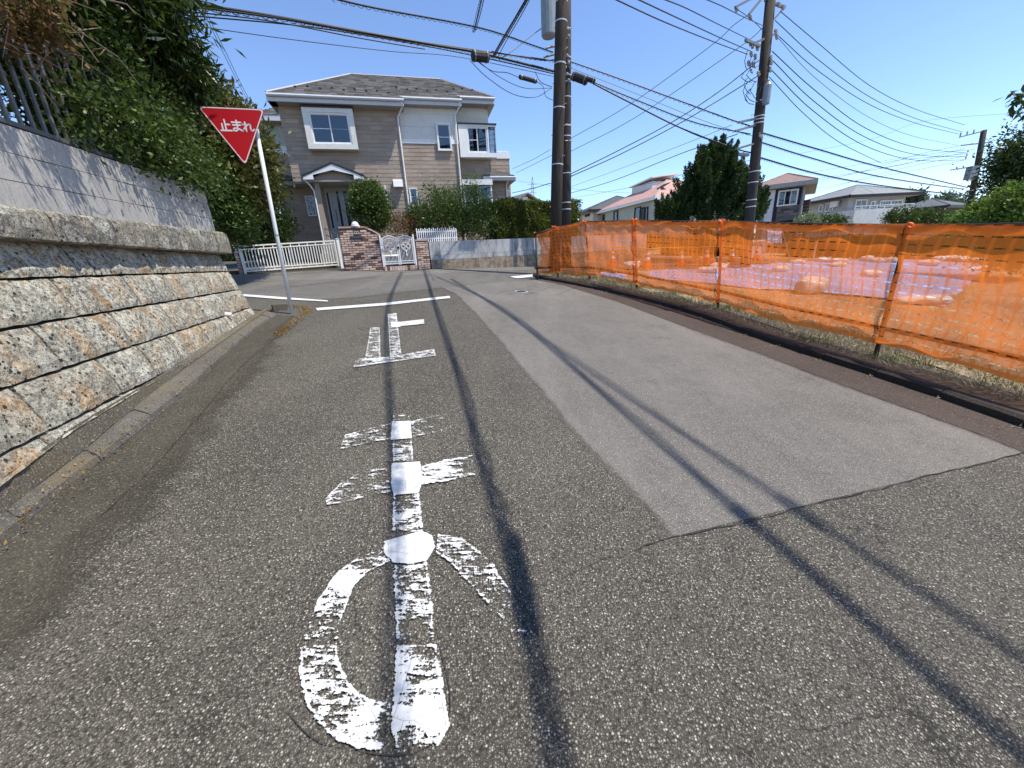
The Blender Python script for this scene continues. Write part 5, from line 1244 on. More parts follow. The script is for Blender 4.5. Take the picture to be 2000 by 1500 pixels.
# ================================================================== UTILITY POLES
def polemat():
    t = NT('dark stained concrete pole'); p = t.pos(); n = t.noise(t.pos((6, 6, .6)), 2.5, 6, .7); n2 = t.noise(p, 40, 4, .7)
    c = t.ramp(n, [(.3, (.028, .022, .018)), (.7, (.078, .064, .052))]); c = t.mix(t.ramp(n2, [(.4, .4), (.6, 0.0)]), c, (.03, .025, .02)); t.bump(n2, .4, .01); return t.set(c, .85, 0, .2)
M_UP = polemat(); M_UPG = simple('grey concrete pole', (.13, .125, .115), .85, var=.2, bump=.3)
M_BAND = simple('pale steel band', (.55, .55, .54), .4, .4); M_INS = simple('grey porcelain insulator', (.32, .31, .29), .3); M_TRF = simple('grey transformer paint', (.22, .25, .27), .4, .1)
M_ARM = simple('galvanised crossarm', (.20, .19, .18), .5, .5); M_WIRE = simple('black cable', (.012, .012, .014), .5); M_WIREG = simple('dark grey conductor', (.06, .06, .065), .5)
def upole(name, label, base, top, r0, r1, mat, bands=(), bolts=0, group=None):
    t = thing(name, label, 'utility pole', tuple(base), group); base = np.array(base); top = np.array(top); d = top-base
    MB().tube([base-d*.02, base+d*.33, base+d*.66, top], [r0, r0+(r1-r0)*.33, r0+(r1-r0)*.66, r1], 18).build('pole', mat, t, smooth=True)
    L = np.linalg.norm(d)
    for z in bands:
        f = (z-base[2])/d[2]
        if 0 < f < 1: rr = r0+(r1-r0)*f+.004; MB().tube([base+d*f, base+d*f+d/L*.03], rr, 18).build('steel_band', M_BAND, t)
    for i in range(bolts):
        f = .28+.68*i/bolts; rr = r0+(r1-r0)*f; a = 2.2+math.pi*(i % 2); v = np.array([math.cos(a), math.sin(a), 0]); p = base+d*f; MB().tube([p+v*rr*.8, p+v*(rr+.13)], .009, 6).build('step_bolt', M_BAND, t)
    return t
b1 = G(1083, 533, .08); t1 = atD(1097, 0, b1[1]+.0); d1 = t1-b1; t1 = b1+d1*1.35
def zat(px, py, D): return atD(px, py, D)[2]
UP1 = upole('utility_pole', 'thicker, nearer one of the two dark utility poles standing together on the verge tip', b1, t1, .185, .155, M_UP, [zat(1090, y, b1[1]) for y in (6, 45, 127, 213, 323)], 10)
b2 = atD(1106, 530, 15.6); b2[2] = gz(b2[0], b2[1]); t2 = atD(1106, -90, 15.6)
UP2 = upole('utility_pole', 'slimmer dark utility pole right behind the big brown pole on the verge tip', b2, t2, .19, .15, M_UP, [zat(1105, y, 15.6) for y in (60, 115, 150, 163, 192, 248, 268, 340, 397, 410)], 12)
# transformer and brackets on the rear pole
trc = atD(1071, 30, 14.9); MB().lathe(trc-[0, 0, .55], [(.20, 0), (.23, .04), (.23, 1.1), (.20, 1.16), (.1, 1.2)], 16).build('transformer', M_TRF, UP2, smooth=False)
for y in (20, 45): q = atD(1085, y, 15.1); MB().tube([q, atD(1102, y, 15.5)], .03, 6).build('bracket', M_ARM, UP2)
for (x0, y0, x1, y1) in ((1066, 94, 1104, 86), (1062, 112, 1104, 100), (1104, 60, 1112, 48), (1103, 75, 1114, 75), (1104, 275, 1116, 274), (1104, 243, 1116, 243)):
    MB().tube([atD(x0, y0, 15.4), atD(x1, y1, 15.5)], .03 if x0 < 1100 else .012, 6).build('cable_bracket', M_ARM, UP2)
for i, y in enumerate((30, 58, 72, 96, 110, 124, 133, 146, 158)): MB().lathe(atD(1103+(i % 3)*3, y, 15.42), [(.02, 0), (.045, .02), (.045, .07), (.02, .09)], 8, (0.5, -.8, .1)).build('insulator', M_INS, UP2)
# pole in the building site (second span) and the far one
D2 = 15.8; b3 = atD(1458, 500, D2); b3[2] = gz(b3[0], b3[1])+.07; t3 = atD(1505, -4, D2)
UP3 = upole('utility_pole', 'dark utility pole with crossarms, transformer and street lamp behind the orange fence', b3, t3, .185, .15, M_UP, [zat(1460, y, D2) for y in (405, 392, 358, 337, 243, 236, 230, 200)], 8)
def arm(par, p, q, r=.035, nm='crossarm'): m = MB(); p = np.array(p); q = np.array(q); d = (q-p); L = np.linalg.norm(d); e = d/L; s = np.cross(e, [0, 0, 1.]); m.box((p+q)/2, d, s*r*2, np.cross(s, e)*r*2); return m.build(nm, M_ARM, par)
def ins(par, p, ax=(0, 0, 1), h=.16, r=.05): MB().lathe(p, [(.015, 0), (r*.7, h*.2), (r, h*.35), (r*.5, h*.5), (r, h*.65), (r*.6, h*.9), (.01, h)], 8, ax).build('insulator', M_INS, par)
arm(UP3, atD(1436, 14, D2-.9), atD(1475, -6, D2-.3)); arm(UP3, atD(1494, 0, D2), atD(1533, 15, D2+.6)); arm(UP3, atD(1463, 28, D2-.9), atD(1502, -20, D2)); arm(UP3, atD(1508, 42, D2), atD(1530, 17, D2+.5), .025, 'brace')
arm(UP3, atD(1456, 78, D2-.9), atD(1484, 90, D2-.2)); arm(UP3, atD(1465, 88, D2-.5), atD(1515, 66, D2+.3)); arm(UP3, atD(1443, 239, D2-.4), atD(1480, 231, D2)); arm(UP3, atD(1436, 256, D2-.5), atD(1478, 244, D2)); arm(UP3, atD(1438, 291, D2-.4), atD(1478, 279, D2))
for x, y in ((1437, 12), (1464, 28), (1528, 8), (1520, 3), (1458, 73), (1468, 84), (1478, 88), (1514, 56), (1516, 66), (1466, 100), (1474, 105), (1461, 118), (1470, 121), (1480, 138), (1504, 106), (1505, 116), (1503, 130), (1482, 258), (1486, 262)): ins(UP3, atD(x, y, D2-.1), (.2, -.3, -1), .2, .06)
trc = atD(1498, 180, D2-.25); MB().lathe(trc-[0, 0, .36], [(.11, 0), (.125, .04), (.125, .56), (.10, .60), (.05, .66), (.05, .70)], 14).build('transformer', M_TRF, UP3)
R = random.Random(5)
for k in range(14):
    x, y = 1466+R.uniform(-6, 22), R.uniform(95, 180); P_ = [atD(x, y, D2-.3), atD(x-R.uniform(4, 14), y+R.uniform(10, 20), D2-.4), atD(x+R.uniform(-4, 8), y+R.uniform(24, 40), D2-.25)]; MB().tube([P_[0], (P_[0]+P_[1])/2+[0, 0, .05], P_[1], (P_[1]+P_[2])/2-[0, 0, .05], P_[2]], .011, 5).build('jumper_wire', M_WIRE, UP3)
sl_ = thing('street_lamp', 'small grey street lamp head on a bracket arm of the utility pole above the juniper', 'street lamp', tuple(atD(1461, 322, D2)))
MB().tube([atD(1464, 330, D2-.15), atD(1450, 312, D2-.6), atD(1446, 300, D2-.8)], .022, 8).build('lamp_arm', M_ARM, sl_); MB().tube([atD(1440, 290, D2-.9), atD(1470, 281, D2)], .018, 6).build('lamp_arm', M_ARM, sl_)
h = atD(1453, 302, D2-.8); MB().box(h, (.32, .0, -.04), (0, .13, 0), (0, 0, .08)).build('lamp_head', simple('grey lamp housing', (.16, .17, .18), .4), sl_)
D4 = 30; b4 = atD(1893, 440, D4); b4[2] = gz(b4[0], b4[1]); t4 = atD(1922, 254, D4)
UP4 = upole('utility_pole', 'distant dark utility pole with two crossarms at the right before the dark tree', b4, t4, .19, .15, simple('dark pole', (.05, .04, .038), .85), [], 0)
arm(UP4, atD(1874, 268, D4-.5), atD(1921, 256, D4)); arm(UP4, atD(1878, 284, D4-.5), atD(1933, 278, D4+.3)); arm(UP4, atD(1857, 332, D4-.8), atD(1905, 325, D4)); 
for x, y in ((1875, 267), (1888, 264), (1901, 261)): ins(UP4, atD(x, y, D4-.3), (0, 0, 1), .26, .05)
for x, y in ((1868, 330), (1881, 328), (1890, 298), (1888, 305), (1886, 311), (1890, 366), (1880, 372)): ins(UP4, atD(x, y, D4-.3), (0, 0, 1), .16, .05)
q = atD(1897, 338, D4-.3); MB().box(q, (.5, 0, 0), (0, .4, 0), (0, 0, .85)).build('transformer', M_TRF, UP4)
arm(UP4, atD(1916, 318, D4), atD(1944, 344, D4+1), .03, 'stay'); arm(UP4, atD(1885, 376, D4-.3), atD(1910, 368, D4))
# lattice tower far away
py_ = thing('lattice_tower', 'faint steel lattice power pylon far away between the house and the poles', 'pylon', tuple(atD(1040, 392, 300)))
mb = MB(); D5 = 300
for (a, b) in (((1036, 398), (1039, 352)), ((1044, 398), (1041, 352)), ((1039, 352), (1040, 345)), ((1041, 352), (1040, 345))): mb.tube([atD(*a, D5), atD(*b, D5)], .22, 4)
for y, w_ in ((360, 9), (368, 7), (376, 8)): mb.tube([atD(1040-w_, y, D5), atD(1040+w_, y, D5)], .2, 4)
for k in range(6): y = 356+k*7; w_ = 1.2+k*.55; mb.tube([atD(1040-w_, y, D5), atD(1040+w_+.5, y+7, D5)], .12, 4); mb.tube([atD(1040+w_, y, D5), atD(1040-w_-.5, y+7, D5)], .12, 4)
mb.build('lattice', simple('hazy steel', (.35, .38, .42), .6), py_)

# ================================================================== OVERHEAD CABLES
ncab = [0]
def plan_pts(pts, DA, DB):
    A = atD(*pts[0], DA); B = atD(*pts[-1], DB); d = (B-A)[:2]; nn = np.array([-d[1], d[0]]); out = [A]
    for p in pts[1:-1]:
        r = ray(*p); k = ((A-CAM)[:2] @ nn)/(r[:2] @ nn); out.append(CAM+r*k)
    return out+[B]
def catmull(P, n=8):
    P = [np.array(p, float) for p in P]; Q = [2*P[0]-P[1]]+P+[2*P[-1]-P[-2]]; out = []
    for i in range(1, len(Q)-2):
        for k in range(n):
            t = k/n; out.append(.5*((2*Q[i])+(-Q[i-1]+Q[i+1])*t+(2*Q[i-1]-5*Q[i]+4*Q[i+1]-Q[i+2])*t*t+(-Q[i-1]+3*Q[i]-3*Q[i+1]+Q[i+2])*t**3))
    return out+[P[-1]]
def cable3(P3, r, label, mat=None, spiral=False, group=None, name='cable', lumps=0):
    P = catmull(P3, 7) if len(P3) > 2 else [np.array(P3[0]), np.array(P3[1])]
    ob = MB().tube(P, r, 6).build(name, mat or M_WIRE, at=tuple(P[0])); tag(ob, label, 'cable', group)
    if spiral:
        m = MB(); l = np.cumsum([0]+[np.linalg.norm(b-a) for a, b in zip(P[:-1], P[1:])]); L = l[-1]; N_ = int(L/.045); pts = []
        for i in range(N_):
            u = L*i/N_; c = np.array([np.interp(u, l, [p[k] for p in P]) for k in range(3)]); an = u/.19*2*math.pi; rr = r+.022
            pts.append(c+np.array([math.cos(an)*.5, math.cos(an)*.5, math.sin(an)-.5])*rr)
        m.tube(pts, .0065, 3, False); m.build('spiral_hanger', mat or M_WIRE, ob)
    return ob
def cpx(pts, DA, DB, r, label, **k): return cable3(plan_pts(pts, DA, DB), r, label, **k)
# line from the pole tip towards the upper left
zc_ = atD(1080, 142, 13.9)[2]; DLs = lambda px, py: atz(px, py, zc_+.1)[1]
print('left cable depth', DLs(352, 5), DLs(355, 27))
DL = min(12, max(6.5, DLs(352, 5)))
cpx([(335, 2), (520, 30), (700, 62), (860, 90), (940, 104), (1085, 140)], DL, 15.4, .034, 'thickest black cable bundle sweeping from the top left treetop to the two big poles', spiral=True)
cpx([(340, 8), (560, 38), (720, 66), (930, 98), (1085, 119)], DL, 15.4, .018, 'black cable running just above the thickest bundle to the two big poles', spiral=True)
cpx([(345, 28), (600, 52), (800, 84), (960, 116), (1085, 145)], DL+.2, 15.4, .014, 'thin black cable sagging just below the thickest bundle left of the two big poles')
cpx([(340, 20), (520, 40), (700, 74), (830, 96)], DL+.1, 12.5, .012, 'short thin black cable lashed beneath the thickest bundle over the stop sign side')
cpx([(350, 46), (560, 76), (760, 100), (900, 112), (1085, 150)], DL+.4, 15.4, .008, 'lowest hair thin cable of the left span, seen just above the house ridge')
cpx([(640, -6), (740, 17), (940, 55), (1040, 88), (1080, 102)], 9.0, 15.4, .017, 'wrapped black cable from the top edge left of centre down to the rear big pole', spiral=True)
# service drops on the left
cpx([(352, 6), (400, 90), (440, 155), (480, 214)], DL, 15, .008, 'left thin drop wire slanting from the cable end down towards the stop sign')
cpx([(394, 14), (432, 95), (475, 180), (522, 262)], DL+.5, 17, .007, 'middle thin drop wire slanting down behind the stop sign to the house')
cpx([(398, 14), (440, 100), (482, 185), (524, 250)], DL+.5, 17, .007, 'right thin drop wire slanting down behind the stop sign to the house')
cpx([(515, 255), (530, 290), (540, 320)], 17, 17.3, .01, 'very short wire at the left corner of the house wall')
# drooping loops between splice box and poles
cpx([(918, 118), (950, 150), (1000, 183), (1045, 190), (1078, 172)], 13.2, 15.3, .009, 'longest drooping loop of thin wire hanging left of the two big poles')
cpx([(930, 116), (975, 150), (1025, 172), (1078, 172)], 13.3, 15.3, .008, 'middle drooping loop of thin wire hanging left of the two big poles')
cpx([(922, 112), (960, 138), (990, 142), (1015, 152)], 13.2, 14.3, .009, 'short wire loop feeding the left cable closure')
cpx([(1045, 158), (1060, 168), (1066, 188), (1080, 196)], 14.4, 15.2, .009, 'tiny wire loop between the left cable closure and the big pole')
cpx([(1045, 140), (1056, 160), (1078, 170)], 14.4, 15.3, .010, 'small jumper wire beside the big pole above the left cable closure')
cpx([(960, 100), (1000, 108), (1060, 118), (1082, 116)], 13.3, 15.3, .012, 'short black cable from the splice box to the rear pole bracket')
def closure(name, label, p, q, r, D, D_):
    A = atD(*p, D); B = atD(*q, D_); t = thing(name, label, 'cable closure', tuple(A)); d = (B-A)/np.linalg.norm(B-A); L = np.linalg.norm(B-A)
    MB().lathe(A, [(r*.5, -.03), (r, 0), (r, L*.5), (r*1.04, L*.52), (r, L*.54), (r, L), (r*.5, L+.03)], 10, d).build('casing', simple('black plastic casing', (.02, .02, .022), .6), t); s_ = MB()
    for u in (.1, .9): s_.lathe(A+d*L*u-d*.015, [(r*1.1, 0), (r*1.1, .03)], 10, d)
    s_.build('clamps', M_ARM, t, kind='stuff')
closure('cable_closure', 'dark grey splice box on the cable bundle above the right end of the roof', (923, 109), (953, 112), .13, 13.1, 13.3)
closure('cable_closure', 'black cylindrical cable closure hanging left of the big poles', (1015, 150), (1047, 159), .065, 14.3, 14.5)
closure('cable_closure', 'black box closure just right of the two big poles', (1119, 148), (1146, 158), .13, 15.2, 15.0)
closure('cable_closure', 'smaller black closure slightly right of the boxy one beside the two big poles', (1142, 153), (1161, 158), .07, 15.0, 14.9)
# cables rising over the camera from the splice point : their shadows lie along the road
def overhead(sh, h, r, label, head=None, spiral=False):
    P = []
    for i, p in enumerate(sh):
        g = G(*p); hh = np.interp(i, range(len(sh)), np.linspace(h[0], h[1], len(sh))); P.append(g+np.array(SD)*(hh/SD.z))
    P.append(P[-1]+(P[-1]-P[-2])/np.linalg.norm(P[-1]-P[-2])*12+np.array([0, 0, .5]))
    if head is not None: P = [head]+P
    ob = cable3(P, r*.62, label, spiral=spiral); Q = catmull(P, 7); off = np.array([.055, .02, .03])
    m = MB().tube([q+off*(1+.25*math.sin(i*.9)) for i, q in enumerate(Q)], r*.5, 6); m.build('shadow_softening_cable', M_WIRE, ob)  # companion strands added to widen and soften the shadow on the road
    MB().tube([q-off*(.7+.2*math.sin(i*1.3)) for i, q in enumerate(Q)], r*.32, 5).build('shadow_softening_cable', M_WIRE, ob)
    return ob
overhead([(757, 600), (765, 900), (765, 1250)], (5.4, 5.4), .020, 'wrapped cable climbing from left of the splice box to the top edge above the house', atD(925, 62, 12.6), True)
overhead([(850, 600), (897, 740), (931, 870), (963, 974), (986, 1052), (1035, 1260), (1085, 1500)], (5.2, 5.1), .026, 'thick black bundle rising overhead from the crossing above the house to the top edge', atD(962, 112, 13.6), True)
overhead([(880, 545), (1000, 620), (1200, 790), (1450, 1010), (2000, 1480)], (6.6, 6.2), .026, 'thick cable above the frame casting the middle shadow across the newer asphalt', None)
overhead([(850, 540), (960, 590), (1100, 690), (1560, 1000), (2000, 1290)], (6.8, 6.4), .020, 'cable above the frame casting the right hand shadow across the newer asphalt', None)
cpx([(1062, 52), (1035, 72), (1000, 100), (975, 116)], 15.1, 13.7, .012, 'thin black jumper cable slanting from the transformer down to the bundle crossing')
cpx([(1036, -4), (1018, 30), (990, 78), (972, 112)], 10.5, 13.6, .010, 'thin wire beside the thick rising bundle left of the transformer')
# span from the big poles to the pole with crossarms, and on to the far pole
S1 = 'of three wrapped cables from the big poles to the street lamp pole'
cpx([(1108, 118), (1200, 150), (1320, 194), (1420, 231), (1478, 250)], 15.4, D2, .019, 'highest '+S1, spiral=True)
cpx([(1158, 160), (1250, 198), (1360, 240), (1466, 262)], 14.9, D2, .017, 'middle '+S1, spiral=True)
cpx([(1158, 163), (1220, 195), (1330, 250), (1436, 290), (1476, 300)], 14.9, D2, .022, 'lowest '+S1, spiral=False)
cpx([(1108, 130), (1240, 182), (1380, 238), (1478, 268)], 15.4, D2, .007, 'hair thin wire just below the highest wrapped cable right of the big poles')
cpx([(1146, 158), (1240, 205), (1350, 260), (1440, 292)], 15.0, D2, .009, 'thin wire hugging the lowest wrapped cable right of the big poles')
S2 = 'of three wrapped cables sagging from street lamp pole to far right pole'
cpx([(1484, 258), (1600, 292), (1720, 326), (1890, 366)], D2, D4, .024, 'highest '+S2, spiral=True)
cpx([(1484, 277), (1590, 310), (1720, 345), (1880, 369)], D2, D4, .022, 'middle '+S2, spiral=True)
cpx([(1478, 306), (1600, 340), (1720, 362), (1860, 379), (1900, 382)], D2, D4, .026, 'lowest '+S2, spiral=True)
S3 = 'thin wires from the street lamp pole top to the far right pole'
g3 = [([(1524, 22), (1600, 86), (1700, 168), (1790, 214), (1884, 244)], .012, 'highest of seven '+S3), ([(1514, 40), (1600, 118), (1700, 190), (1790, 232), (1880, 258)], .012, 'second of seven '+S3),
 ([(1518, 68), (1600, 140), (1700, 205), (1790, 241), (1873, 262)], .012, 'third of seven '+S3), ([(1518, 72), (1590, 150), (1690, 225), (1780, 265), (1872, 284)], .008, 'fourth of seven '+S3),
 ([(1508, 100), (1590, 175), (1690, 250), (1790, 288), (1888, 299)], .014, 'fifth of seven '+S3), ([(1506, 115), (1590, 198), (1690, 268), (1790, 302), (1888, 306)], .014, 'sixth of seven '+S3), ([(1502, 132), (1590, 218), (1690, 285), (1790, 313), (1888, 312)], .014, 'lowest of seven '+S3)]
for p, r, l in g3: cpx(p, D2, D4, r, l)
cpx([(1502, 150), (1570, 222), (1640, 278), (1722, 319)], D2, 24, .012, 'single wire dropping from the street lamp pole to the highest wrapped cable at the right')
cpx([(1724, 319), (1760, 312), (1830, 306), (1890, 300)], 24, D4, .010, 'faint wire carrying on right from the end of the single dropping wire')
# from the big poles up to the crossarm pole
cpx([(1112, 341), (1200, 298), (1310, 240), (1400, 182), (1482, 118)], 15.6, D2, .016, 'upper of two thick dark wires rising right from the big poles to the crossarm pole')
cpx([(1112, 346), (1210, 302), (1320, 245), (1400, 198), (1484, 146)], 15.6, D2, .016, 'lower of two thick dark wires rising right from the big poles to the crossarm pole')
cpx([(1112, 272), (1230, 204), (1385, 92), (1432, 50), (1466, 26)], 20, D2, .010, 'upper of two thin straight wires crossing the sky up to the top crossarm')
cpx([(1112, 297), (1240, 230), (1440, 95), (1494, 50)], 20, D2, .010, 'lower of two thin straight wires crossing the sky up to the top crossarm')
cpx([(1000, 330), (1040, 312), (1075, 292)], 26, 21.5, .010, 'upper thin wire end between the house and the big poles')
cpx([(1008, 338), (1040, 322), (1078, 303)], 26, 21.5, .010, 'lower thin wire end between the house and the big poles')
cpx([(1000, 377), (1040, 368), (1074, 358)], 22, 16.5, .014, 'thick dark wire low between the annex roof and the big poles')
cpx([(1112, 378), (1200, 352), (1330, 300), (1440, 262)], 26, D2, .014, 'low pair wire rising from the big poles to the street lamp bracket')
cpx([(1112, 366), (1210, 330), (1340, 280), (1430, 244)], 28, D2, .008, 'faint low wire above the low pair wire right of the big poles')
cpx([(1112, 388), (1260, 360), (1400, 318), (1456, 296)], 40, D2, .010, 'lowest faint wire over the pink roofed house')
cpx([(1000, 352), (1150, 372), (1260, 378)], 60, 55, .014, 'faint distant level wire just above the small grey roofed house')
# wires from the crossarm pole towards the upper left
for i, (p, r) in enumerate((([(1200, -2), (1300, 44), (1400, 84), (1460, 106)], .011), ([(1240, -4), (1340, 43), (1420, 80), (1466, 100)], .011), ([(1290, -4), (1340, 16), (1400, 46), (1457, 74)], .010), ([(1370, -5), (1410, 12), (1450, 32), (1494, 52)], .009))):
    cpx(p, 8.5, D2-.3, r, ('lowest', 'third', 'second', 'highest')[i]+' of four wires from the top edge down to the street lamp pole')
cpx([(1437, 16), (1470, 40), (1500, 70)], D2-.8, D2, .009, 'short slack jumper under the top crossarm of the street lamp pole')
# bundle of faint far wires low in the sky at the right
for i, (p, D_) in enumerate((([(1484, 376), (1600, 352), (1740, 325), (1886, 298)], 45), ([(1500, 368), (1620, 345), (1760, 322), (1884, 290)], 48), ([(1560, 384), (1700, 345), (1800, 320), (1886, 305)], 44), ([(1570, 372), (1690, 350), (1800, 330), (1886, 312)], 46), ([(1580, 362), (1700, 330), (1800, 300), (1900, 280)], 50), ([(1560, 340), (1700, 318), (1820, 300), (1905, 292)], 52))):
    cpx(p, D_, D4, .012, ('lowest left', 'second', 'third', 'fourth', 'fifth', 'uppermost')[i]+' of six faint wires fanning left from the far right pole', mat=M_WIREG)
cpx([(1560, 300), (1700, 272), (1790, 240), (1880, 228), (2010, 220)], 60, 55, .014, 'very faint straight wire rising to the right edge above the far pole', mat=M_WIREG)
for i, (a, b) in enumerate((((1916, 262), (1960, 300)), ((1914, 285), (1965, 312)), ((1910, 300), (1970, 290)))): cpx([a, b], D4, D4+6, .014, ('upper', 'middle', 'lower')[i]+' short wire from the far right pole into the dark tree', mat=M_WIREG)

# ================================================================== ORANGE NET FENCE
def netmat():
    t = NT('orange safety net'); uv = t.node('ShaderNodeUVMap'); sx = t.node('ShaderNodeSeparateXYZ', {0: uv.outputs[0]}); u, v = sx.outputs[0], sx.outputs[1]
    p = t.pos(); nz = t.noise(p, 3.0, 4)
    band = t.math('PINGPONG', t.math('ADD', u, t.math('MULTIPLY', nz, .02)), .07); bm_ = t.ramp(band, [(.010, 1.0), (.02, 0.0)])
    row = t.math('FRACT', t.math('MULTIPLY', v, 13.0)); ri = t.math('FLOOR', t.math('MULTIPLY', v, 13.0))
    dash = t.math('FRACT', t.math('ADD', t.math('MULTIPLY', u, 7.1), t.math('MULTIPLY', ri, .37)))
    ds = t.math('MULTIPLY', t.math('MULTIPLY', t.math('GREATER_THAN', dash, .40), t.math('GREATER_THAN', row, .86)), t.ramp(t.noise(p, 1.1, 3), [(.38, .15), (.55, 1.0)]))
    weave = t.noise(t.node('ShaderNodeMapping', {0: uv.outputs[0], 3: (160, 900, 1)}).outputs[0], 1.0, 2)
    hem = t.math('MAXIMUM', t.math('GREATER_THAN', v, .925), t.math('LESS_THAN', v, .03))
    a = t.math('ADD', .64, t.math('MULTIPLY', bm_, .20)); a = t.math('ADD', a, t.math('MULTIPLY', t.math('SUBTRACT', weave, .5), .35)); a = t.math('ADD', a, t.math('MULTIPLY', hem, .24)); a = t.math('ADD', a, t.math('MULTIPLY', t.math('SUBTRACT', nz, .5), .10))
    a = t.math('SUBTRACT', a, t.math('MULTIPLY', ds, .60)); a = t.math('MINIMUM', t.math('MAXIMUM', a, .03), .96)
    c = t.mix(nz, (.92, .20, .026), (.97, .27, .04))
    t.set(c, .55, 0, .3); tl = t.node('ShaderNodeBsdfTranslucent', {0: c}); m1 = t.node('ShaderNodeMixShader', {0: .55, 1: t.b.outputs[0], 2: tl.outputs[0]})
    tr = t.node('ShaderNodeBsdfTransparent', {0: (1, .86, .78, 1)}); mx = t.node('ShaderNodeMixShader', {0: a, 1: tr.outputs[0], 2: m1.outputs[0]}); t.l.new(mx.outputs[0], t.out.inputs[0]); return t.m
M_NET = netmat(); M_PIPE = simple('dark rusty steel pipe', (.045, .032, .026), .6, .4, var=.4, scale=20); M_KNOT = simple('bunched orange netting', (.85, .17, .03), .6, var=.2)
FP = [G(1049.5, 541, .08), G(1090, 541, .08), G(1152, 546, .08), G(1244, 564, .08), G(1402, 604, .08), G(1711, 692, .08)]
FT = [(1046, 456), (1082, 444), (1143, 432), (1240, 430), (1411, 432), (1776, 440)]
tops = []
for b, q in zip(FP, FT): tops.append(atD(q[0], q[1], b[1]))
d = FP[-1]-FP[-2]; 
for k in (1, 2): nb_ = FP[5]+d*k*.98+np.array([.10*k, 0, 0]); nb_[2] = gz(nb_[0], nb_[1])+.08; FP.append(nb_); tops.append(nb_+np.array([.04, 0, 1.60]))
print('fence h', [round(t[2]-b[2], 2) for t, b in zip(tops, FP)], FP[-1])
nf = thing('net_fence', 'orange safety net fence on dark pipes along the right hand verge', 'fence', tuple(FP[0]))
def seg_n(i):
    a = FP[max(i-1, 0)]; b = FP[min(i+1, len(FP)-1)]; t = (b-a)[:2]; t /= np.linalg.norm(t); n = np.array([t[1], -t[0], 0]); return n if n[0] < 0 else -n
for b, t in zip(FP, tops): MB().tube([b-[0, 0, .2], b, t+[0, 0, .03]], .026, 10).build('fence_post', M_PIPE, nf, smooth=True)
def rail(hf, nm, r=.022, o=.03):
    for i in range(len(FP)-1):
        p, q = FP[i]+(tops[i]-FP[i])*hf+seg_n(i)*o*0, FP[i+1]+(tops[i+1]-FP[i+1])*hf; p = p-seg_n(i)*.03; q = q-seg_n(i+1)*.03; e = (q-p)/np.linalg.norm(q-p)*.08
        MB().tube([p-e, (p+q)/2-[0, 0, .008], q+e], r, 10).build(nm, M_PIPE, nf, smooth=True)
rail(.992, 'top_rail', .026); rail(.215, 'bottom_rail', .028)
R = random.Random(21)
uacc = 0
for i in range(len(FP)-1):
    A, B = FP[i], FP[i+1]; tA, tB_ = tops[i], tops[i+1]; L = np.linalg.norm(B-A); nu = max(8, int(L/.05)); nv = 22; mb = MB(); uv = []; ph = R.random()*9
    n0, n1 = seg_n(i), seg_n(i+1)
    for a in range(nu+1):
        u = a/nu
        for c in range(nv+1):
            v = c/nv; lo, hi = .085+.012*math.sin(u*7+ph), 1.012-.02*math.sin(math.pi*u)
            f = lo+(hi-lo)*v; P = (A+(tA-A)*f)*(1-u)+(B+(tB_-B)*f)*u; n_ = n0*(1-u)+n1*u
            sag = math.sin(math.pi*u)
            dep = .045+.02*math.sin(u*9+ph+v*3)*sag+.012*math.sin(u*31+v*6+ph)+.01*math.sin(v*17+u*4)
            near = math.exp(-min(u, 1-u)*L/.10); dep += near*(.03 if i in (2, 3) else .008)*math.sin(v*26+ph)+.01*near
            if i == 0: shift = .16*math.sin(math.pi*v)*(1-u)**2; P = P+(B-A)/L*shift
            if v > .97: dep = .0+.01*math.sin(u*20)
            q = P+n_*dep+np.array([0, 0, .012*math.sin(u*5+ph)*(1-v)]); mb.v.append(tuple(q)); uv.append((uacc+u*L+.02*math.sin(v*9+ph), v))
    for a in range(nu):
        for c in range(nv): k = a*(nv+1)+c; mb.f.append((k, k+nv+1, k+nv+2, k+1))
    uacc += L+.033; mb.build('net_panel', M_NET, nf, smooth=True, uv=uv)
# overlapping strip of a second net beside the near post and the bunched folds at the posts
for i, (s0, s1) in ((3, (-.02, .025)), (4, (.012, .03))):
    A, B = FP[i], FP[i+1]; tA, tB_ = tops[i], tops[i+1]; mb = MB(); uv = []; n_ = seg_n(i); L = np.linalg.norm(B-A)
    for a in range(7):
        u = s0+(s1-s0)*a/6
        for c in range(23):
            v = c/22; f = .09+.93*v; P = (A+(tA-A)*f)*(1-u)+(B+(tB_-B)*f)*u; q = P+n_*(.065+.006*math.sin(a*1.2+v*9)+.004*math.sin(v*30)); mb.v.append(tuple(q)); uv.append((uacc+u*L*1.4, v))
    for a in range(6):
        for c in range(22): k = a*23+c; mb.f.append((k, k+23, k+24, k+1))
    mb.build('net_fold', M_NET, nf, smooth=True, uv=uv)
for i in range(len(FP)):
    c = tops[i]+seg_n(i)*.03; mb = MB(); R = random.Random(i)
    for k in range(5): mb.lathe(c+np.array([R.uniform(-.05, .05), R.uniform(-.02, .02), R.uniform(-.04, .02)]), [(.006, -.04), (.018, -.02), (.022, .01), (.006, .04)], 7, (R.uniform(-1, 1), R.uniform(-1, 1), .5))
    o = mb.build('net_knot', M_KNOT, nf, smooth=True); o['kind'] = 'stuff'
    c = FP[i]+(tops[i]-FP[i])*.215+seg_n(i)*.01; MB().lathe(c-[0, 0, .035], [(.034, 0), (.04, .02), (.04, .05), (.034, .07)], 8).build('pipe_clamp', M_PIPE, nf)

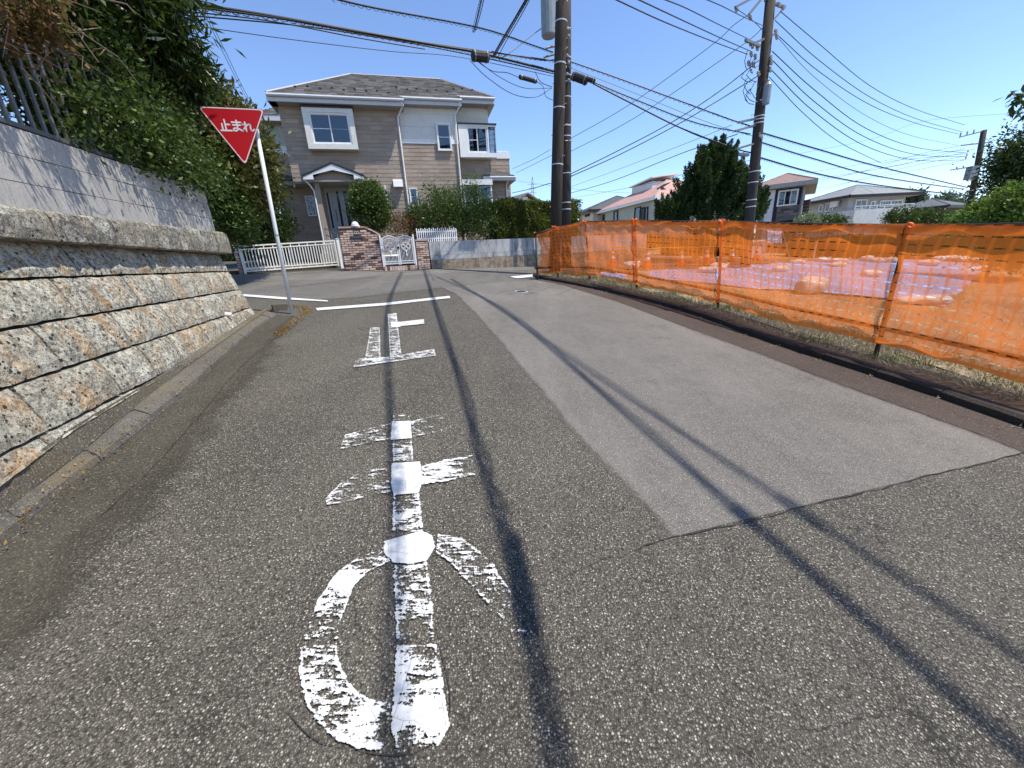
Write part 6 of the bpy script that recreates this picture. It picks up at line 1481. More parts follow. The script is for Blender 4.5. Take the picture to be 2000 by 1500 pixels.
# ================================================================== VERGE AND SITE GROUND COVER
L_STRAW = leafmat('dry straw', (.20, .15, .085), (.50, .42, .27), .2, .6, (.60, .52, .36)); L_GRASS = leafmat('verge grass', (.05, .09, .02), (.16, .22, .05), .35, .5); L_WEED = leafmat('orange dry weeds', (.20, .10, .03), (.40, .26, .08), .2, .6)
R = np.random.default_rng(33)
def scatter(name, n, mat, size, aspect, region, up, label=None, zoff=.0, seed=1):
    P = region(n); leaf_mesh_ = leaf_mesh(name, mat, P, np.tile(np.array([0, 0, .3]), (len(P), 1)), size, aspect, None, -up, seed, 0); leaf_mesh_['kind'] = 'stuff'
    tag(leaf_mesh_, label, 'ground cover'); return leaf_mesh_
KCA = np.array([k for k in KC])
def verge_region(dmin, dmax, ymin, ymax, clump=None):
    def f(n):
        idx = [i for i in range(len(KC)) if ymin < KC[i][1] < ymax]; out = []
        seg = R.choice(idx[:-1], n); fr_ = R.random(n); dd = dmin+(dmax-dmin)*R.random(n)
        for i, u, d_ in zip(seg, fr_, dd):
            a = np.array(offs(KC, i, d_)); b = np.array(offs(KC, min(i+1, len(KC)-1), d_)); q = a+(b-a)*u
            if clump and (math.sin(q[0]*5.1+q[1]*3.3)+math.sin(q[0]*2.2-q[1]*6.1)) < clump: continue
            out.append((q[0], q[1], gz(q[0], q[1])+.075+.03*math.sin(q[0]*3+q[1]*2)))
        return np.array(out)
    return f
scatter('straw', 15000, L_STRAW, .10, .09, verge_region(.20, 1.5, .5, 14), .0, 'dry pale straw littering the verge below the orange net', seed=2)
scatter('grass', 9000, L_GRASS, .085, .10, verge_region(.28, 1.3, .5, 14, .55), .9, 'short green grass tufts growing on the verge below the orange net', seed=3)
scatter('dead_grass', 9000, L_STRAW, .09, .07, verge_region(.35, 1.3, .5, 14.5, .0), .8, 'upright dead grass stalks on the verge round the fence posts', seed=4)
def disc(cx_, cy_, rx, ry, z):
    def f(n): a = R.random(n)*6.283; r = np.sqrt(R.random(n)); x = cx_+np.cos(a)*r*rx; y = cy_+np.sin(a)*r*ry; return np.array([(p, q, gz(p, q)+z) for p, q in zip(x, y)])
    return f
def band_pts(P, w, z):
    def f(n):
        out = []
        for k in range(n): i = R.integers(0, len(P)-1); u = R.random(); q = np.array(P[i][:2])*(1-u)+np.array(P[i+1][:2])*u+R.normal(size=2)*w; out.append((q[0], q[1], gz(*q)+z))
        return np.array(out)
    return f
scatter('dry_weeds', 1500, L_WEED, .04, .16, band_pts([G(530, 608), G(560, 598), G(596, 603), G(600, 612), G(560, 640), G(545, 655)], .05, .004), .5, 'orange brown dry weeds round the foot of the stop sign pole', seed=5)
scatter('moss_litter', 900, L_WEED, .022, .4, band_pts([WF.P(s, .16, 0) for s in np.linspace(-6, 0, 12)], .07, .07), .0, 'fine brown leaf litter along the foot of the stone wall', seed=6)
scatter('gutter_litter', 500, L_STRAW, .03, .3, lambda n: np.array([(q[0], q[1], gz(*q)+.012) for q in [np.array(offs(KC, int(i), -abs(R.normal())*.12-.02)) for i in R.choice([i for i in range(len(KC)) if 0 < KC[i][1] < 12.5], n)]]), .0, 'scattered dry bits lying in the right hand gutter', seed=7)
scatter('site_straw', 26000, L_STRAW, .12, .08, lambda n: (lambda a: a[[right_of_kerb(*p[:2])[0] for p in a]])(np.array([(x, y, gz(x, y)+.078) for x, y in zip(5+13*R.random(n)**1.2, 1.5+14*R.random(n))])), .05, 'straw and dead grass spread over the building site ground', seed=8)

# ---- blue tarpaulin
def tarpmat():
    t = NT('blue tarpaulin'); p = t.pos(); n = t.noise(p, 3, 5, .6); w_ = t.node('ShaderNodeTexWave', {'Vector': p, 'Scale': .42, 'Distortion': 1.4, 'Detail': 2.0}, bands_direction='Y')
    c = t.mix(n, (.20, .38, .72), (.30, .48, .82)); c = t.mix(t.ramp(w_.outputs[1], [(.955, 0.0), (.99, .8)]), c, (.45, .58, .80)); t.bump(t.noise(p, 3.2, 6, .65), 1.0, .16); return t.set(c, .34, 0, .5)
TARP = [G(1262, 543, .1), G(1345, 549, .1), G(1480, 564, .1), G(1553, 568, .1), G(1735, 584, .1), G(1846, 598, .1), G(1965, 527, .1), G(1905, 509, .1), G(1744, 505, .1), G(1591, 511, .1), G(1480, 517, .1), G(1380, 524, .1), G(1270, 529, .1)]
T0 = TARP[:6]; T1 = [TARP[0]*.0+TARP[12], TARP[11], TARP[10], TARP[9], TARP[8], TARP[7]+(TARP[6]-TARP[7])*.5]
mb = MB(); nu, nv = 60, 24
for i in range(nu+1):
    for j in range(nv+1):
        u, v = i/nu, j/nv; a = np.array([np.interp(u*5, range(6), [q[k] for q in T0]) for k in range(3)]); b = np.array([np.interp(u*5, range(6), [q[k] for q in T1]) for k in range(3)]); q = a+(b-a)*v
        mb.v.append((q[0]+.05*math.sin(j*1.7)*(i in (0, nu)), q[1]+.04*math.sin(i*2.1)*(j in (0, nv)), gz(q[0], q[1])+.115+.018*math.sin(q[0]*2.3+q[1])+.012*math.sin(q[1]*5+q[0]*1.7)))
for i in range(nu):
    for j in range(nv): k = i*(nv+1)+j; mb.f.append((k, k+nv+1, k+nv+2, k+1))
tag(mb.build('tarpaulin', tarpmat(), smooth=True), 'large blue tarpaulin weighted with sandbags on the site behind the net', 'tarpaulin')
q0, q1, q2, q3 = G(1172, 533, .1), G(1176, 541, .1), G(1222, 546, .1), G(1225, 536, .1)
mb = MB(); n = 8
for i in range(n+1):
    for j in range(n+1): q = (q0*(1-i/n)+q3*i/n)*(1-j/n)+(q1*(1-i/n)+q2*i/n)*j/n; mb.v.append((q[0], q[1], gz(q[0], q[1])+.12+.02*math.sin(i*1.3+j)))
for i in range(n):
    for j in range(n): k = i*(n+1)+j; mb.f.append((k, k+n+1, k+n+2, k+1))
tag(mb.build('tarpaulin', bpy.data.materials['blue tarpaulin'], smooth=True), 'small bright blue tarpaulin end lying below the far part of the net', 'tarpaulin')
# ---- sandbags
M_BAG = simple('white woven sandbag', (.66, .63, .58), .8, var=.12, bump=1.0, bscale=16, dirt=.3)
def sandbag(c, L, Wd, Hh, rot, seed, label, parent_group='sandbags on the blue tarpaulin'):
    R = random.Random(seed); t = thing('sandbag', label, 'sandbag', tuple(c), parent_group); mb = MB(); n, m = 20, 9; ca, sa = math.cos(rot), math.sin(rot); ph = [R.random()*6 for _ in range(4)]
    for i in range(n+1):
        th = -math.pi/2+math.pi*i/n; r_ = abs(math.cos(th))**.55; x = math.sin(th)*L/2
        for j in range(m*2):
            an = 2*math.pi*j/(m*2); k = 1+.07*math.sin(3*an+ph[0]+x*9)+.06*math.sin(5*an+ph[1]-x*14)
            y = math.cos(an)*Wd/2*r_*k; z = max(-.02, math.sin(an)*Hh*r_*k*.62+Hh*.42)
            mb.v.append((c[0]+x*ca-y*sa, c[1]+x*sa+y*ca, c[2]+z-.0))
    M2 = m*2
    for i in range(n):
        for j in range(M2): mb.f.append((i*M2+j, i*M2+(j+1) % M2, (i+1)*M2+(j+1) % M2, (i+1)*M2+j))
    mb.build('sack', M_BAG, t, smooth=True)
    e = np.array([c[0]+ca*L*.47, c[1]+sa*L*.47, c[2]+Hh*.5]); tm = MB()
    tm.lathe(e, [(.02, 0), (.018, .03), (.05, .09), (.062, .13)], 9, (ca, sa, .7)); tm.build('tied_neck', M_BAG, t, smooth=True)
    MB().lathe(e+np.array([ca, sa, .7])*.01, [(.026, 0), (.026, .014)], 8, (ca, sa, .7)).build('tie_string', M_BLACK, t)
SB = [((1582, 571), .75, .42, .30, .3, 'biggest rounded sandbag on the near edge of the tarpaulin, neck tied towards the right'), ((1800, 592), .95, .34, .13, -.1, 'long flat sandbag on the near right corner of the tarpaulin'), ((1700, 540), .62, .36, .17, .2, 'single pale sandbag in the middle of the tarpaulin left of the near post'),
 ((1524, 530), .6, .35, .16, .4, 'sandbag on the tarpaulin nearest the white barrier board'), ((1556, 515), .6, .35, .14, 0, 'sandbag on the back edge just right of the white board'), ((1606, 512), .62, .4, .18, .2, 'lone sandbag on the back tarpaulin edge, second from the left'),
 ((1638, 514), .65, .4, .18, -.2, 'sandbag at the left end of the long back row'), ((1634, 521), .7, .35, .15, .1, 'sandbag lying just before the left end of the back row'), ((1692, 511), .6, .42, .22, .3, 'plump sandbag of the back row left of the near post'),
 ((1712, 513), .55, .4, .18, 0, 'sandbag of the back row touching the plump one'), ((1740, 513), .6, .4, .2, .5, 'sandbag of the back row seen right behind the near fence post'), ((1784, 507), .6, .4, .2, .1, 'sandbag starting the back row right of the near fence post'),
 ((1812, 519), .7, .42, .2, -.3, 'sandbag just inside the back row right of the near post'), ((1832, 510), .6, .4, .2, .2, 'sandbag of the back row above the inner one'), ((1855, 509), .6, .4, .22, -.2, 'tallest crumpled sandbag of the right back row'),
 ((1878, 510), .6, .4, .2, .3, 'sandbag right after the tallest crumpled one'), ((1900, 510), .6, .4, .16, 0, 'sandbag at the far right end of the back row'), ((1922, 511), .55, .4, .13, .2, 'flattened sandbag beyond the right end of the back row'),
 ((1905, 529), 1.0, .4, .12, -.1, 'long limp sandbag on the right edge of the tarpaulin'), ((1402, 527), .6, .4, .2, .2, 'sandbag at the left part of the tarpaulin beside the middle post'), ((1382, 532), .6, .36, .15, -.3, 'sandbag on the left part of the tarpaulin in front of its neighbour'), ((1232, 524), .6, .4, .2, .5, 'sandbag by the small blue tarpaulin end at the far left')]
for i, (q, L, Wd, Hh, rot, lab) in enumerate(SB): sandbag(G(q[0], q[1], .10), L*1.1, Wd*1.05, Hh*1.25, rot, i, lab)
# ---- traffic cones with a bar between them
M_CONE = simple('orange cone plastic', (.80, .10, .02), .5, var=.05); M_REF = simple('white reflective band', (.75, .75, .75), .4); M_YEL = simple('yellow black bar', (.62, .45, .03), .5)
CN = [(1196, 520), (1263, 524), (1329, 519), (1379, 516), (1428, 513), (1476, 511)]
cn = ['first', 'second', 'third', 'fourth', 'fifth', 'sixth']; tipz = []
for i, q in enumerate(CN):
    c = G(*q, .09); t = thing('traffic_cone', cn[i]+' orange traffic cone from the left in the row behind the net', 'traffic cone', tuple(c), 'traffic cones behind the net'); s = 1.05
    MB().box(c+[0, 0, .015], (.38, 0, 0), (0, .38, 0), (0, 0, .03)).build('base', M_CONE, t)
    MB().lathe(c+[0, 0, .03], [(.14*s, 0), (.125*s, .10), (.095*s, .26), (.045*s, .50), (.024*s, .66), (.022*s, .70)], 16).build('cone_body', M_CONE, t, smooth=True)
    for z0, z1, r0, r1 in ((.26, .36, .098, .079), (.44, .53, .063, .046)): MB().lathe(c+[0, 0, .03], [(r0*s, z0), (r1*s, z1)], 16).build('reflective_band', M_REF, t)
    tipz.append(c+[0, 0, .70])
for i, (a, b) in enumerate(zip(tipz[:-1], tipz[1:])):
    o = MB().tube([a+(b-a)*.02, b-(b-a)*.02], .017, 8).build('cone_bar', M_YEL); tag(o, 'yellow bar linking the %s and %s traffic cones' % (cn[i], cn[i+1]), 'barrier bar', 'bars between the cones')
# ---- white notice boards and stakes on the site
M_BOARD = simple('white board', (.70, .71, .74), .5)
c = G(1517, 516, .1); D_ = c[1]; t = thing('sign_board', 'white panelled notice board on two raking legs seen through the net', 'board', tuple(c))
p0, p1, p2, p3 = atD(1499, 446, D_), atD(1527, 446, D_), atD(1527, 475, D_), atD(1499, 475, D_)
for u0, u1 in ((0, .48), (.52, 1)):
    for v0, v1 in ((0, .48), (.52, 1)):
        Q = lambda u, v: (p0*(1-u)+p1*u)*(1-v)+(p3*(1-u)+p2*u)*v
        MB().prism([Q(u0, v0), Q(u1, v0), Q(u1, v1), Q(u0, v1)], np.array([0, .02, 0])).build('panel', M_BOARD, t)
MB().prism([Q(-.03, -.03), Q(1.03, -.03), Q(1.03, 1.03), Q(-.03, 1.03)], np.array([0, .035, 0])+0).build('board_back', simple('grey backing', (.3, .3, .32), .6), t).location.y += .022
for a, b in (((1500, 447), (1516, 511)), ((1527, 447), (1544, 511)), ((1513, 447), (1503, 509))): MB().tube([atD(a[0], a[1], D_+.06), atD(b[0], b[1], D_+.1)], .018, 6).build('leg', simple('wooden leg', (.45, .3, .17), .8), t)
c = G(1486, 508, .1); D_ = c[1]; t = thing('barricade', 'low white barrier panels left of the white notice board behind the net', 'barrier', tuple(c))
for x0, x1, y0, y1 in ((1467, 1474, 481, 499), (1476, 1487, 481, 500)): MB().prism([atD(x0, y0, D_), atD(x1, y0, D_), atD(x1, y1, D_), atD(x0, y1, D_)], np.array([0, .03, 0])).build('panel', M_BOARD, t)
MB().tube([atD(1460, 473, D_), atD(1494, 470, D_)], .035, 8).build('top_bar', M_BOARD, t)
for x in (1465, 1482, 1491): MB().tube([atD(x, 473, D_+.05), atD(x+2, 508, D_+.05)], .02, 6).build('leg', M_BOARD, t)
for i, (x, y, h) in enumerate(((1653, 492, 18), (1590, 500, 22), (1720, 498, 20))):
    c = G(x, y, .08); tag(MB().box8([tuple(c+np.array([a*.03, b*.03, z])) for z in (-.1, .75) for a, b in ((-1, -1), (1, -1), (1, 1), (-1, 1))]).build('stake', M_BOARD, at=tuple(c)), ('white survey stake furthest left beyond the tarpaulin', 'white survey stake in the middle beyond the tarpaulin', 'white survey stake nearest the near fence post beyond the tarpaulin')[[1, 0, 2][i]], 'stake')

# ================================================================== DISTANT HOUSES
def wallmat(name, c, lines=0): t = NT(name); p = t.pos(); n = t.noise(p, 1.2, 5, .6); cc = t.ramp(n, [(.3, tuple(x*.88 for x in c)), (.7, tuple(min(.85, x*1.08) for x in c))]); t.bump(t.noise(p, 12, 4), .3, .02); return t.set(cc, .85, 0, .2)
def roofmat(name, c):
    t = NT(name); p = t.pos(); w_ = t.node('ShaderNodeTexWave', {'Vector': p, 'Scale': 1.6, 'Distortion': .3}, bands_direction='Z'); n = t.noise(p, 3, 5, .6)
    cc = t.ramp(n, [(.3, tuple(x*.8 for x in c)), (.7, tuple(x*1.2 for x in c))]); cc = t.mix(t.ramp(w_.outputs[1], [(.0, .35), (.25, 0.0)]), cc, tuple(x*.5 for x in c)); t.bump(w_.outputs[1], .5, .03); return t.set(cc, .75, 0, .3)
def hip(parent, fr, s0, s1, t0, t1, z, rise, mat, ov=.5, ridge_in=None, fas=M_WHITE, soff=M_SOFF):
    """hip roof over the rectangle s0..s1 by t0..t1 (t0 back, t1 front)"""
    a, b, c, d = s0-ov, s1+ov, t0-ov, t1+ov; tm = (c+d)/2; k = ridge_in if ridge_in is not None else (d-c)/2; k = min(k, (b-a)/2-.05)
    P = fr.P; e = [P(a, d, z), P(b, d, z), P(b, c, z), P(a, c, z)]; r = [P(a+k, tm, z+rise), P(b-k, tm, z+rise)]
    for poly in ([e[0], e[1], r[1], r[0]], [e[2], e[3], r[0], r[1]], [e[1], e[2], r[1]], [e[3], e[0], r[0]]): MB().prism(poly, np.array([0, 0, -.06])).build('roof', mat, parent)
    for p, q in ((e[0], r[0]), (e[1], r[1]), (r[0], r[1]), (e[2], r[1]), (e[3], r[0])): MB().tube([p, q], .06, 5).build('ridge_cap', mat if mat.name != 'pink roof' else M_RIDGE, parent)
    m = MB(); n_ = .09
    m.fbox(fr, a, b, d-.03, d+.06, z-.26, z-.02); m.fbox(fr, a, b, c-.06, c+.03, z-.26, z-.02); m.fbox(fr, a-.06, a, c, d, z-.26, z-.02); m.fbox(fr, b, b+.06, c, d, z-.26, z-.02); m.build('fascia', fas, parent)
    MB().fbox(fr, a+.01, b-.01, c+.04, d-.04, z-.25, z-.20).build('soffit', soff, parent)
def body(parent, fr, s0, s1, t0, t1, z0, z1, mat, nm='wall'): return MB().fbox(fr, s0, s1, t0, t1, z0, z1).build(nm, mat, parent)
def fpx(x0, D0, x1, D1, y=430): A = atD(x0, y, D0); B = atD(x1, y, D1); return Fr((A[0], A[1], 0), (B-A)[:2]), float(np.linalg.norm((B-A)[:2]))
def pwin(fr, t, x0, y0, x1, y1, parent, sashes=2, mat=None, **k):
    a, z1 = fr.px(x0, y0, t); b, z0 = fr.px(x1, y1, t)
    if b < a: a, b = b, a
    return window(fr, t+.01, a, b, min(z0, z1), max(z0, z1), parent, sashes, .07, .10, mat=mat, **k)
# small grey roofed house
f, L = fpx(1131, 47, 1158, 43); t = thing('house', 'small white house with a dark grey hip roof just right of the big poles', 'house', tuple(f.P(0, 0, 0)))
z = f.px(1158, 410, 0)[1]; w1 = wallmat('white render', (.62, .62, .60)); body(t, f, 0, L, -7, 0, -1.5, z-.1, w1); hip(t, f, 0, L, -7, 0, z, 1.5, roofmat('dark grey roof', (.085, .09, .095)), .7, fas=M_BLACK)
pwin(f, 0, 1144, 413, 1152, 422, t, 1, M_BLACK); sf = Fr(f.P(L, 0, 0), -f.n); pwin(sf, 0, 1168, 414, 1172, 420, t, 1, M_BLACK)
# pink roofed house
f, L = fpx(1175, 42.5, 1278, 34); t = thing('house', 'pale mint walled house with a pink roof and a raised white rooftop box', 'house', tuple(f.P(0, 0, 0)))
z = f.px(1277, 385, 0)[1]; M_MINT = wallmat('pale mint render', (.42, .46, .40)); M_PINK = roofmat('pink roof', (.50, .29, .23)); body(t, f, 0, L, -8, 0, -1.5, z-.1, M_MINT); hip(t, f, 0, L, -8, 0, z, 2.05, M_PINK, .35, fas=M_WHITE)
for x0, y0, x1, y1 in ((1178, 419, 1181, 431), (1200, 413, 1207, 432), (1241, 406, 1251, 436), (1255, 405, 1258, 440), (1261, 405, 1265, 440)): pwin(f, 0, x0, y0, x1, y1, t, 1, M_BLACK, curtain=False)
u0 = f.px(1234, 380, -2.2)[0]; u1 = u0+3.2; zb_ = z+.9; zt_ = f.px(1237, 366, -2.2)[1]
body(t, f, u0, u1, -4.6, -2.2, zb_, zt_, w1, 'rooftop_box'); MB().prism([f.P(u0-.2, -2.0, zt_), f.P(u1+.2, -2.0, zt_+.25), f.P(u1+.2, -4.8, zt_+.55), f.P(u0-.2, -4.8, zt_+.25)], np.array([0, 0, .1])).build('box_roof', M_WHITE, t)
a, zz = f.px(1256, 379, .0); MB().prism([f.P(a, -1.3, z+.82), f.P(a+.8, -1.3, z+.82), f.P(a+.8, -2.0, z+1.16), f.P(a, -2.0, z+1.16)], np.array([0, 0, .06])).build('skylight', M_BLACK, t)
# brown roofed house behind the juniper
f, L = fpx(1287, 34, 1352, 31); t = thing('house', 'pale grey house with a brown roof mostly hidden by the juniper', 'house', tuple(f.P(0, 0, 0)))
z = f.px(1290, 392, 0)[1]; body(t, f, 0, L, -6, 0, -1.5, z-.1, M_MINT); hip(t, f, 0, L, -6, 0, z, 1.45, roofmat('brown roof', (.22, .15, .13)), .3)
# modern house with stone cladding
f, L = fpx(1479, 29.5, 1563, 28); t = thing('house', 'narrow modern house with red brown roof and dark stone cladding beside the street lamp pole', 'house', tuple(f.P(0, 0, 0)))
z = f.px(1520, 361, 0)[1]; M_DK = wallmat('dark slate panel', (.035, .038, .05)); M_GREY = wallmat('grey panel', (.28, .29, .31)); M_WP = wallmat('bright white panel', (.62, .63, .66))
body(t, f, 0, L, -6, 0, -1.5, z-.1, M_GREY); hip(t, f, 0, L, -6, 0, z, 1.0, roofmat('red brown metal roof', (.26, .17, .14)), .55, fas=M_RIDGE)
g = lambda x: f.px(x, 400, .0)[0]; zs_ = f.px(1540, 401, 0)[1]
for x0, x1, z0, z1, m_, nm, tt in ((1496, 1511, -1.4, z-.3, M_WP, 'white_pilaster', .12), (1512, 1562, zs_, z-.3, M_DK, 'slate_panel', .03), (1512, 1519, -1.4, zs_, M_DK, 'slate_panel', .03)): body(t, f, g(x0), g(x1), .002, tt, z0, z1, m_, nm)
sm_ = NT('stacked grey stone cladding'); sm_.set(sm_.ramp(sm_.rand(), [(0, (.07, .065, .06)), (1, (.22, .20, .18))]), .9); tiles_fr(f, .004, g(1519), g(1562), -1.3, zs_, .16, .5, .012, .03, .03, (), 40).build('stone_cladding', sm_.m, t, kind='stuff')
pwin(f, .03, 1521, 373, 1556, 400, t, 3, M_WHITE); pwin(f, .04, 1524, 431, 1548, 440, t, 2, M_BLACK)
MB().tube([f.P(L-.05, .08, z-.3), f.P(L-.05, .08, -1)], .05, 8).build('downspout', M_RIDGE, t)
f2, L2 = fpx(1563, 29.5, 1576, 29); zz = f2.px(1570, 391, 0)[1]; t2 = thing('wood_screen', 'brown timber slat screen between the modern house and the grey roofed house', 'screen', tuple(f2.P(0, 0, 0)))
for k in range(14): MB().fbox(f2, 0, L2, -.05, 0, zz-.2*(k+1)+.02, zz-.2*k).build('slat', simple('brown timber', (.17, .11, .085), .8) if k == 0 else bpy.data.materials['brown timber'], t2)
# long grey house with balcony
f, L = fpx(1571, 42, 1650, 37.5); t = thing('house', 'long pale grey house with wide grey hip roof and a white balcony wall', 'house', tuple(f.P(0, 0, 0)))
sf = Fr(f.P(L, 0, 0), -f.n); Ls = sf.px(1766, 400, 0)[0]; z = f.px(1650, 384, 0)[1]; M_PG = wallmat('pale grey siding', (.40, .41, .41)); M_GR = roofmat('light grey tile roof', (.24, .25, .245))
print('grey house', L, Ls, z)
body(t, f, 0, L, -Ls, 0, -1.5, z-.1, M_PG); hip(t, f, 0, L, -Ls, 0, z, 1.15, M_GR, .8, ridge_in=4.5, fas=M_BLACK)
for x0, y0, x1, y1, sh in ((1570, 401, 1578, 417, 1), (1602, 400, 1608, 413, 1), (1615, 397, 1628, 412, 2)): pwin(f, 0, x0, y0, x1, y1, t, sh)
for x0, y0, x1, y1, sh in ((1671, 390, 1689, 408, 2), (1700, 393, 1706, 406, 1), (1718, 392, 1738, 404, 4), (1738, 391, 1759, 403, 3)): pwin(sf, 0, x0, y0, x1, y1, t, sh)
MB().box(f.P(f.px(1636, 395)[0], .3, f.px(1636, 398, .3)[1]), f.w*.7, f.n*.25, (0, 0, .5)).build('air_conditioner', M_WHITE, t)
b0 = sf.px(1668, 420, 1.6)[0]; b1_ = sf.px(1782, 420, 1.6)[0]; zt_ = sf.px(1700, 408, 1.6)[1]; body(t, sf, b0, b1_, .02, 1.6, -1.5, zt_, w1, 'balcony_wall')
MB().fbox(sf, b0, b1_, 1.5, 1.56, zt_+.25, zt_+.30).build('balcony_rail', M_WHITE, t)
for k in range(9): MB().fbox(sf, b0+(b1_-b0)*k/8-.02, b0+(b1_-b0)*k/8+.02, 1.5, 1.55, zt_, zt_+.25).build('rail_post', M_WHITE, t)
# lower dark roof to its right
f, L = fpx(1785, 46, 1838, 44); t = thing('house', 'low dark roofed building right of the balcony house', 'house', tuple(f.P(0, 0, 0)))
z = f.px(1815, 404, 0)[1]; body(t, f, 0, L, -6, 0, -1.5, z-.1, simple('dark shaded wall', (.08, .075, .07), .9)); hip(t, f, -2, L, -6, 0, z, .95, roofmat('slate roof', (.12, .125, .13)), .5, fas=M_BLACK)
f, L = fpx(1822, 32, 1862, 32); t = thing('shed', 'tiny grey shed roof just above the net among the right hand shrubs', 'shed', tuple(f.P(0, 0, 0))); z = f.px(1840, 437, 0)[1]; body(t, f, 0, L, -3, 0, -1.5, z-.1, M_PG); hip(t, f, 0, L, -3, 0, z, .35, roofmat('slate roof', (.16, .165, .17)), .3, fas=M_BLACK)
f, L = fpx(1870, 62, 1898, 60); t = thing('house', 'faint pale house wall among distant trees beside the far pole', 'house', tuple(f.P(0, 0, 0))); z = f.px(1880, 398, 0)[1]; body(t, f, 0, L, -6, 0, -1.5, z-.1, M_PG); hip(t, f, 0, L, -6, 0, z, .8, M_GR, .4)
# cream gabled house behind the clipped hedge
f, L = fpx(1004, 36, 1064, 38); t = thing('house', 'cream house with low olive gable roof peeping over the clipped hedge', 'house', tuple(f.P(0, 0, 0)))
z = f.px(1034, 394, 0)[1]; za_ = f.px(1024, 380, 0)[1]; M_CR = wallmat('cream render', (.50, .47, .36)); M_OL = roofmat('olive roof', (.14, .14, .12))
MB().prism([f.P(0, 0, 0), f.P(L, 0, 0), f.P(L, 0, z-.3), f.P(L*.38, 0, za_-.15), f.P(0, 0, z-.3)], -f.n*6).build('wall', M_CR, t)
for a, b in ((-.5, L*.38), (L*.38, L+.5)): za, zb2 = (z-.45, za_) if a < 0 else (za_, z-.55); MB().prism([f.P(a, .4, za), f.P(b, .4, zb2), f.P(b, -6, zb2), f.P(a, -6, za)], np.array([0, 0, .12])).build('roof', M_OL, t)
a, zz = f.px(1020, 386, 0); b = f.px(1030, 386, 0)[0]; MB().fbox(f, a, b, .01, .04, zz-.18, zz+.08).build('vent', M_WHITE, t)

# ================================================================== TREES AND SHRUBS ON THE RIGHT
jb = [bl(1338, 330, 1440, 440, 19, 1.3), bl(1368, 286, 1432, 370, 19, .9), bl(1322, 345, 1372, 430, 19, .8), bl(1298, 395, 1350, 445, 19, .7), bl(1400, 320, 1470, 440, 19.2, 1.1), bl(1440, 350, 1488, 425, 19.3, .8), bl(1285, 400, 1320, 440, 18.8, .5), bl(1430, 380, 1492, 445, 19, .8), bl(1335, 380, 1450, 520, 19, 1.2), bl(1372, 292, 1418, 345, 19, .5), bl(1345, 310, 1400, 400, 18.6, .7), bl(1390, 320, 1450, 400, 18.6, .7)]
def flame(name, label, cat, blobs, n, mat, seed=1):
    c = np.mean([b[0] for b in blobs], axis=0); base = np.array([c[0], c[1], gz(c[0], c[1])+.05]); t = thing(name, label, cat, tuple(base)); R = np.random.default_rng(seed); P = []; N_ = []
    for (bc, br) in blobs:
        k = 46
        for _ in range(k):
            d = R.normal(size=3); d /= np.linalg.norm(d); p0 = bc+d*br*(.72+.25*R.random()); ax = np.array([d[0]*.45, d[1]*.45, .75+.25*R.random()]); ax /= np.linalg.norm(ax); L = .35+.30*R.random(); m = n//(k*len(blobs))
            u = R.random(m); rr = .13*(1-u)*(.6+.6*R.random(m))+.01; an = R.random(m)*6.283; s = np.cross(ax, [1, 0, 0]); s /= np.linalg.norm(s); q = np.cross(ax, s)
            off = (np.cos(an)*rr)[:, None]*s+(np.sin(an)*rr)[:, None]*q; P.append(p0+u[:, None]*L*ax+off); N_.append(off/(np.linalg.norm(off, axis=1)[:, None]+1e-6)*.5+ax*.9)
    for (bc, br) in blobs:
        m = n//22; d = R.normal(size=(m, 3)); d /= np.linalg.norm(d, axis=1)[:, None]; P.append(bc+d*br*(.35+.5*R.random(m))[:, None]); N_.append(d)
    leaf_mesh('foliage', mat, np.concatenate(P), np.concatenate(N_), .085, .42, t, 0, seed, .5); mb = MB(); trunk(mb, base, c+[0, 0, .5], .15, .05, seed, 7, 1.2, .2); mb.build('trunk', M_BARK, t); return t
flame('juniper_tree', 'dark green flame shaped juniper left of the pole with the street lamp', 'tree', jb, 110000, L_JUN, 5)
plant('cherry_tree', 'big dark leafy tree cut by the right edge above the bright bush', 'tree', [bl(1962, 290, 2050, 400, 23, 1.6), bl(1980, 245, 2080, 330, 23, 1.5), bl(1948, 350, 2010, 420, 23, 1.0), bl(2000, 200, 2200, 420, 22, 2.2)], 24000, .2, L_DARK, None, 420, .22, .42, 16, .2, droop=.1)
P = []; N_ = []; R2 = np.random.default_rng(9); sp = [atD(2030, 225, 14), atD(1998, 205, 14), atD(1980, 180, 14)]
t = thing('tree_branch', 'drooping leafy branch tip entering from the right edge in the sky', 'branch', tuple(sp[0])); MB().tube(sp, [.03, .02, .01], 6).build('twig', M_BARK, t)
for _ in range(70): u = R2.random(); p = sp[1]*(1-u)+sp[2]*u if R2.random() < .6 else sp[0]*(1-u)+sp[1]*u; P.append(p+R2.normal(size=3)*.08); N_.append(R2.normal(size=3)*.4+[-.5, 0, -.6])
leaf_mesh('foliage', L_DARK, np.array(P), np.array(N_), .26, .4, t, .5, 3)
plant('bush', 'bright yellow green leafy bush at the right edge above the net', 'bush', [bl(1935, 372, 2010, 450, 13, .7), bl(1975, 360, 2060, 470, 12.5, .8), bl(1890, 395, 1950, 450, 13.5, .5), bl(1862, 418, 1910, 450, 14, .35), bl(1920, 420, 2100, 520, 13, .8)], 16000, .11, L_BRIGHT, None, 330, .2, .5, 17, .05, up=.2)
plant('topiary_bush', 'small round dark clipped bush in front of the balcony wall', 'bush', [bl(1735, 407, 1784, 440, 27, .8), bl(1740, 430, 1780, 470, 27, .6)], 5000, .13, L_BUSH, None, 150, .15, .5, 18, .07)
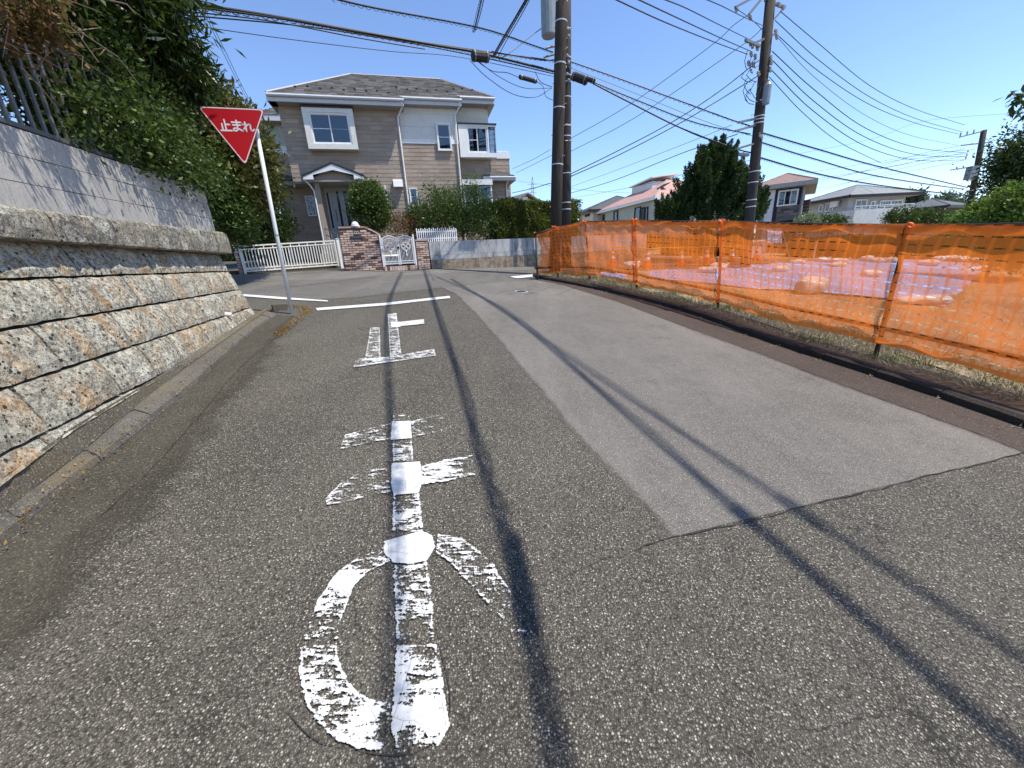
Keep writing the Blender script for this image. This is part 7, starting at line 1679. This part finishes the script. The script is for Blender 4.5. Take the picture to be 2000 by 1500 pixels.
plant('shrub', 'leafy green shrub right of the round clipped bush under the dark roof', 'shrub', [bl(1786, 411, 1838, 450, 29, .9), bl(1830, 418, 1870, 445, 30, .7)], 5000, .15, L_BUSH, None, 130, .2, .45, 19, .06)
plant('shrub', 'pale variegated shrub before the brown timber screen', 'shrub', [bl(1560, 420, 1592, 448, 25, .6)], 2500, .13, leafmat('variegated leaves', (.10, .13, .06), (.36, .40, .24), .3, .5), None, 90, .2, .45, 20, .05)
plant('shrub', 'low bright green shrub below the grey house windows', 'shrub', [bl(1590, 425, 1650, 448, 26, .6)], 3000, .13, L_BUSH, None, 110, .2, .45, 22, .05)
L_FAR = leafmat('distant tree leaves', (.05, .075, .055), (.11, .15, .10), .2, .7)
for i, (x0, y0, x1, y1, D_, lab) in enumerate(((1815, 378, 1860, 412, 75, 'hazy dark distant tree above the low dark roof'), (1858, 388, 1905, 420, 70, 'hazy distant tree just left of the far utility pole'), (1840, 400, 1890, 430, 60, 'rounded distant tree below the hazy ones beside the far pole'), (1768, 376, 1786, 392, 68, 'tiny distant tree behind the right end of the grey roof'))):
    plant('distant_tree', lab, 'tree', [bl(x0, y0, x1, y1, D_, 2.2), bl(x0-4, y0+12, x1+4, y1+25, D_, 2.4)], 3500, .5, L_FAR, None, 110, .2, .5, 40+i, .2)
# background greenery masses seen through the net and beyond the site
for i, (x0, x1, D_, lab) in enumerate(((1170, 1300, 30, 'low dark hedge at the back of the site below the pink roofed house'), (1560, 1760, 24, 'low hedge at the back of the site below the grey house'), (1300, 1480, 24, 'low hedge at the back of the site behind the juniper'), (1760, 1990, 21, 'low hedge at the right back of the site'))):
    f, L = fpx(x0, D_, x1, D_); zz = gz(*f.P(L/2, 0, 0)[:2]); hedge_box('boundary_hedge', lab, f, 0, L, -.9, 0, zz, f.px((x0+x1)/2, 462, 0)[1], 7000, .13, L_BUSH, 60+i, .08)

for o_ in list(bpy.data.objects):
    if o_.get('label') and not 4 <= len(o_['label'].split()) <= 16: print('LONGLABEL', o_.name, len(o_['label'].split()), o_['label'])
